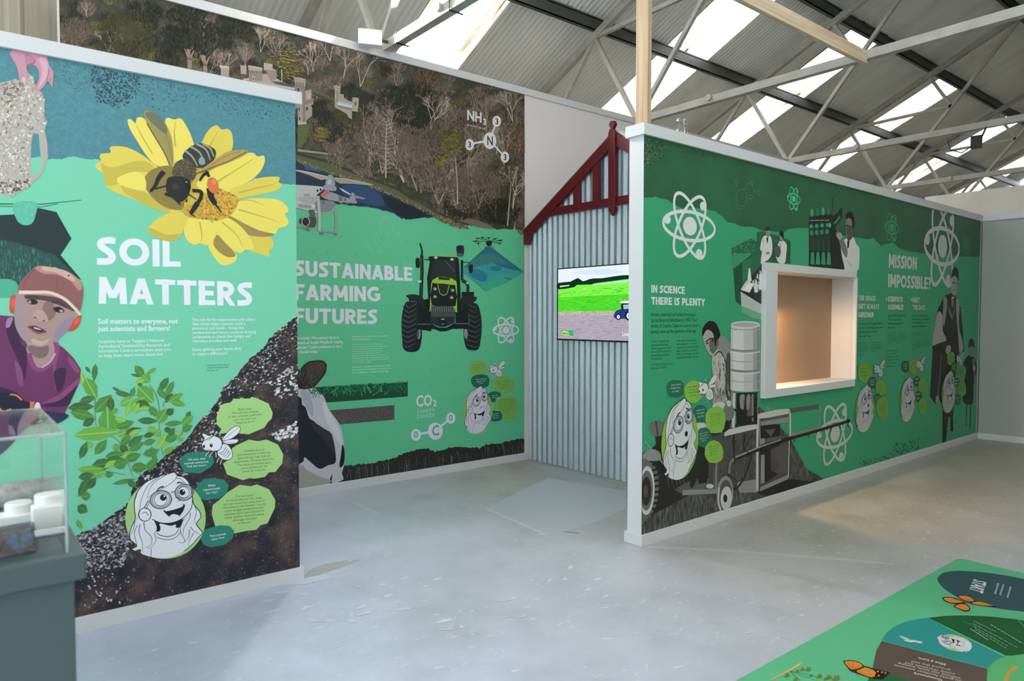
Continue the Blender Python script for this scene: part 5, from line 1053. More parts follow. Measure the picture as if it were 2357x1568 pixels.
f.poly([(580, 470), (580, 370), (620, 350), (620, 280), (660, 262), (710, 285), (730, 350), (750, 410), (740, 470)], D2, 3); f.poly([(525, 500), (580, 450), (700, 450), (780, 510), (760, 570), (640, 570), (540, 550)], D2, 4); f.poly([(620, 360), (680, 350), (680, 450), (600, 450)], '#b7c6d2')
f.poly([(1040, 740), (1040, 680), (1070, 660), (1065, 600), (1120, 625), (1130, 680), (1140, 745)], D2, 3)
f.poly([(485, 650), (560, 570), (645, 575), (600, 650), (490, 672)], '#d9695a', 3); f.ell(865, 795, 36, 14, '#d9695a'); f.ell(995, 800, 36, 14, '#d9695a')
f.poly([(150, 630), (275, 630), (275, 675), (160, 672)], '#9c9da0'); f.ell(418, 568, 18, 26, D4); f.ell(480, 550, 18, 26, D4)
for x in (510, 528, 546): f.line([(x, 760), (x+2, 820)], 7, D4)
f.line([(430, 670), (450, 900), (460, 1100), (455, 1340)], 58, '#b9bcc2', 50); f.line([(720, 880), (770, 1000), (778, 1200), (765, 1370)], 44, D2, 50); f.line([(450, 1345), (620, 1345), (780, 1370)], 34, '#9298a5'); f.line([(450, 1390), (530, 1392)], 24, D3); f.line([(720, 1392), (790, 1398)], 24, D3)
f.poly([(60, 820), (330, 850), (350, 910), (180, 900), (60, 880)], '#9a9a9a'); f.ell(340, 865, 40, 38, '#cfd0d2'); f.poly([(250, 930), (360, 930), (380, 1070), (290, 1090)], '#5b5d60'); f.poly([(120, 1090), (270, 1070), (390, 1080), (380, 1250), (270, 1265), (150, 1240)], '#4a4b4c', 3); f.ell(195, 1158, 78, 92, '#c5c6c8'); f.ell(195, 1158, 66, 80, '#22242a'); f.ell(92, 1150, 26, 52, '#3a3a3c')
f.line([(-100, 1250), (100, 1262), (280, 1280)], 26, '#8d9093'); f.poly([(200, 1270), (280, 1280), (265, 1335), (200, 1320)], D3); f.clip = CL2; f.build(m2)
# --- faint molecule
f = Fig('faint_molecule', F2, .0008).z(680, 370, 8.254); FM_ = '#7bcaa0'
for q in ([(1720, 1100), (1850, 1190), (1850, 1340), (1735, 1400), (1620, 1320), (1610, 1170), (1720, 1100)], [(1735, 1400), (1735, 1560), (1620, 1640), (1500, 1560), (1500, 1390), (1620, 1320)], [(1650, 1090), (1720, 1045), (1800, 1090)], [(1850, 1340), (1920, 1380)], [(1530, 1430), (1640, 1370)], [(1500, 1560), (1400, 1600)], [(1620, 1640), (1620, 1700)]): f.line(q, 13, FM_)
f.ring(1945, 1395, 34, 42, 13, FM_); f.ring(1370, 1610, 40, 46, 13, FM_); f.ring(1620, 1740, 40, 40, 13, FM_); f.build(m2)
# --- headline and copy
TX2 = '#dfe0ea'; Z4 = (680, 500, 2.4127)
for a in (('SUSTAINABLE', -8, 326, 650, 88, 356), ('FARMING', -6, 460, 472, 90, 470), ('FUTURES', -6, 592, 455, 88, 594)):
    f = Fig('headline_lettering', F2, .0008).z(*Z4); f.display(*a[:5], TX2, y1=a[5], gap=.06); f.build(m2)
copy_block(m2, F2, .0008, Z4, (['From model 19th-century farm in', 'the heart of model Wexford county,', 'Johnstown Castle continues to be a', 'farm model today.'], -20, 681, 266, 758), TX2, .016)
copy_block(m2, F2, .0008, Z4, (["Johnstown's early soil science transformed", 'Irish farming fortunes.'], 316, 668, 512, 684), '#b9e4cf', .002)
greek_block(m2, F2, .0008, Z4, (316, 712, 528, 812, 9), '#b0e0c8', hr=.5, seed=6)
copy_block(m2, F2, .0008, Z4, (["If you'd like to dig deeper into the story of soil", 'and science here at Johnstown, look out for the', "book 'Soil Matters', available in our gift shop."], 316, 838, 532, 870), '#c4ead8', .002)
# --- tractor
f = Fig('tractor', F2, .0010).z(900, 540, 5.6)
K1, K2, K3, LG = '#15181b', '#24282c', '#3d4347', '#9cc93f'
def tyre(P, cx, side):
    f.poly(P, '#1b1f24', 4)
f.poly([(330, 860), (520, 820), (520, 1250), (400, 1230), (330, 1180)], K1); f.poly([(830, 820), (1000, 860), (1000, 1200), (830, 1220)], K1)
for P, ribs in (([(195, 870), (260, 865), (340, 880), (345, 1000), (330, 1150), (395, 1230), (390, 1380), (350, 1495), (240, 1515), (165, 1480), (145, 1380), (135, 1180), (140, 1060), (160, 950)], 0), ([(985, 880), (1060, 880), (1118, 905), (1150, 1000), (1168, 1120), (1165, 1280), (1130, 1470), (1050, 1492), (975, 1470), (945, 1370), (935, 1220), (1000, 1190), (1000, 1000)], 1)):
    f.poly(P, '#1d2126', 4)
    for t in range(9):
        y = 905+t*64
        if ribs == 0: f.line([(150+max(0, 3-t)*14-(8 if t > 3 else 0), y), (235-t*3, y+36), (330-t*2, y-14)], 20, '#4b545b', 12, sm=4); f.line([(150, y+18), (235-t*3, y+54), (330-t*2, y+4)], 12, '#0d0f12', sm=4)
        else: f.line([(1004-(t*5 if t > 4 else 0), y), (1085+t*2, y+36), (1150 if t > 1 else 1110, y-10)], 18, '#444c53', 10, sm=4); f.line([(1004-(t*5 if t > 4 else 0), y+18), (1085, y+54), (1150 if t > 1 else 1110, y+8)], 11, '#0d0f12', sm=4)
f.ell(360, 1285, 22, 66, '#8f969d', .08); f.ell(965, 1280, 24, 66, '#8f969d', -.08); f.ell(352, 1285, 10, 50, '#555b62', .08)
f.poly([(335, 1140), (510, 1140), (610, 1200), (720, 1200), (820, 1140), (1000, 1140), (1000, 1215), (800, 1215), (705, 1248), (630, 1248), (560, 1218), (335, 1225)], K1); f.line([(340, 1155), (510, 1155)], 10, '#6d757b'); f.line([(820, 1148), (990, 1148)], 10, '#6d757b')
f.poly([(190, 790), (260, 770), (350, 780), (420, 830), (420, 980), (380, 890), (300, 860), (240, 862), (225, 820)], K2, 3); f.poly([(1110, 815), (1060, 795), (960, 790), (900, 830), (900, 980), (960, 890), (1040, 885), (1075, 870)], K2, 3)
f.poly([(320, 310), (365, 310), (370, 420), (335, 430), (320, 410)], K1, 2); f.line([(430, 320), (500, 330)], 12, K1); f.line([(930, 357), (1010, 357), (1030, 395)], 8, K1)
f.line([(385, 820), (400, 500), (397, 270)], 54, K2, 50); f.line([(397, 270), (398, 200), (372, 110)], 36, K2, 18, sm=4); f.line([(392, 800), (392, 300)], 8, '#4b5258')
f.poly([(480, 290), (540, 275), (820, 280), (870, 310), (880, 400), (900, 820), (870, 860), (480, 830), (465, 560), (500, 360)], K1); f.poly([(545, 322), (820, 325), (850, 600), (505, 590)], '#2b2f31'); f.line([(500, 272), (840, 285)], 14, LG); f.line([(530, 300), (860, 305)], 24, '#14171a'); f.line([(690, 330), (825, 480)], 5, '#84898c')
for x, y in ((578, 298), (787, 320)): f.ell(x, y, 24, 15, '#c9cdd0')
f.poly([(1005, 400), (1055, 390), (1050, 490), (1008, 490)], K1, 2); f.line([(915, 330), (915, 590)], 38, K1); f.line([(915, 590), (985, 640), (990, 740)], 46, K2, sm=4); f.poly([(845, 150), (935, 145), (940, 240), (915, 285), (870, 285), (850, 240)], K2, 2); f.ell(893, 265, 46, 24, '#5a5f60'); f.poly([(910, 740), (1070, 740), (1070, 800), (910, 800)], K1); f.ell(985, 625, 18, 16, '#b9bec0'); f.ell(368, 605, 26, 18, '#c5cacb')
f.poly([(500, 960), (520, 630), (560, 575), (620, 545), (760, 560), (820, 590), (848, 640), (850, 960), (830, 1000), (515, 985)], LG, 3); f.poly([(612, 545), (758, 560), (755, 590), (615, 580)], K2); f.poly([(525, 910), (530, 650), (560, 628), (800, 650), (830, 680), (832, 920)], K1, 2); f.poly([(605, 640), (750, 650), (725, 760), (690, 785), (650, 775), (625, 740)], '#2c2526', 2); f.line([(600, 640), (630, 755), (660, 782), (700, 780), (725, 755), (752, 650)], 10, LG)
for x, y in ((568, 702), (795, 718), (568, 802), (782, 812)): f.ell(x, y, 27, 25, '#5c6265'); f.ell(x, y, 15, 14, '#b9bfc2')
f.poly([(520, 920), (805, 920), (830, 1000), (820, 1140), (700, 1190), (620, 1190), (510, 1140), (510, 990)], '#2c3136', 0)
for k in range(13): f.line([(530+k*23, 925), (523+k*24, 1000)], 8, '#9aa0a4')
f.poly([(515, 1005), (825, 1005), (820, 1060), (515, 1060)], '#4a5056'); f.poly([(610, 1075), (722, 1078), (715, 1185), (615, 1180)], '#1a1d20'); f.ell(668, 1092, 26, 10, '#9ba0a3'); f.line([(645, 1155), (690, 1155)], 10, '#8b9194'); f.build(m2)
# --- spraying drone over a survey pyramid
f = Fig('survey_pyramid', F2, .0010).z(900, 540, 5.6)
f.poly([(1255, 140), (940, 420), (935, 500), (1230, 730), (1720, 490)], '#3aa0a8'); f.poly([(1255, 140), (940, 420), (1080, 420), (1300, 370), (1500, 440), (1700, 480)], '#2f6f86'); f.poly([(1050, 320), (1300, 240), (1500, 380), (1300, 370), (1080, 420), (960, 430)], '#3d7f80', 3); f.poly([(1080, 440), (1220, 500), (1220, 600), (1120, 590), (1000, 510)], '#2a7f90', 3); f.poly([(1290, 410), (1430, 410), (1400, 470), (1290, 460)], '#2a8088', 2); f.poly([(1400, 520), (1650, 520), (1450, 640), (1320, 690), (1230, 730), (1150, 670), (1300, 600)], '#3fae8e', 3); f.poly([(1460, 545), (1560, 575), (1540, 585), (1470, 565)], '#5a6a6a')
f.line([(1255, 140), (940, 420)], 5, '#2a5f6a'); f.line([(1255, 140), (1720, 490)], 5, '#2a5f6a'); f.line([(1255, 140), (1230, 730)], 4, '#2a6a6e'); f.line([(935, 500), (1230, 730)], 4, '#2a6a5e'); f.build(m2)
f = Fig('spray_drone', F2, .0018).z(900, 540, 5.6)
for q in ([(1050, 85), (1250, 90)], [(1100, 48), (1250, 80)], [(1170, 36), (1260, 75)], [(1250, 42), (1270, 80)], [(1350, 52), (1275, 85)], [(1430, 75), (1280, 90)], [(1400, 110), (1280, 95)], [(1130, 95), (1130, 160)], [(1215, 150), (1240, 195)], [(1280, 130), (1325, 180)]): f.line(q, 9, '#2a1f1f', 5)
for x, y in ((1090, 82), (1110, 45), (1175, 36), (1258, 38), (1345, 50), (1410, 72), (1400, 110), (1125, 110)): f.line([(x-34, y+2), (x+34, y-3)], 6, '#30282a'); f.ell(x, y+8, 9, 12, '#2a1f1f')
f.poly([(1225, 90), (1290, 80), (1300, 130), (1260, 150), (1230, 130)], '#241c1e', 2); f.build(m2)
f = Fig('atom_symbol', F2, .0010).z(900, 540, 5.6); atom(f, 1483, 1232, 152, 184, 21, TX2); f.build(m2)
# --- molecules with lettering
f = Fig('ammonia_molecule', F2, .0066).z(1040, 230, 9.223); MW = '#e0dfe2'
for q in ([(810, 860), (370, 940)], [(810, 860), (950, 460)], [(810, 860), (1125, 1215)]): f.line(q, 42, MW)
for x, y, rx, ry in ((807, 866, 138, 178), (378, 950, 95, 122), (953, 456, 92, 118), (1128, 1216, 92, 118)): f.ell(x, y, rx, ry, MW)
f.text('N', 742, 950, 880, 185, '#3a3634', .02, y1=968)
for x, y in ((340, 1000), (918, 508), (1092, 1268)): f.text('3', x, y, x+78, 118, '#232426', .02, y1=y+14)
f.text('NH', 318, 418, 640, 200, MW, .03, y1=482); f.text('3', 660, 518, 738, 118, MW, .03, y1=532); f.text('AMMONIA', 316, 555, 728, 48, MW, 0.0, .16, y1=642); f.build(m2)
f = Fig('carbon_dioxide_molecule', F2, .0010).z(930, 820, 6.0316)
for q in ([(165, 1090), (430, 1045)], [(430, 1040), (650, 860)]): f.line(q, 32, TX2)
for x, y, rx, ry in ((436, 1042, 102, 120), (166, 1094, 70, 82), (649, 860, 63, 78)): f.ell(x, y, rx, ry, TX2)
f.text('C', 385, 1110, 490, 140, '#4fae86', .02, y1=1096); f.text('0', 136, 1134, 196, 84, '#4fae86', .02, y1=1128); f.text('0', 622, 898, 676, 80, '#4fae86', .02, y1=892)
f.text('CO', 165, 700, 392, 148, TX2, .03, y1=682); f.text('2', 402, 695, 454, 84, TX2, .03, y1=692); f.text('CARBON', 180, 796, 432, 48, TX2, 0.0, .14, y1=770); f.text('DIOXIDE', 180, 868, 432, 52, TX2, 0.0, .12, y1=838); f.build(m2)
# --- cow, turf and soil strips, root edge
M_turf = inkm('print_turf', lambda n: n.base(n.ramp(n.noise(n.mapping(n.co(), (30, 30, 14)), 1.0, 6, .6), [(.3, '#123328'), (.5, '#1c4d38'), (.7, '#2f7a52')])))
f = Fig('grass_strip', F2, .0008).z(680, 820, 5.057); gs = [(100, 372), (1308, 303), (1308, 470), (100, 560)]; f.poly(gs, '#1d4a37'); R = random.Random(8)
for q in range(190):
    x = R.uniform(150, 1290); yc = 440-(x-100)*.065; y = yc+R.uniform(-70, 72); a = R.uniform(-2.6, -.5); l = R.uniform(40, 130); x2 = min(1305, max(110, x+math.cos(a)*l)); yt = 440-(x2-100)*.065; y2 = min(max(y+math.sin(a)*l, yt-76), yt+78)
    f.line([(x, min(max(y, yc-76), yc+78)), ((x+x2)/2+R.uniform(-8, 8), (y+y2)/2 if abs((y+y2)/2-yc) < 70 else yc), (x2, y2)], R.uniform(8, 18), R.choice(['#2f8a5c', '#1f6443', '#46a877', '#2a7a54', '#174a35']), 2, sm=3); f.off -= f.step*.8
f.build(m2)
M_crumb = inkm('print_crumb', lambda n: n.base(n.ramp(n.noise(n.co(), 85, 5, .75), [(.32, '#29282a'), (.46, '#4c484a'), (.58, '#6d6767'), (.72, '#8c8584')])))
f = Fig('soil_strip', F2, .0008).z(680, 820, 5.057); f.poly([(100, 655), (1153, 570), (1153, 740), (100, 830)], '#5a5557'); f.build(m2, M_crumb)
M_root = inkm('print_root_soil', lambda n: n.base(n.ramp(n.noise(n.co(), 60, 6, .75), [(.35, '#17171c'), (.5, '#2a2829'), (.62, '#453f3d'), (.75, '#5d5552')])))
f = Fig('root_soil', F2, .0009).z(680, 500, 2.4127); f.clip = CL2
top = jag([(-300, 1410), (100, 1390), (255, 1382), (330, 1380), (345, 1372), (430, 1368), (480, 1352), (530, 1345), (590, 1318), (650, 1298), (740, 1285), (775, 1305), (850, 1282), (950, 1275), (1020, 1283), (1060, 1265), (1160, 1250), (1240, 1232), (1275, 1230)], 8, 5, 9)
pg = [f.U(p) for p in top]; pg[-1] = (u2r, pg[-1][1]); pg += [(u2r, .075), (pg[0][0], .075)]; f.raw(pg, tessellate_polygon([[Vector((a, b, 0)) for a, b in pg]]), '#2a2829'); rs = f.build(m2, M_root)
f = Fig('roots', F2, .0012, .00001).z(680, 500, 2.4127); f.clip = CL2; R = random.Random(12)
for q in range(70):
    x = R.uniform(280, 1262); yt = 1385-(x-280)*.155+R.uniform(5, 40); x2 = x+R.uniform(-8, 14); f.line([(x, yt), ((x+x2)/2+R.uniform(-8, 8), yt+R.uniform(15, 40)), (x2, yt+R.uniform(40, 85))], R.uniform(1, 2.6), R.choice(['#8d8880', '#6f6a64', '#a9a49b', '#57524e']), .8, sm=4)
f.build(rs, kind='stuff')
f = Fig('cow', F2, .0018).z(680, 820, 5.057); f.clip = CL2
f.poly([(-300, 420), (40, 375), (210, 370), (260, 410), (330, 470), (380, 600), (440, 690), (510, 790), (550, 920), (570, 1080), (570, 1250), (540, 1360), (490, 1475), (-300, 1620)], '#c8c6d0', 3)
f.poly([(-300, 480), (40, 470), (75, 560), (120, 600), (160, 720), (220, 760), (280, 830), (400, 880), (440, 970), (465, 1110), (465, 1240), (380, 1270), (300, 1312), (240, 1290), (150, 1210), (100, 1180), (60, 1250), (-300, 1300)], '#1c2330', 3); f.poly([(190, 760), (330, 840), (400, 890), (440, 980), (460, 1130), (400, 1080), (310, 940), (210, 850)], '#30343f', 3)
f.poly([(545, 1030), (570, 1090), (568, 1240), (525, 1300), (512, 1260), (530, 1150)], '#141923', 3); f.poly([(430, 1365), (420, 1480), (402, 1485), (400, 1430)], '#141923'); f.poly([(-300, 1330), (40, 1260), (140, 1330), (280, 1400), (400, 1480), (-300, 1620)], '#a7a29d', 3); f.poly([(330, 520), (400, 650), (480, 780), (520, 900), (540, 1030), (500, 1000), (440, 880), (380, 800), (330, 650)], '#d9d8e2', 3); f.poly([(60, 420), (130, 400), (190, 520), (210, 700), (150, 640), (100, 540)], '#aab0bf', 3)
f.poly([(40, 260), (60, 150), (110, 90), (180, 55), (310, 48), (360, 90), (365, 130), (350, 200), (300, 270), (240, 340), (190, 372), (60, 385), (-100, 300), (-100, 150), (50, 155)], '#332c2c', 3); f.poly([(150, 100), (290, 70), (340, 120), (300, 220), (200, 320), (140, 280)], '#46403f', 3)
f.scatter([(70, 180), (180, 70), (320, 60), (350, 130), (280, 270), (180, 360), (70, 370)], 160, 6, 40, ['#5d5654', '#231e1f', '#6e6763'], (.2, .9), 14); f.build(m2)
# --- cartoon girl, bee and bubbles
ZG2 = (930, 820, 6.0316)
f = Fig('cartoon_girl', F2, .0026); box_map(f, 930+775/6.0316, 820+345/6.0316, 930+1265/6.0316, 820+1090/6.0316, (1437, 1568)); girl(f, 'sad', '#92bd5c', '#dcdce6'); f.build(m2)
L2, D2g = '#7fb65c', '#1f6b58'
for P, c, g, sd in ((blob(1030, 165, 132, 104, 3), L2, (945, 135, 1125, 215, 4), 1), (blob(1062, 350, 132, 98, 4), D2g, (990, 330, 1158, 390, 3), 2), (blob(1375, 395, 164, 122, 5), L2, (1280, 355, 1490, 455, 5), 3), (blob(1257, 565, 94, 78, 6), D2g, (1212, 555, 1308, 582, 2), 4), (blob(1427, 710, 180, 172, 7), L2, (1310, 615, 1540, 795, 8), 5), (blob(1270, 835, 92, 78, 8), D2g, (1222, 810, 1318, 865, 3), 6)):
    speech(m2, F2, .0010+.0002*sd, ZG2, P, c, None, '#3c6a3a' if c == L2 else '#cfe6dc', None, g)
f = Fig('cartoon_bee', F2, .0034); box_map(f, 930+1180/6.0316, 820+75/6.0316, 930+1410/6.0316, 820+330/6.0316, (380, 400)); bee_toon(f, '#dcdce6'); f.build(m2)
# ================================================================== right board: IN SCIENCE THERE IS PLENTY / MISSION IMPOSSIBLE?
m3 = empty('wall_mural', F3.P(3.0, .075, PO), label='long dark green mural of old farm science photographs headed MISSION IMPOSSIBLE?', cat='mural')
G3, T3 = '#38a076', '#dfe1e4'; u3l, u3r = .0145, UE-.016; CL3 = (u3l, u3r, .075, 2.672)
f = Fig('background', F3, .0004)
for a, b, c, d in ((u3l, nu0-.016, .075, 2.672), (nu1+.016, u3r, .075, 2.672), (nu0-.016, nu1+.016, .075, nv0-.016), (nu0-.016, nu1+.016, nv1+.016, 2.672)): f.raw([(a, c), (b, c), (b, d), (a, d)], [(0, 1, 2, 3)], G3); f.off -= f.step
f.build(m3)
Z6, Z7, Z8 = (1470, 300, 3.136), (1470, 700, 2.8), (1900, 420, 2.376)
def from8(p): return ((p[0]/2.376+1900-1470)*3.136, (p[1]/2.376+420-300)*3.136)
be = jag([(20, 478), (60, 490), (120, 480), (200, 500), (260, 535), (300, 560), (400, 560), (500, 568), (560, 590), (610, 630), (640, 662), (700, 675), (740, 695), (830, 700), (900, 725), (1000, 735), (1040, 740), (1080, 715), (1140, 705), (1220, 705), (1500, 760), (1560, 775)]+[from8(p) for p in ((165, 300), (230, 312), (262, 303), (305, 348), (370, 325), (400, 360), (440, 375), (550, 390), (740, 405), (850, 406))], 6, 4, 21)
M_dkg = inkm('print_dark_green', lambda n: n.base(n.ramp(n.noise(n.co(), 2.0, 4), [(.3, '#28583f'), (.7, '#316b49')])))
f = Fig('dark_green_band', F3, .0007).z(*Z6); f.clip = CL3; pg = [f.U(p) for p in be]; pg[0] = (u3l, pg[0][1]); pg[-1] = (u3r, pg[-1][1]); pg += [(u3r, 2.672), (u3l, 2.672)]
f.raw(pg, tessellate_polygon([[Vector((a, b, 0)) for a, b in pg]]), '#2c5a40'); f.build(m3, M_dkg)
f = Fig('ink_grain', F3, .0009).z(*Z6); f.clip = CL3
f.scatter([(40, 45), (260, 110), (220, 170), (120, 230), (60, 290), (40, 290)], 420, 6, 10, ['#12291d', '#1b3a2a', '#6f9a7d'], seed=3, keep=lambda p: max(.06, 1-(p[0]-40)/170)); f.scatter([(240, 100), (480, 165), (470, 200), (300, 160)], 90, 6, 9, ['#17301f', '#1f4630'], seed=4); f.build(m3, kind='stuff')
f = Fig('ink_grain', F3, .0009).z(*Z8); f.clip = CL3; f.scatter([(180, 1530), (340, 1490), (380, 1430), (520, 1400), (510, 1470), (380, 1510), (220, 1560)], 150, 8, 10, ['#17442f', '#1d5238'], seed=5); f.build(m3, kind='stuff')
# --- atoms and molecule
for nm, zz, a, col in (('atom_symbol', Z6, (371, 692, 174, 258, 25), T3), ('atom_symbol', Z8, (641, 350, 88, 245, 23), '#c9c9c9'), ('atom_symbol', (1640, 880, 4.753), (1342, 565, 180, 355, 34), '#c4c6c4')):  # far atoms in dimmer inks: the fading light is put into the colour
    f = Fig(nm, F3, .0012).z(*zz); f.clip = CL3; atom(f, *a, col); f.build(m3)
for zz, a, col in ((Z6, (1120, 495, 44, 92, 8), '#4ec79a'), (Z8, (363, 247, 36, 82, 7), '#3fa67c'), (Z8, (770, 345, 22, 53, 5), '#2c8a62')):
    f = Fig('small_atom_symbol', F3, .0012).z(*zz); atom(f, *a, col); f.build(m3)
f = Fig('faint_molecule', F3, .0010).z(*Z6); c = '#5d8a68'
for q in ([(720, 430), (770, 425), (780, 490), (770, 545), (720, 548), (700, 480), (720, 430)], [(770, 425), (780, 385), (815, 380), (835, 440), (820, 495), (780, 490)], [(720, 430), (705, 390)], [(835, 440), (860, 450)], [(700, 520), (715, 565), (740, 570)], [(790, 470), (815, 470)]): f.line(q, 5, c)
for x, y in ((702, 372), (817, 380), (866, 452)): f.ring(x, y, 9, 17, 5, c)
f.build(m3)
# --- headlines and copy
for st_, a in (('IN SCIENCE', (91, 1172, 334, 56, 1182)), ('THERE IS PLENTY', (91, 1258, 478, 56, 1268))):
    for k in range(len(st_.split())): f = Fig('headline_lettering', F3, .0009).z(*Z6); f.display(st_, *a[:4], T3, y1=a[4], gap=.065, word=k); f.build(m3)
ZA = (1475, 720, 3.0164); DK = '#12382c'
copy_block(m3, F3, .0009, ZA, (['A new, expanded soil strike force takes', 'up residence at Johnstown in 1958. Their', 'motto, In Scientia Copia (in science there is', 'plenty) sums up the optimism of the age.'], 71, 24, 410, 144), DK, .004)
copy_block(m3, F3, .0009, ZA, (['An Foras Taluntais (the', 'Agricultural Institute),', 'supercharged with a hefty', 'dose of US Marshall Aid', 'money, sets up its Soils', 'Division here.'], 71, 208, 212, 328), DK, .0)
copy_block(m3, F3, .0009, ZA, (['Who better to lead this next', "phase than 'The Doc'."], 71, 370, 222, 394), DK, .0)
copy_block(m3, F3, .0009, ZA, (['New state-of-the-art labs', 'and equipment, more soil', 'scientists and technical staff,', 'more research and expert', 'advice for farmers - this will', 'be the blueprint for success.'], 249, 202, 402, 320), DK, .0)
ZM = (1960, 560, 3.485); T4 = '#c9cccb'  # headline white dimmed for the weaker light towards the far end
for nm, ar in (('MISSION', (297, 195, 524, 110, 215)), ('IMPOSSIBLE?', (293, 352, 636, 108, 372))):
    f = Fig('headline_lettering', F3, .0009).z(*ZM); f.display(nm, *ar[:4], T4, y1=ar[4], gap=.06); f.build(m3)
for ls in ((('THE GRASS', (56, 460, 192, 42, 463)), ("ISN'T ALWAYS", (54, 527, 220, 42, 530)), ('GREENER', (53, 594, 178, 42, 595))), (('SCIENTISTS', (292, 468, 410, 42, 472)), ('ASSEMBLE!', (290, 532, 415, 42, 534))), (('MEET', (490, 474, 546, 40, 476)), ("'THE DOC'", (489, 532, 592, 38, 536)))):
    for s_, a in ls: f = Fig('subheading', F3, .0009).z(*ZM); f.display(s_, *a[:4], T4, y1=a[4], gap=.05); f.build(m3)
for x, y in ((273, 445), (476, 452)): f = Fig('arrow_mark', F3, .0009).z(*ZM); f.poly([(x, y), (x+11, y-18), (x+11, y+18)], T4); f.build(m3)
for a, k, hr, sd in (((52, 655, 256, 755, 4), DK, .5, 1), ((52, 805, 138, 905, 7), '#17503c', .4, 2), ((156, 800, 246, 872, 5), '#17503c', .4, 3), ((290, 588, 440, 685, 4), DK, .5, 4), ((288, 728, 368, 803, 6), '#17503c', .4, 5), ((378, 725, 448, 778, 5), '#17503c', .4, 6), ((284, 870, 380, 995, 6), '#1b6046', .5, 7), ((488, 588, 628, 675, 4), DK, .5, 8), ((486, 722, 568, 758, 4), '#17503c', .4, 9), ((486, 790, 566, 858, 6), '#17503c', .4, 10), ((576, 718, 644, 738, 3), '#17503c', .4, 11), ((574, 768, 646, 832, 6), '#17503c', .4, 12), ((56, 232, 110, 258, 4), '#1f5a40', .35, 13), ((284, 1028, 330, 1029, 1), '#1b6046', .3, 14)):
    greek_block(m3, F3, .0009, ZM, a, k, hr=hr, seed=sd)
greek_block(m3, F3, .0009, (2080, 600, 3.733), (520, 348, 600, 438, 4), '#17503c', hr=.3, seed=15)
# --- laboratory photograph and scientists
f = Fig('laboratory_photograph', F3, .0012).z(1660, 440, 5.6)
f.poly([(130, 740), (380, 610), (460, 650), (460, 530), (520, 520), (620, 540), (800, 600), (895, 640), (893, 935), (600, 915), (575, 925), (570, 1480), (260, 1480), (185, 1420)], '#27684a'); f.poly([(150, 820), (300, 800), (390, 810), (160, 1000)], '#3b946c', 3); f.poly([(160, 1000), (390, 820), (390, 1050), (270, 1200), (260, 1460), (185, 1420)], '#1f4f3a'); f.poly([(270, 920), (390, 850), (385, 1080), (275, 1180)], '#2b7a55')
f.scatter([(150, 740), (380, 620), (430, 700), (400, 790), (150, 810)], 110, 26, 22, ['#1f5a40', '#3d9870', '#2c7453'], seed=6); f.poly([(640, 700), (890, 640), (893, 935), (650, 915)], '#1f5a40')
f.poly([(240, 1270), (330, 1160), (560, 900), (578, 900), (578, 1490)], '#2a2c2c'); f.scatter([(400, 1180), (570, 920), (572, 1250), (440, 1290)], 170, 20, 40, ['#d5d7d7', '#a9acac', '#5a5d5d', '#1c1e1e', '#eef0f0'], (-.3, .3), 7); f.poly([(245, 1275), (330, 1150), (420, 1200), (365, 1310)], '#c9cbcb'); f.poly([(285, 1270), (350, 1180), (420, 1205), (365, 1310)], '#eceded')
for x, y, h in ((365, 1160, 160), (450, 1300, 150), (510, 1260, 200), (545, 1440, 130)): f.poly([(x-22, y), (x-18, y-h*.5), (x-8, y-h), (x+8, y-h), (x+18, y-h*.5), (x+24, y)], '#e0e2e2', 3)
f.poly([(250, 1295), (565, 1490), (565, 1640), (420, 1620), (260, 1500)], '#b9bfbd'); f.poly([(260, 1480), (565, 1600), (565, 1660), (400, 1640), (262, 1560)], '#6fae92'); f.line([(240, 1275), (570, 1480)], 22, '#1c1e1e')
f.clip = (u3l, nu0-.017, .075, 2.672); f.build(m3)
f = Fig('printed_scientists', F3, .0030).z(1660, 440, 5.6); WC, WS, SKN = '#dcdcdc', '#a5a5a6', '#8d8886'
f.poly([(530, 610), (575, 570), (630, 580), (655, 650), (655, 800), (610, 880), (580, 900), (510, 935), (525, 780), (500, 750)], WC, 3); f.poly([(580, 600), (610, 600), (595, 690)], '#2b2b2b'); f.line([(550, 620), (540, 720), (530, 780)], 10, WS); f.poly([(580, 500), (620, 490), (632, 540), (615, 590), (580, 580)], SKN, 3); f.poly([(575, 490), (590, 458), (625, 470), (628, 500), (585, 510)], '#2f2c2b', 3); f.ell(600, 800, 26, 18, SKN)
f.poly([(750, 650), (800, 640), (845, 690), (840, 790), (820, 925), (740, 920), (700, 820), (720, 720)], WC, 3); f.poly([(690, 740), (740, 700), (770, 780), (740, 860), (700, 830)], '#5c5957', 3); f.line([(745, 670), (770, 700), (740, 790)], 14, '#3a3a3a'); f.poly([(755, 580), (800, 570), (795, 640), (765, 650)], SKN, 3); f.poly([(752, 560), (770, 516), (800, 530), (806, 580), (800, 620), (780, 590)], '#1d1b1b', 3); f.build(m3)
f = Fig('glassware_photograph', F3, .0012).z(1660, 440, 5.6)
f.poly([(1130, 330), (1440, 290), (1440, 90), (1425, 90), (1445, 330), (1560, 200), (1560, 340), (1470, 460), (1500, 560), (1540, 900), (1560, 1010), (1130, 975)], '#1d2a24'); f.poly([(1135, 420), (1400, 400), (1410, 560), (1400, 780), (1140, 770)], '#1f3d30')
for k in range(4): f.ring(1170+k*72, 270+k*-8, 27, 62, 8, '#2b6a4c'); f.ell(1170+k*72, 275-k*8, 20, 50, '#3fa67a' if k % 2 == 0 else '#35795a')
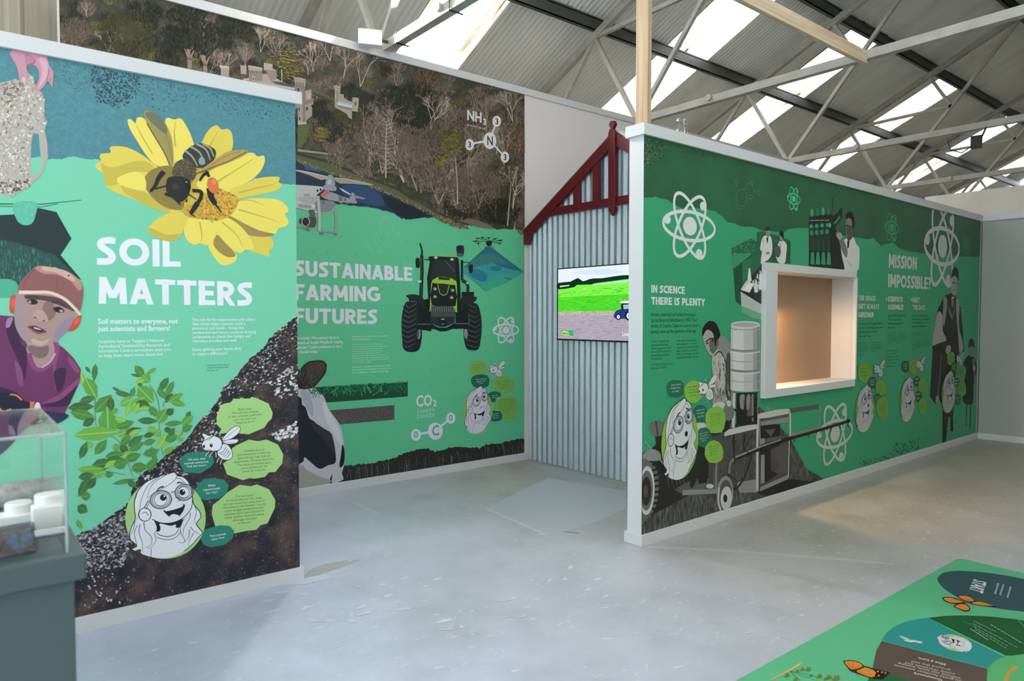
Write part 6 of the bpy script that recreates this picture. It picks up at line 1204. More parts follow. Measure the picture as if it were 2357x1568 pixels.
for k in range(4): f.ell(1165+k*66, 540-k*6, 24, 34, '#3a8a66'); f.ell(1160+k*70, 455-k*6, 22, 26, '#3f9a72'); f.poly([(1160+k*70, 790), (1195+k*70, 790), (1205+k*70, 950), (1150+k*70, 945)], '#3a9a70'); f.line([(1145+k*64, 380), (1200+k*64, 374)], 10, '#9fb0a8'); f.line([(1190+k*66, 620), (1190+k*66, 960)], 8, '#56705f')
f.ell(1400, 440, 18, 30, '#49b488'); f.line([(1430, 480), (1430, 970)], 26, '#15201b'); f.poly([(1450, 410), (1530, 310), (1530, 350), (1465, 430)], '#3d8a68'); f.line([(1130, 975), (1550, 990)], 22, '#141c18')
f.clip = (u3l, u3r, nv1+.02, 2.672); f.build(m3)
f = Fig('printed_scientist', F3, .0030).z(1660, 440, 5.6)
f.poly([(1570, 640), (1620, 610), (1700, 590), (1740, 680), (1780, 740), (1780, 920), (1750, 1030), (1560, 1010), (1520, 860), (1530, 700)], WC, 3); f.poly([(1480, 540), (1530, 530), (1600, 680), (1630, 780), (1610, 860), (1550, 760), (1500, 640)], '#77777a', 3); f.poly([(1490, 560), (1545, 540), (1560, 600), (1520, 630)], '#a9a5a2', 3); f.poly([(1480, 600), (1520, 640), (1560, 860), (1590, 1000), (1540, 990), (1500, 780)], '#26282a', 3); f.poly([(1625, 640), (1655, 640), (1645, 730), (1625, 740)], '#232427'); f.line([(1690, 740), (1700, 790)], 8, WS); f.line([(1620, 900), (1690, 970)], 12, WS)
f.poly([(1608, 350), (1650, 330), (1700, 380), (1700, 500), (1690, 600), (1640, 640), (1610, 560)], '#85817f', 3); f.poly([(1620, 440), (1700, 470), (1690, 600), (1640, 640), (1620, 580)], '#55524f', 3); f.poly([(1615, 370), (1610, 300), (1650, 265), (1700, 300), (1718, 380), (1712, 470), (1690, 480), (1680, 370), (1640, 345)], '#191716', 3); f.ell(1622, 442, 16, 9, '#2b2827'); f.clip = (u3l, u3r, nv1+.02, 2.672); f.build(m3)
# --- sprayer photograph
M_bwg = inkm('print_grey_grass', lambda n: n.base(n.ramp(n.noise(n.mapping(n.co(), (50, 50, 12)), 1.0, 5, .7), [(.32, '#1f1f1e'), (.48, '#454543'), (.62, '#6f6f6b'), (.75, '#91918c')])))
f = Fig('grey_grass', F3, .0008).z(*Z7); f.clip = CL3; f.poly([(18, 960), (140, 900), (520, 850), (780, 660), (970, 850), (1080, 1060), (1180, 1120), (1190, 1150), (18, 1490)], '#3a3a38'); f.build(m3, M_bwg)
W1_, W2_, W3_, W4_ = '#c9cac8', '#8f908e', '#5a5a58', '#1a1a19'
f = Fig('farm_sprayer', F3, .0016).z(1640, 880, 4.753); f.clip = CL3
f.poly([(-150, 600), (130, 560), (480, 500), (740, 480), (830, 640), (840, 1040), (500, 1190), (-150, 1240)], '#4b4a48'); f.scatter([(60, 600), (480, 540), (480, 1080), (60, 1080)], 260, 12, 60, ['#5a5957', '#3f3e3c', '#656461', '#353432'], (-.2, .2), 9)
f.poly([(520, 480), (740, 460), (735, 980), (650, 1060), (560, 1110), (520, 1100)], W4_); f.poly([(530, 800), (570, 790), (570, 1100), (525, 1110)], W2_); f.poly([(640, 740), (720, 700), (830, 640), (820, 1000), (720, 1000), (640, 960)], '#55524f'); f.poly([(570, 520), (690, 510), (640, 600)], W3_); f.poly([(630, 760), (720, 880), (720, 960), (650, 970)], '#4a4745'); f.poly([(780, 1060), (1000, 1080), (1130, 1090), (900, 1180), (560, 1240), (520, 1180)], '#191918', 3)
f.poly([(250, 1100), (490, 1060), (495, 1205), (300, 1210)], W2_); f.poly([(520, 1150), (830, 1010), (830, 1060), (520, 1195)], W2_); f.line([(497, 350), (490, 700), (490, 1190)], 46, W1_); f.line([(515, 370), (522, 690)], 20, W2_)
f.poly([(505, 345), (700, 300), (835, 290), (835, 345), (690, 380), (505, 400)], W1_); f.poly([(530, 430), (700, 400), (830, 380), (830, 440), (530, 475)], W2_); f.poly([(560, 400), (700, 370), (830, 345), (830, 380), (560, 430)], W3_); f.line([(850, 300), (850, 590)], 34, W1_); f.line([(840, 640), (830, 1040)], 18, W1_); f.poly([(850, 285), (1175, 240), (1175, 290), (850, 335)], W3_); f.line([(1170, 250), (1165, 500)], 24, W2_); f.poly([(860, 560), (1170, 490), (1170, 515), (860, 590)], W2_); f.ell(610, 290, 16, 24, W2_)
f.poly([(515, 620), (570, 610), (570, 670), (515, 690)], W2_); f.poly([(570, 620), (755, 585), (755, 625), (570, 665)], W3_)
f.line([(130, 560), (480, 480)], 62, W1_); f.line([(235, 120), (228, 500)], 54, W1_); f.poly([(262, 120), (500, 110), (490, 460), (262, 480)], W4_); f.poly([(300, 150), (350, 140), (350, 290), (305, 280)], W2_, 2); f.poly([(365, 150), (440, 150), (440, 380), (380, 390)], W3_); f.poly([(380, 140), (410, 145), (400, 280), (370, 290)], W2_, 2); f.line([(440, 130), (440, 430)], 30, W2_); f.line([(495, 120), (490, 350)], 10, W2_); f.line([(345, 190), (352, 460)], 16, W4_)
f.line([(215, 360), (215, 300), (260, 310), (330, 370), (400, 385), (490, 360)], 22, W4_, sm=5); f.line([(350, 560), (340, 770)], 16, W4_); f.line([(230, 570), (235, 800)], 34, '#232221')
f.poly([(-10, -150), (60, -150), (60, 100), (40, 120)], W3_)
f.line([(230, 840), (540, 720), (860, 610), (1180, 520), (1495, 425)], 46, '#1a1b1b', 34); f.line([(250, 822), (540, 700), (750, 630)], 20, '#9c9d9a', 12); f.line([(860, 595), (1180, 505), (1480, 412)], 8, '#6a6b69'); f.line([(235, 840), (195, 890), (180, 1000)], 42, '#7d7e7b', 38, sm=5); f.line([(180, 1000), (170, 1090), (230, 1170), (300, 1120), (370, 1000), (430, 800)], 32, W4_, 20, sm=5); f.line([(430, 800), (350, 740), (440, 560)], 18, W4_); f.line([(160, 1000), (260, 1080), (250, 1160)], 20, '#2b2a29', sm=4)
for x, y in ((300, 860), (535, 770), (900, 630), (1055, 580), (1188, 540), (1298, 510), (1398, 485), (1487, 462)): f.line([(x, y-20), (x-2, y+30)], 20, '#232323', 14)
f.ell(1488, 424, 18, 22, '#111111'); f.ell(135, 1230, 92, 205, W2_, .06); f.ell(140, 1240, 72, 170, '#55534f', .06); f.ell(150, 1270, 62, 130, W1_, .06); f.ell(140, 1272, 22, 44, '#20201f'); f.line([(75, 1150), (66, 1300), (90, 1400)], 26, W1_, sm=4); f.build(m3)
f = Fig('spray_barrel', F3, .0040).z(*ZA)
bl_ = [(624, 84)]+[(725-100*math.cos(t), 80-22*math.sin(t)) for t in (math.pi*i/12 for i in range(13))]+[(827, 84), (829, 530)]+[(725+102*math.cos(t), 532+18*math.sin(t)) for t in (math.pi*i/12 for i in range(13))]+[(622, 530)]
f.poly(bl_, '#c3c4c3'); f.poly([(640, 105), (715, 112), (715, 545), (640, 538)], '#d6d7d6'); f.poly([(780, 108), (826, 100), (828, 532), (780, 543)], '#9fa09f'); f.poly([(806, 100), (826, 96), (828, 532), (806, 538)], '#868786')
for y, w_ in ((108, 5), (255, 16), (330, 4), (396, 16), (470, 4)): f.line([(624, y), (670, y+9), (725, y+12), (780, y+9), (827, y)], w_, '#8b8c8b', sm=4); f.line([(624, y+w_), (670, y+9+w_), (725, y+12+w_), (780, y+9+w_), (827, y+w_)], w_*.4, '#dfe0df', sm=4)
f.ell(725, 84, 100, 20, '#aeafae'); f.ring(725, 84, 98, 20, 6, '#e4e5e4'); f.ell(660, 118, 4, 4, '#4a4a4a'); f.build(m3)
f = Fig('printed_operator', F3, .0036).z(*ZA)
f.poly([(500, 300), (530, 200), (560, 160), (610, 200), (640, 320), (640, 560), (620, 660), (560, 670), (500, 640), (510, 460)], '#8f8c88', 3); f.poly([(500, 280), (545, 260), (580, 330), (600, 460), (560, 560), (510, 460), (495, 380)], '#b5b2ad', 3); f.line([(510, 300), (550, 270), (590, 350), (610, 450)], 10, '#2a2927', sm=4); f.poly([(590, 330), (620, 300), (625, 640), (590, 640)], '#4a4845', 3); f.poly([(520, 560), (560, 520), (600, 600), (580, 660), (500, 640)], '#9d9a95', 3); f.scatter([(505, 330), (600, 300), (620, 620), (520, 620)], 60, 9, 46, ['#5d5a56', '#c9c6c1', '#77746f'], (-.4, .4), 16)
f.poly([(430, 150), (470, 110), (525, 150), (540, 210), (510, 280), (490, 298), (462, 270), (440, 210)], '#a9a5a0', 3); f.poly([(480, 190), (530, 170), (540, 220), (505, 285), (480, 250)], '#6a6661', 3); f.poly([(430, 165), (430, 110), (470, 60), (520, 70), (550, 140), (545, 175), (528, 190), (520, 235), (510, 200), (502, 145), (470, 118), (448, 130)], '#1a1918', 3); f.line([(450, 205), (480, 180), (505, 180)], 10, '#22201f'); f.ell(462, 212, 11, 5, '#22201f', -.5); f.ell(498, 195, 10, 5, '#22201f', -.3); f.line([(475, 265), (495, 258)], 5, '#3a3735'); f.line([(470, 205), (478, 240), (488, 240)], 4, '#77736e')
f.poly([(350, 760), (420, 700), (560, 640), (620, 650), (620, 800), (520, 850), (480, 860), (440, 1000), (380, 1180), (340, 1200), (350, 900)], '#232221', 3); f.poly([(500, 640), (560, 620), (600, 660), (560, 700), (510, 680)], W1_, 3); f.poly([(360, 780), (440, 760), (450, 830), (370, 820)], W1_, 3); f.ell(610, 690, 40, 60, '#77746f'); f.ell(612, 630, 16, 22, W1_); f.build(m3)
f = Fig('old_tractor', F3, .0026).z(*ZA); f.clip = CL3
f.poly([(10, 1000), (60, 960), (140, 880), (380, 860), (540, 900), (540, 1230), (350, 1260), (90, 1400), (10, 1420)], '#232322', 0); f.poly([(230, 1230), (350, 1160), (480, 1150), (540, 1000), (540, 1250), (300, 1265)], W3_); f.poly([(380, 900), (460, 880), (460, 1180), (400, 1190)], W4_); f.poly([(470, 1040), (510, 1030), (505, 1210), (470, 1215)], '#4a4846'); f.line([(524, 1040), (522, 1240)], 16, W2_); f.line([(290, 1250), (540, 1240)], 34, W2_, 30); f.ell(480, 1205, 26, 16, W1_); f.ell(370, 1205, 60, 24, '#5f5c59')
f.poly([(65, 780), (100, 750), (160, 770), (165, 850), (100, 860), (62, 820)], '#6f6e6c', 3); f.line([(105, 755), (118, 855)], 14, '#3a3938'); f.poly([(100, 860), (170, 850), (170, 960), (110, 960)], '#1f1f1e'); f.poly([(10, 1010), (50, 950), (120, 960), (140, 1020), (60, 1030)], W2_, 3)
tp_ = [(8, 1040), (60, 1035), (110, 1090), (125, 1200), (110, 1330), (70, 1400), (8, 1430)]; f.poly(tp_, '#6a6967', 3)
for k in range(9): f.line([(78, 1060+k*38), (125+ (8 if 2 < k < 6 else 0), 1040+k*40)], 16, '#1c1c1b')
f.ell(42, 1235, 54, 170, W1_, .03); f.ell(40, 1235, 44, 140, '#6b6a67', .03); f.ell(38, 1240, 34, 100, '#2a2928', .03); f.ell(34, 1240, 14, 46, '#55534f'); f.line([(28, 892), (165, 1060)], 14, W2_, 12)
for k in range(5): f.line([(180+k*28, 1120+k*10), (200+k*30, 1220)], 10, '#5d5b58', 5)
f.clip = CL3; f.build(m3)
# --- doctor in robes and a smaller figure
f = Fig('printed_doctor', F3, .0020).z(2080, 600, 3.733); f.clip = CL3
f.poly([(350, 300), (410, 280), (450, 310), (490, 400), (500, 520), (515, 700), (520, 790), (470, 800), (440, 1000), (430, 1260), (425, 1350), (385, 1340), (370, 1500), (362, 1568), (333, 1568), (335, 1240), (300, 1190), (280, 1240), (225, 1170), (250, 760), (262, 600), (290, 430)], '#1a1615', 0); f.poly([(400, 1340), (425, 1360), (425, 1470), (402, 1465)], '#1a1615')
f.poly([(295, 440), (335, 480), (335, 600), (365, 690), (255, 735), (262, 600)], '#a8a4a2', 3); f.poly([(345, 300), (375, 340), (370, 420), (350, 560), (335, 520), (340, 400)], '#8f8b89', 3); f.poly([(455, 320), (480, 380), (475, 560), (515, 740), (480, 790), (465, 600), (450, 420)], '#9b9795', 3); f.poly([(380, 380), (420, 470), (440, 390), (435, 450), (415, 510), (385, 440)], '#77736f'); f.poly([(412, 310), (435, 310), (430, 400), (415, 400)], '#c3c0be'); f.poly([(420, 325), (432, 325), (428, 400), (420, 400)], '#2f2c2b')
f.poly([(250, 735), (370, 690), (400, 720), (340, 800), (260, 770)], '#15110f', 3); f.ell(384, 765, 22, 40, '#9f9b98', .2); f.line([(325, 810), (310, 1000), (290, 1220)], 20, '#5d5957', 30); f.ell(290, 1200, 16, 40, '#8f8b88'); f.ell(490, 850, 16, 40, '#a8a4a2')
f.poly([(415, 160), (440, 110), (465, 150), (465, 240), (440, 300), (410, 270)], '#a09b97', 3); f.poly([(412, 150), (420, 80), (445, 55), (470, 90), (470, 190), (460, 150), (430, 130)], '#1b1817', 3); f.ell(430, 190, 10, 5, '#332f2d'); f.ell(455, 200, 8, 5, '#332f2d'); f.line([(425, 250), (450, 258)], 6, '#4a4543'); f.build(m3)
f = Fig('printed_pupil', F3, .0020).z(2080, 600, 3.733); f.clip = CL3
f.poly([(540, 830), (580, 815), (610, 840), (628, 920), (620, 970), (600, 1080), (595, 1220), (550, 1235), (505, 1190), (525, 1020), (540, 940), (515, 890)], '#191615', 3); f.line([(545, 1220), (540, 1330), (538, 1420)], 17, '#1c1918', 14); f.line([(578, 1220), (572, 1360), (572, 1455)], 18, '#1c1918', 16); f.line([(578, 1235), (577, 1262)], 14, '#77736f'); f.poly([(565, 740), (600, 735), (605, 790), (585, 830), (565, 800)], '#837e7b', 3); f.poly([(558, 740), (562, 690), (585, 670), (605, 700), (606, 750), (590, 735), (570, 745)], '#181514', 3); f.poly([(590, 840), (605, 850), (612, 1010), (618, 1070), (606, 1060), (598, 900)], '#807c79'); f.ell(606, 925, 14, 26, '#938f8c'); f.build(m3)
# --- cartoon groups along the board; far-end inks darkened for the weaker light there
def toon(box_g, mood, box_b, bubs, zz, wh, l, d, base=.0046):
    f = Fig('cartoon_girl', F3, base+.0012); x0, y0, k = zz; box_map(f, x0+box_g[0]/k, y0+box_g[1]/k, x0+box_g[2]/k, y0+box_g[3]/k, (1437, 1568)); girl(f, mood, l, wh); f.build(m3)
    for i, (cx, cy, rx, ry, dark, nl) in enumerate(bubs):
        speech(m3, F3, base+.0002*i, zz, blob(cx, cy, rx, ry, 30+i), d if dark else l, None, '#bcd8cc' if dark else '#3c6a3a', None, (cx-rx*.6, cy-ry*.42+6, cx+rx*.62, cy+ry*.42, nl))
    f = Fig('cartoon_bee', F3, base+.0016); box_map(f, x0+box_b[0]/k, y0+box_b[1]/k, x0+box_b[2]/k, y0+box_b[3]/k, (380, 400)); bee_toon(f, wh); f.build(m3)
LB, DB_ = '#86bd4a', '#236e57'
toon((118, 535, 418, 1160), 'oh', (398, 438, 530, 640), [(243, 528, 60, 62, 1, 3), (365, 548, 62, 78, 0, 4), (417, 703, 50, 62, 1, 3), (518, 745, 70, 95, 0, 6), (438, 868, 54, 70, 1, 4), (507, 965, 64, 78, 0, 4)], ZA, '#dcdde0', LB, DB_)
toon((18, 1095, 195, 1520), 'oh', (180, 940, 268, 1100), [(107, 1040, 56, 78, 0, 3), (167, 1120, 34, 50, 1, 3), (235, 1160, 43, 64, 0, 4), (206, 1252, 31, 45, 1, 3), (250, 1325, 51, 88, 0, 7)], ZM, '#bfc1c4', '#6fa23f', '#1b5a45')
toon((380, 1030, 522, 1440), 'sad', (518, 912, 590, 1050), [(434, 990, 30, 48, 1, 3), (495, 990, 35, 60, 0, 4), (526, 1108, 26, 42, 1, 2), (573, 1145, 34, 62, 0, 4), (537, 1232, 29, 45, 1, 2), (571, 1305, 34, 62, 0, 4)], ZM, '#bfc1c4', '#6fa23f', '#1b5a45')
toon((318, 905, 458, 1315), 'sad', (452, 788, 518, 920), [(407, 842, 34, 60, 0, 4), (431, 916, 26, 46, 1, 3), (480, 965, 32, 56, 0, 4), (458, 1048, 22, 40, 1, 2), (501, 1102, 35, 66, 0, 5), (465, 1195, 25, 44, 1, 3)], (2080, 600, 3.733), '#b4b6b8', '#5f9339', '#1a553f')
# ================================================================== picture on the television
M_scr = bpy.data.materials.new('screen_picture'); M_scr.use_nodes = True
n = NT(M_scr); n.t.nodes.remove(n.b); at_ = n.n('Attribute', {'attribute_name': 'ink'})
nz = n.noise(n.mapping(n.co(), (12, 12, 60)), 1.0, 4); em = n.n('Emission', Color=n.mix(n.math('MULTIPLY', nz, .25), at_.outputs['Color'], n.mix(1.0, at_.outputs['Color'], (.35, .4, .35), 'MULTIPLY')), Strength=.55); n.link(em.outputs[0], n.out.inputs[0])
su0, su1, sv0, sv1 = tu0+bz, tu1-bz, tv0+bz*1.5, tv1-bz
f = Fig('screen', F4, .0004, .00012, board=TVO-.004); W_, H_ = 1920.0, 1080.0
f.mapf = lambda p: (su0+(su1-su0)*p[0]/W_, sv1-(sv1-sv0)*p[1]/H_)
f.poly([(0, 0), (1920, 0), (1920, 1080), (0, 1080)], '#e6eefc'); f.poly([(300, 60), (900, 40), (1300, 110), (800, 120)], '#d6e2f6', 4)
f.poly([(0, 270), (1920, 190), (1920, 700), (0, 700)], '#7ff04a'); f.poly([(0, 210), (260, 200), (420, 150), (520, 205), (640, 180), (760, 170), (900, 175), (1100, 160), (1300, 150), (1500, 155), (1920, 140), (1920, 210), (1500, 205), (1100, 225), (760, 245), (720, 260), (400, 255), (350, 285), (0, 310)], '#12331f', 2); f.poly([(40, 255), (250, 250), (240, 265), (40, 280)], '#b7efc0'); f.poly([(720, 250), (1100, 232), (1500, 215), (1920, 210), (1920, 235), (1300, 262), (720, 275)], '#a9e8b0')
f.scatter([(760, 262), (1500, 230), (1500, 248), (760, 278)], 60, 16, 6, ['#f2f2f2', '#3c4a3a'], (0, .2), 3)
f.poly([(0, 440), (500, 430), (1100, 420), (1920, 430), (1920, 660), (0, 660)], '#4fd62c'); f.scatter([(0, 340), (1920, 300), (1920, 660), (0, 660)], 420, 90, 7, ['#2fae22', '#6be83c', '#46c82a', '#8df24f'], (-.08, .02), 4); f.ell(560, 322, 24, 12, '#f4f4f4')
f.poly([(0, 655), (1920, 650), (1920, 720), (0, 725)], '#b9b7a6'); f.scatter([(0, 660), (1920, 655), (1920, 715), (0, 722)], 200, 26, 8, ['#d9d7c6', '#7f8a5c', '#6d6a5c'], (0, .2), 5); f.poly([(0, 718), (1920, 712), (1920, 1080), (0, 1080)], '#aea4b4'); f.scatter([(0, 730), (1920, 720), (1920, 1075), (0, 1075)], 420, 110, 5, ['#968c9c', '#c2b8c8', '#857b8b'], (-.05, .02), 6)
f.poly([(1140, 700), (1180, 650), (1280, 630), (1400, 640), (1450, 660), (1450, 760), (1150, 760)], '#2b3a86', 2); f.poly([(1260, 560), (1290, 545), (1420, 548), (1425, 640), (1270, 650)], '#1c2a3c'); f.poly([(1250, 545), (1270, 520), (1400, 518), (1430, 545)], '#e8eefc', 2); f.poly([(1300, 570), (1400, 565), (1400, 625), (1310, 635)], '#9fc0d8')
for x, y, r in ((1215, 740, 46), (1405, 725, 68)): f.ell(x, y, r, r, '#15161c'); f.ell(x, y, r*.62, r*.62, '#f4f4fa'); f.ell(x, y, r*.2, r*.2, '#333a55')
f.poly([(1470, 700), (1560, 690), (1560, 760), (1470, 760)], '#d23a58'); f.poly([(1560, 720), (1700, 720), (1700, 750), (1560, 750)], '#a83a4a')
f.poly([(60, 950), (330, 945), (330, 1030), (70, 1035)], '#27b27a'); f.line([(230, 975), (120, 968), (85, 995), (120, 1020), (250, 1018)], 20, '#e8e25a', 10, sm=5); f.poly([(130, 985), (250, 975), (240, 1000), (150, 1005)], '#c8a83a', 2)
f.text('Low-Ni', 1290, 1010, 1500, 56, '#f6f6f8', .012)
so2 = f.build(tv, M_scr)
# ================================================================== wear on the floor paint
M_wear = bpy.data.materials.new('worn_floor_paint'); M_wear.use_nodes = True
n = NT(M_wear); at_ = n.n('Attribute', {'attribute_name': 'ink'}); n.base(n.mix(n.math('MULTIPLY', n.noise(n.co(), 9, 6, .7), .35), at_.outputs['Color'], '#a9adb4')); n.b.inputs['Roughness'].default_value = .42
FFl = Frame((0, 0, 0), (1, 0, 0), n=(0, 0, 1), up=(0, 1, 0))
def floor_mark(name, col, pts, zz=(0, 0, 1), base=.0002, rough=.5, sm=0):
    f = Fig(name, FFl, base, .00002, board=0).z(*zz); f.poly(pts, col, sm); return f.build(floor_o, M_wear)
floor_mark('paint_edge', '#bcbcbc', [(1482, 1256), (1660, 1264), (1900, 1282), (2060, 1297), (2058, 1301), (1890, 1287), (1660, 1269), (1482, 1261)], base=.0003)
floor_mark('repair_patch', '#b3b5bb', [(1796, 1436), (1966, 1362), (2060, 1386), (1862, 1468)])
floor_mark('repair_patch', '#b9bfca', [(1122, 1168), (1262, 1100), (1440, 1130), (1440, 1172), (1360, 1205), (1262, 1232)])
floor_mark('paint_edge', '#c9ccce', [(1122, 1168), (1262, 1232), (1252, 1232), (1112, 1170)], base=.0004)
floor_mark('paint_edge', '#c4cacc', [(800, 1148), (875, 1182), (866, 1184), (794, 1149)], base=.0003)
floor_mark('damp_stain', '#aaaeb0', [(700, 1330), (720, 1308), (770, 1294), (830, 1288), (800, 1302), (745, 1320), (710, 1334)], sm=4)
floor_mark('damp_stain', '#a9b0b6', [(1230, 1070), (1330, 1085), (1420, 1120), (1330, 1110)], sm=4)
floor_mark('scratch', '#6e7174', [(1296, 1223), (1334, 1227), (1333, 1229), (1297, 1225)], base=.0004)
f = Fig('paint_chips', FFl, .0005, .0, board=0); R = random.Random(77); f.off += .0001
def chips(num, poly, big, cols):
    k = 0
    while k < num:
        x = R.uniform(min(p[0] for p in poly), max(p[0] for p in poly)); y = R.uniform(min(p[1] for p in poly), max(p[1] for p in poly))
        if not inside((x, y), poly): continue
        c = f.U((x, y)); a = R.gauss(-.1, .5); l = R.expovariate(1/big)*.6+.005; w = l*R.uniform(.15, .5); b = len(f.v); n_ = 7
        for i in range(n_):
            t = 6.283*i/n_; q = R.uniform(.45, 1.15); u = l*q*math.cos(t); v = w*q*math.sin(t); f.v.append(FFl.P(c[0]+u*math.cos(a)-v*math.sin(a), c[1]+u*math.sin(a)+v*math.cos(a), f.off))
        f.f.append(tuple(range(b, b+n_))); f.c.append(hexc(R.choice(cols))); k += 1; f.off += 4e-6
CC = ['#ccd4e6', '#d3d9e8', '#c6cfe2']
chips(150, [(700, 1180), (1430, 1240), (1500, 1568), (200, 1568), (190, 1470), (700, 1340)], .014, CC)
chips(60, [(690, 1310), (960, 1260), (1000, 1420), (720, 1440), (560, 1400)], .03, CC)
chips(40, [(1000, 1330), (1400, 1330), (1400, 1480), (1000, 1460)], .022, CC)
chips(60, [(1480, 1270), (2050, 1310), (1700, 1530), (1480, 1568)], .010, CC)
f.build(floor_o, M_wear, kind='stuff')
# ================================================================== printed vinyl floor game
mA = onfloor(1686, 1566); mB = onfloor(2190, 1290); mC = onfloor(2206, 1286); mD = onfloor(2357, 1321)
ex = (mB-mA).normalized(); ey = Vector((ex.y, -ex.x, 0)); cor = mC+ex*.01
FMt = Frame((cor.x, cor.y, 0), -ex, n=(0, 0, 1), up=ey)
MW_, MH_ = 3.9, 2.9; rad = .05
pts = [(rad-rad*math.cos(t), rad-rad*math.sin(t)) for t in (math.pi/2*i/6 for i in range(7))]+[(MW_, 0), (MW_, MH_), (0, MH_)]
gmat = empty('floor_game_mat', (cor.x, cor.y, 0), label='green printed floor game mat reading START at lower right', cat='floor mat')
MB().prism(FMt, pts, .0005, .003).build('mat_sheet', mat('mat_vinyl', '#58b184', .5), gmat)
def MF(name, base): return Fig(name, FMt, base, .00006, board=.003)
ZQ = (2000, 1260, 5.0896); ZR = (1640, 1380, 5.124)
f = MF('start_oval', .0004).z(*ZQ); f.poly([(803, 370), (850, 310), (960, 282), (1100, 278), (1400, 300), (1700, 350), (2000, 420), (2300, 560), (2300, 800), (2000, 790), (1800, 755), (1500, 715), (1250, 660), (1050, 590), (900, 500), (830, 430)], '#2c4f56', 4); ov = f.build(gmat)
def mtext(f, st, a, b, c, col, bold=.0):
    """letters between a (baseline start), b (baseline end), c (top of the first letter)"""
    V, Fc, W = text_mesh(st, bold); A, B, C_ = f.U(a), f.U(b), f.U(c); H0 = max(y for _, y in glyph_mesh('H', 0)[0])
    f.raw([(A[0]+(B[0]-A[0])*x/W+(C_[0]-A[0])*y/H0, A[1]+(B[1]-A[1])*x/W+(C_[1]-A[1])*y/H0) for x, y in V], Fc, col)
f = MF('start_lettering', .0012).z(*ZQ); mtext(f, 'START', (1232, 372), (1180, 500), (1375, 410), '#c9d2d4', .03); f.build(ov)
f = MF('paragraph', .0012).z(*ZQ)
for x, y in ((1505, 420), (1565, 435), (1650, 462)):
    for k in range(5): f.poly([(x-8*k, y+26*k), (x+22-8*k, y+4+26*k), (x+16-8*k, y+24+26*k), (x-6-8*k, y+20+26*k)], '#9fb0b4')
f.build(ov)
f = MF('card_teal', 0.0005).z(*ZQ); f.poly([(150, 1092), (200, 1010), (290, 935), (420, 875), (560, 842), (685, 828), (1200, 1090), (1600, 1290), (1480, 1330), (1400, 1420)], '#238a88'); f.build(gmat)
f = MF('card_dark_green', 0.0006).z(*ZQ); f.poly([(692, 826), (900, 803), (1100, 798), (1400, 810), (1740, 846), (2300, 1500), (1900, 1268), (1605, 1270)], '#14532c'); dg = f.build(gmat)
f = MF('card_dark_green', 0.0007).z(*ZQ); f.poly([(1752, 850), (2100, 900), (2500, 1020), (2400, 1560)], '#14532c'); f.build(gmat)
f = MF('paragraph', .0014).z(*ZQ)
for k, (x0, y0, x1, y1, w) in enumerate(((1190, 955, 1400, 1090, 16), (1240, 960, 1620, 1190, 9), (1230, 930, 1640, 1165, 9), (1220, 895, 1760, 1185, 9), (1225, 862, 1490, 990, 9), (1425, 905, 1795, 1125, 15), (1105, 870, 1260, 930, 6))):
    for j in range(9):
        a, b = j/9, (j+.75)/9; f.line([(x0+(x1-x0)*a, y0+(y1-y0)*a), (x0+(x1-x0)*b, y0+(y1-y0)*b)], w, '#a9c4b0')
f.build(dg)
f = MF('card_brown', 0.0008).z(*ZQ); f.poly([(150, 1098), (1390, 1424), (1385, 1500), (1400, 1700), (1300, 1900), (30, 1600), (45, 1400), (90, 1200)], '#584845'); br = f.build(gmat)
f = MF('card_text', .0014).z(*ZQ)
for st, a, b, h, bo in (('Miss a turn.', (905, 1365), (570, 1285), 24, .02), ('around the soil', (960, 1430), (500, 1330), 22, 0), ('costly chemicals and', (1010, 1480), (425, 1345), 22, 0), ('without soil tests, wasting', (1080, 1530), (345, 1350), 22, 0), ('You guess fertiliser amounts', (1140, 1575), (300, 1372), 22, 0), ('Guesswork', (865, 1550), (525, 1462), 24, .02)): mtext(f, st, a, b, (a[0]-5, a[1]+h), '#c9bfbb', bo)
f.build(br)
f = MF('card_green', 0.0009).z(*ZR); f.poly([(1830, 963), (1850, 905), (2100, 890), (2400, 975), (2600, 1200), (1750, 1250)], '#156238'); f.build(gmat)
f = MF('leaf_green_disc', 0.0010).z(*ZQ); f.poly([(2300, 1150), (1880, 1220), (1780, 1320), (1720, 1460), (1715, 1600), (1800, 1900), (2300, 1900)], '#0f7a1e', 5); f.build(gmat)
f = MF('pale_disc', 0.0011).z(*ZQ); f.poly([(1600, 1290), (1480, 1330), (1400, 1420), (1385, 1500), (1395, 1620), (1500, 1800), (1900, 1800), (1900, 1290)], '#56a86c', 3); f.line([(1735, 1395), (1640, 1470), (1600, 1600)], 60, '#c98c3a', 40, sm=4); f.build(gmat)
f = MF('cartoon_girl', .0016).z(*ZQ)
gA, gB, gC = (815, 1015), (690, 1130), (1195, 1150)     # the drawing lies on its side
def gm(p): 
    x, y = p[0]/1437, p[1]/1568; px = 735+ y*500+ (x-.5)*60; py = 1225-x*215+ (y-.5)*120; return FMt.uv(2000+px/5.0896, 1260+py/5.0896, f.off)
f.mapf = gm; girl(f, 'glad', '#a3c65c', '#ccd3d8'); f.build(gmat)
f = MF('cartoon_bee', .0016)
def bmf(p):
    x, y = p[0]/380, p[1]/400; px = 635-x*285; py = 1035+(1-x)*62+y*62; return FMt.uv(2000+px/5.0896, 1260+py/5.0896, f.off)
f.mapf = bmf; bee_toon(f, '#ccd3d8'); f.build(gmat)
OR, BKo = '#d9822f', '#17130f'
f = MF('printed_butterfly', .0020).z(*ZQ)
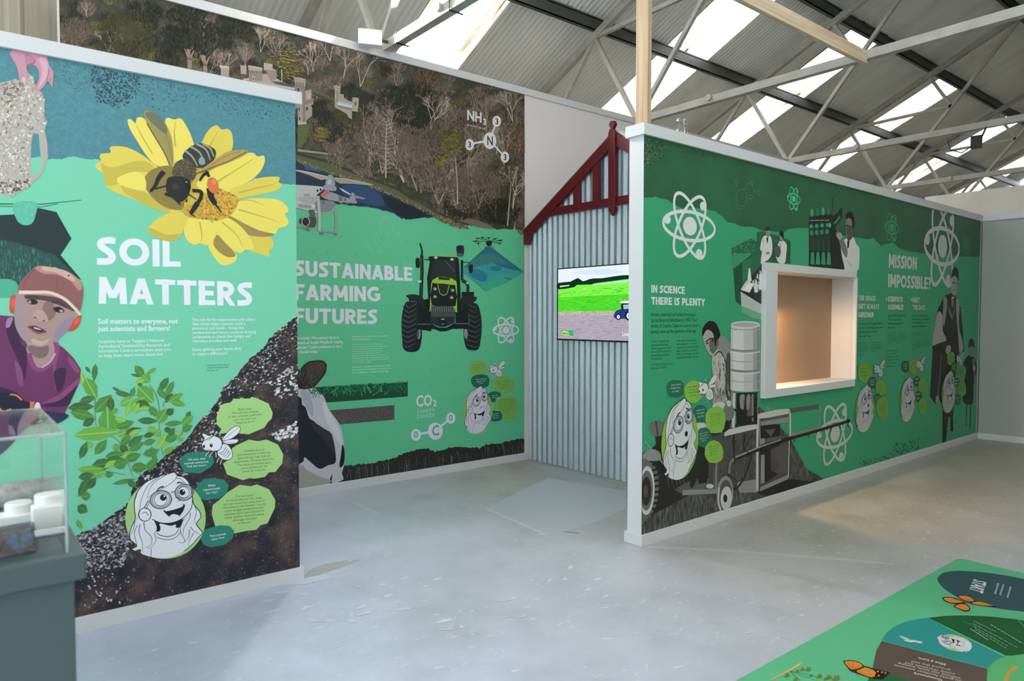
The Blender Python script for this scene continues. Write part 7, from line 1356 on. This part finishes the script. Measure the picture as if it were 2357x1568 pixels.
for P in ([(860, 600), (885, 583), (960, 585), (1060, 620), (1130, 650), (1000, 662), (910, 640)], [(1030, 570), (1090, 560), (1170, 570), (1230, 610), (1240, 640), (1140, 640)], [(990, 690), (1060, 655), (1130, 660), (1180, 700), (1180, 740), (1130, 752), (1060, 725)], [(1180, 650), (1260, 630), (1340, 640), (1420, 670), (1490, 690), (1380, 690), (1260, 675)]):
    f.poly(P, BKo, 4); cx = sum(p[0] for p in P)/len(P); cy = sum(p[1] for p in P)/len(P); f.poly([(cx+(x-cx)*.84, cy+(y-cy)*.76) for x, y in P], OR, 4)
f.line([(1000, 590), (1140, 650), (1190, 662)], 12, BKo, 8); f.line([(1210, 675), (1235, 720)], 3, BKo); f.line([(1050, 600), (1180, 620)], 3, BKo); f.line([(1090, 670), (1140, 730)], 3, BKo); f.build(gmat)
f = MF('printed_butterfly', .0020).z(*ZR)
for P in ([(1545, 740), (1560, 722), (1640, 718), (1720, 735), (1780, 775), (1770, 810), (1650, 845), (1600, 810)], [(1660, 850), (1730, 810), (1800, 788), (1900, 815), (2000, 840), (2095, 868), (2000, 890), (2020, 935), (1900, 935), (1780, 900)]):
    f.poly(P, BKo, 4); cx = sum(p[0] for p in P)/len(P); cy = sum(p[1] for p in P)/len(P); f.poly([(cx-(20 if P[0][0] > 1600 else 0)+(x-cx)*(.74 if P[0][0] > 1600 else .86), cy+(y-cy)*.80) for x, y in P], OR, 4)
for q in ([(1650, 840), (1660, 740)], [(1650, 840), (1600, 750)], [(1650, 840), (1740, 770)], [(1680, 855), (1900, 830)], [(1690, 860), (1880, 890)]): f.line(q, 4, BKo)
f.poly([(1900, 830), (2080, 865), (2000, 930), (1880, 930), (1930, 870)], BKo, 3)
for x, y in ((1950, 850), (1905, 905), (2000, 860), (1960, 900), (2040, 868)): f.ell(x, y, 12, 9, OR)
f.line([(1610, 820), (1660, 860)], 26, BKo, 14); f.line([(1700, 880), (1690, 910)], 3, BKo); f.line([(1720, 890), (1735, 930)], 3, BKo); f.build(gmat)
f = MF('printed_sprig', .001).z(*ZR); f.poly([(690, 940), (740, 915), (900, 830), (1050, 740), (1055, 750), (980, 810), (800, 900), (700, 950)], '#d9a968', 3)
for q in ([(920, 850), (1060, 900), (1240, 960)], [(920, 855), (1000, 930), (1080, 1000)], [(920, 845), (1180, 900), (1300, 940)]): f.line(q, 8, '#4f6b2c', 5)
for x, y, s_ in ((1000, 845, 40), (1060, 825, 50), (1130, 825, 60), (880, 895, 60), (1165, 900, 40), (1260, 905, 60), (1370, 920, 70), (1460, 930, 80), (980, 950, 50), (1330, 940, 40)):
    f.poly([(x-s_*.7, y+s_*.3), (x-s_*.3, y-s_*.1), (x-s_*.25, y-s_*.5), (x+s_*.1, y-s_*.3), (x+s_*.35, y-s_*.6), (x+s_*.4, y-s_*.1), (x+s_*.7, y), (x+s_*.3, y+s_*.25), (x, y+s_*.4)], '#5f7a34', 0)
f.build(gmat)

for m_ in bpy.data.materials: m_.cycles.emission_sampling = 'NONE'      # the lamps' own light objects do the lighting
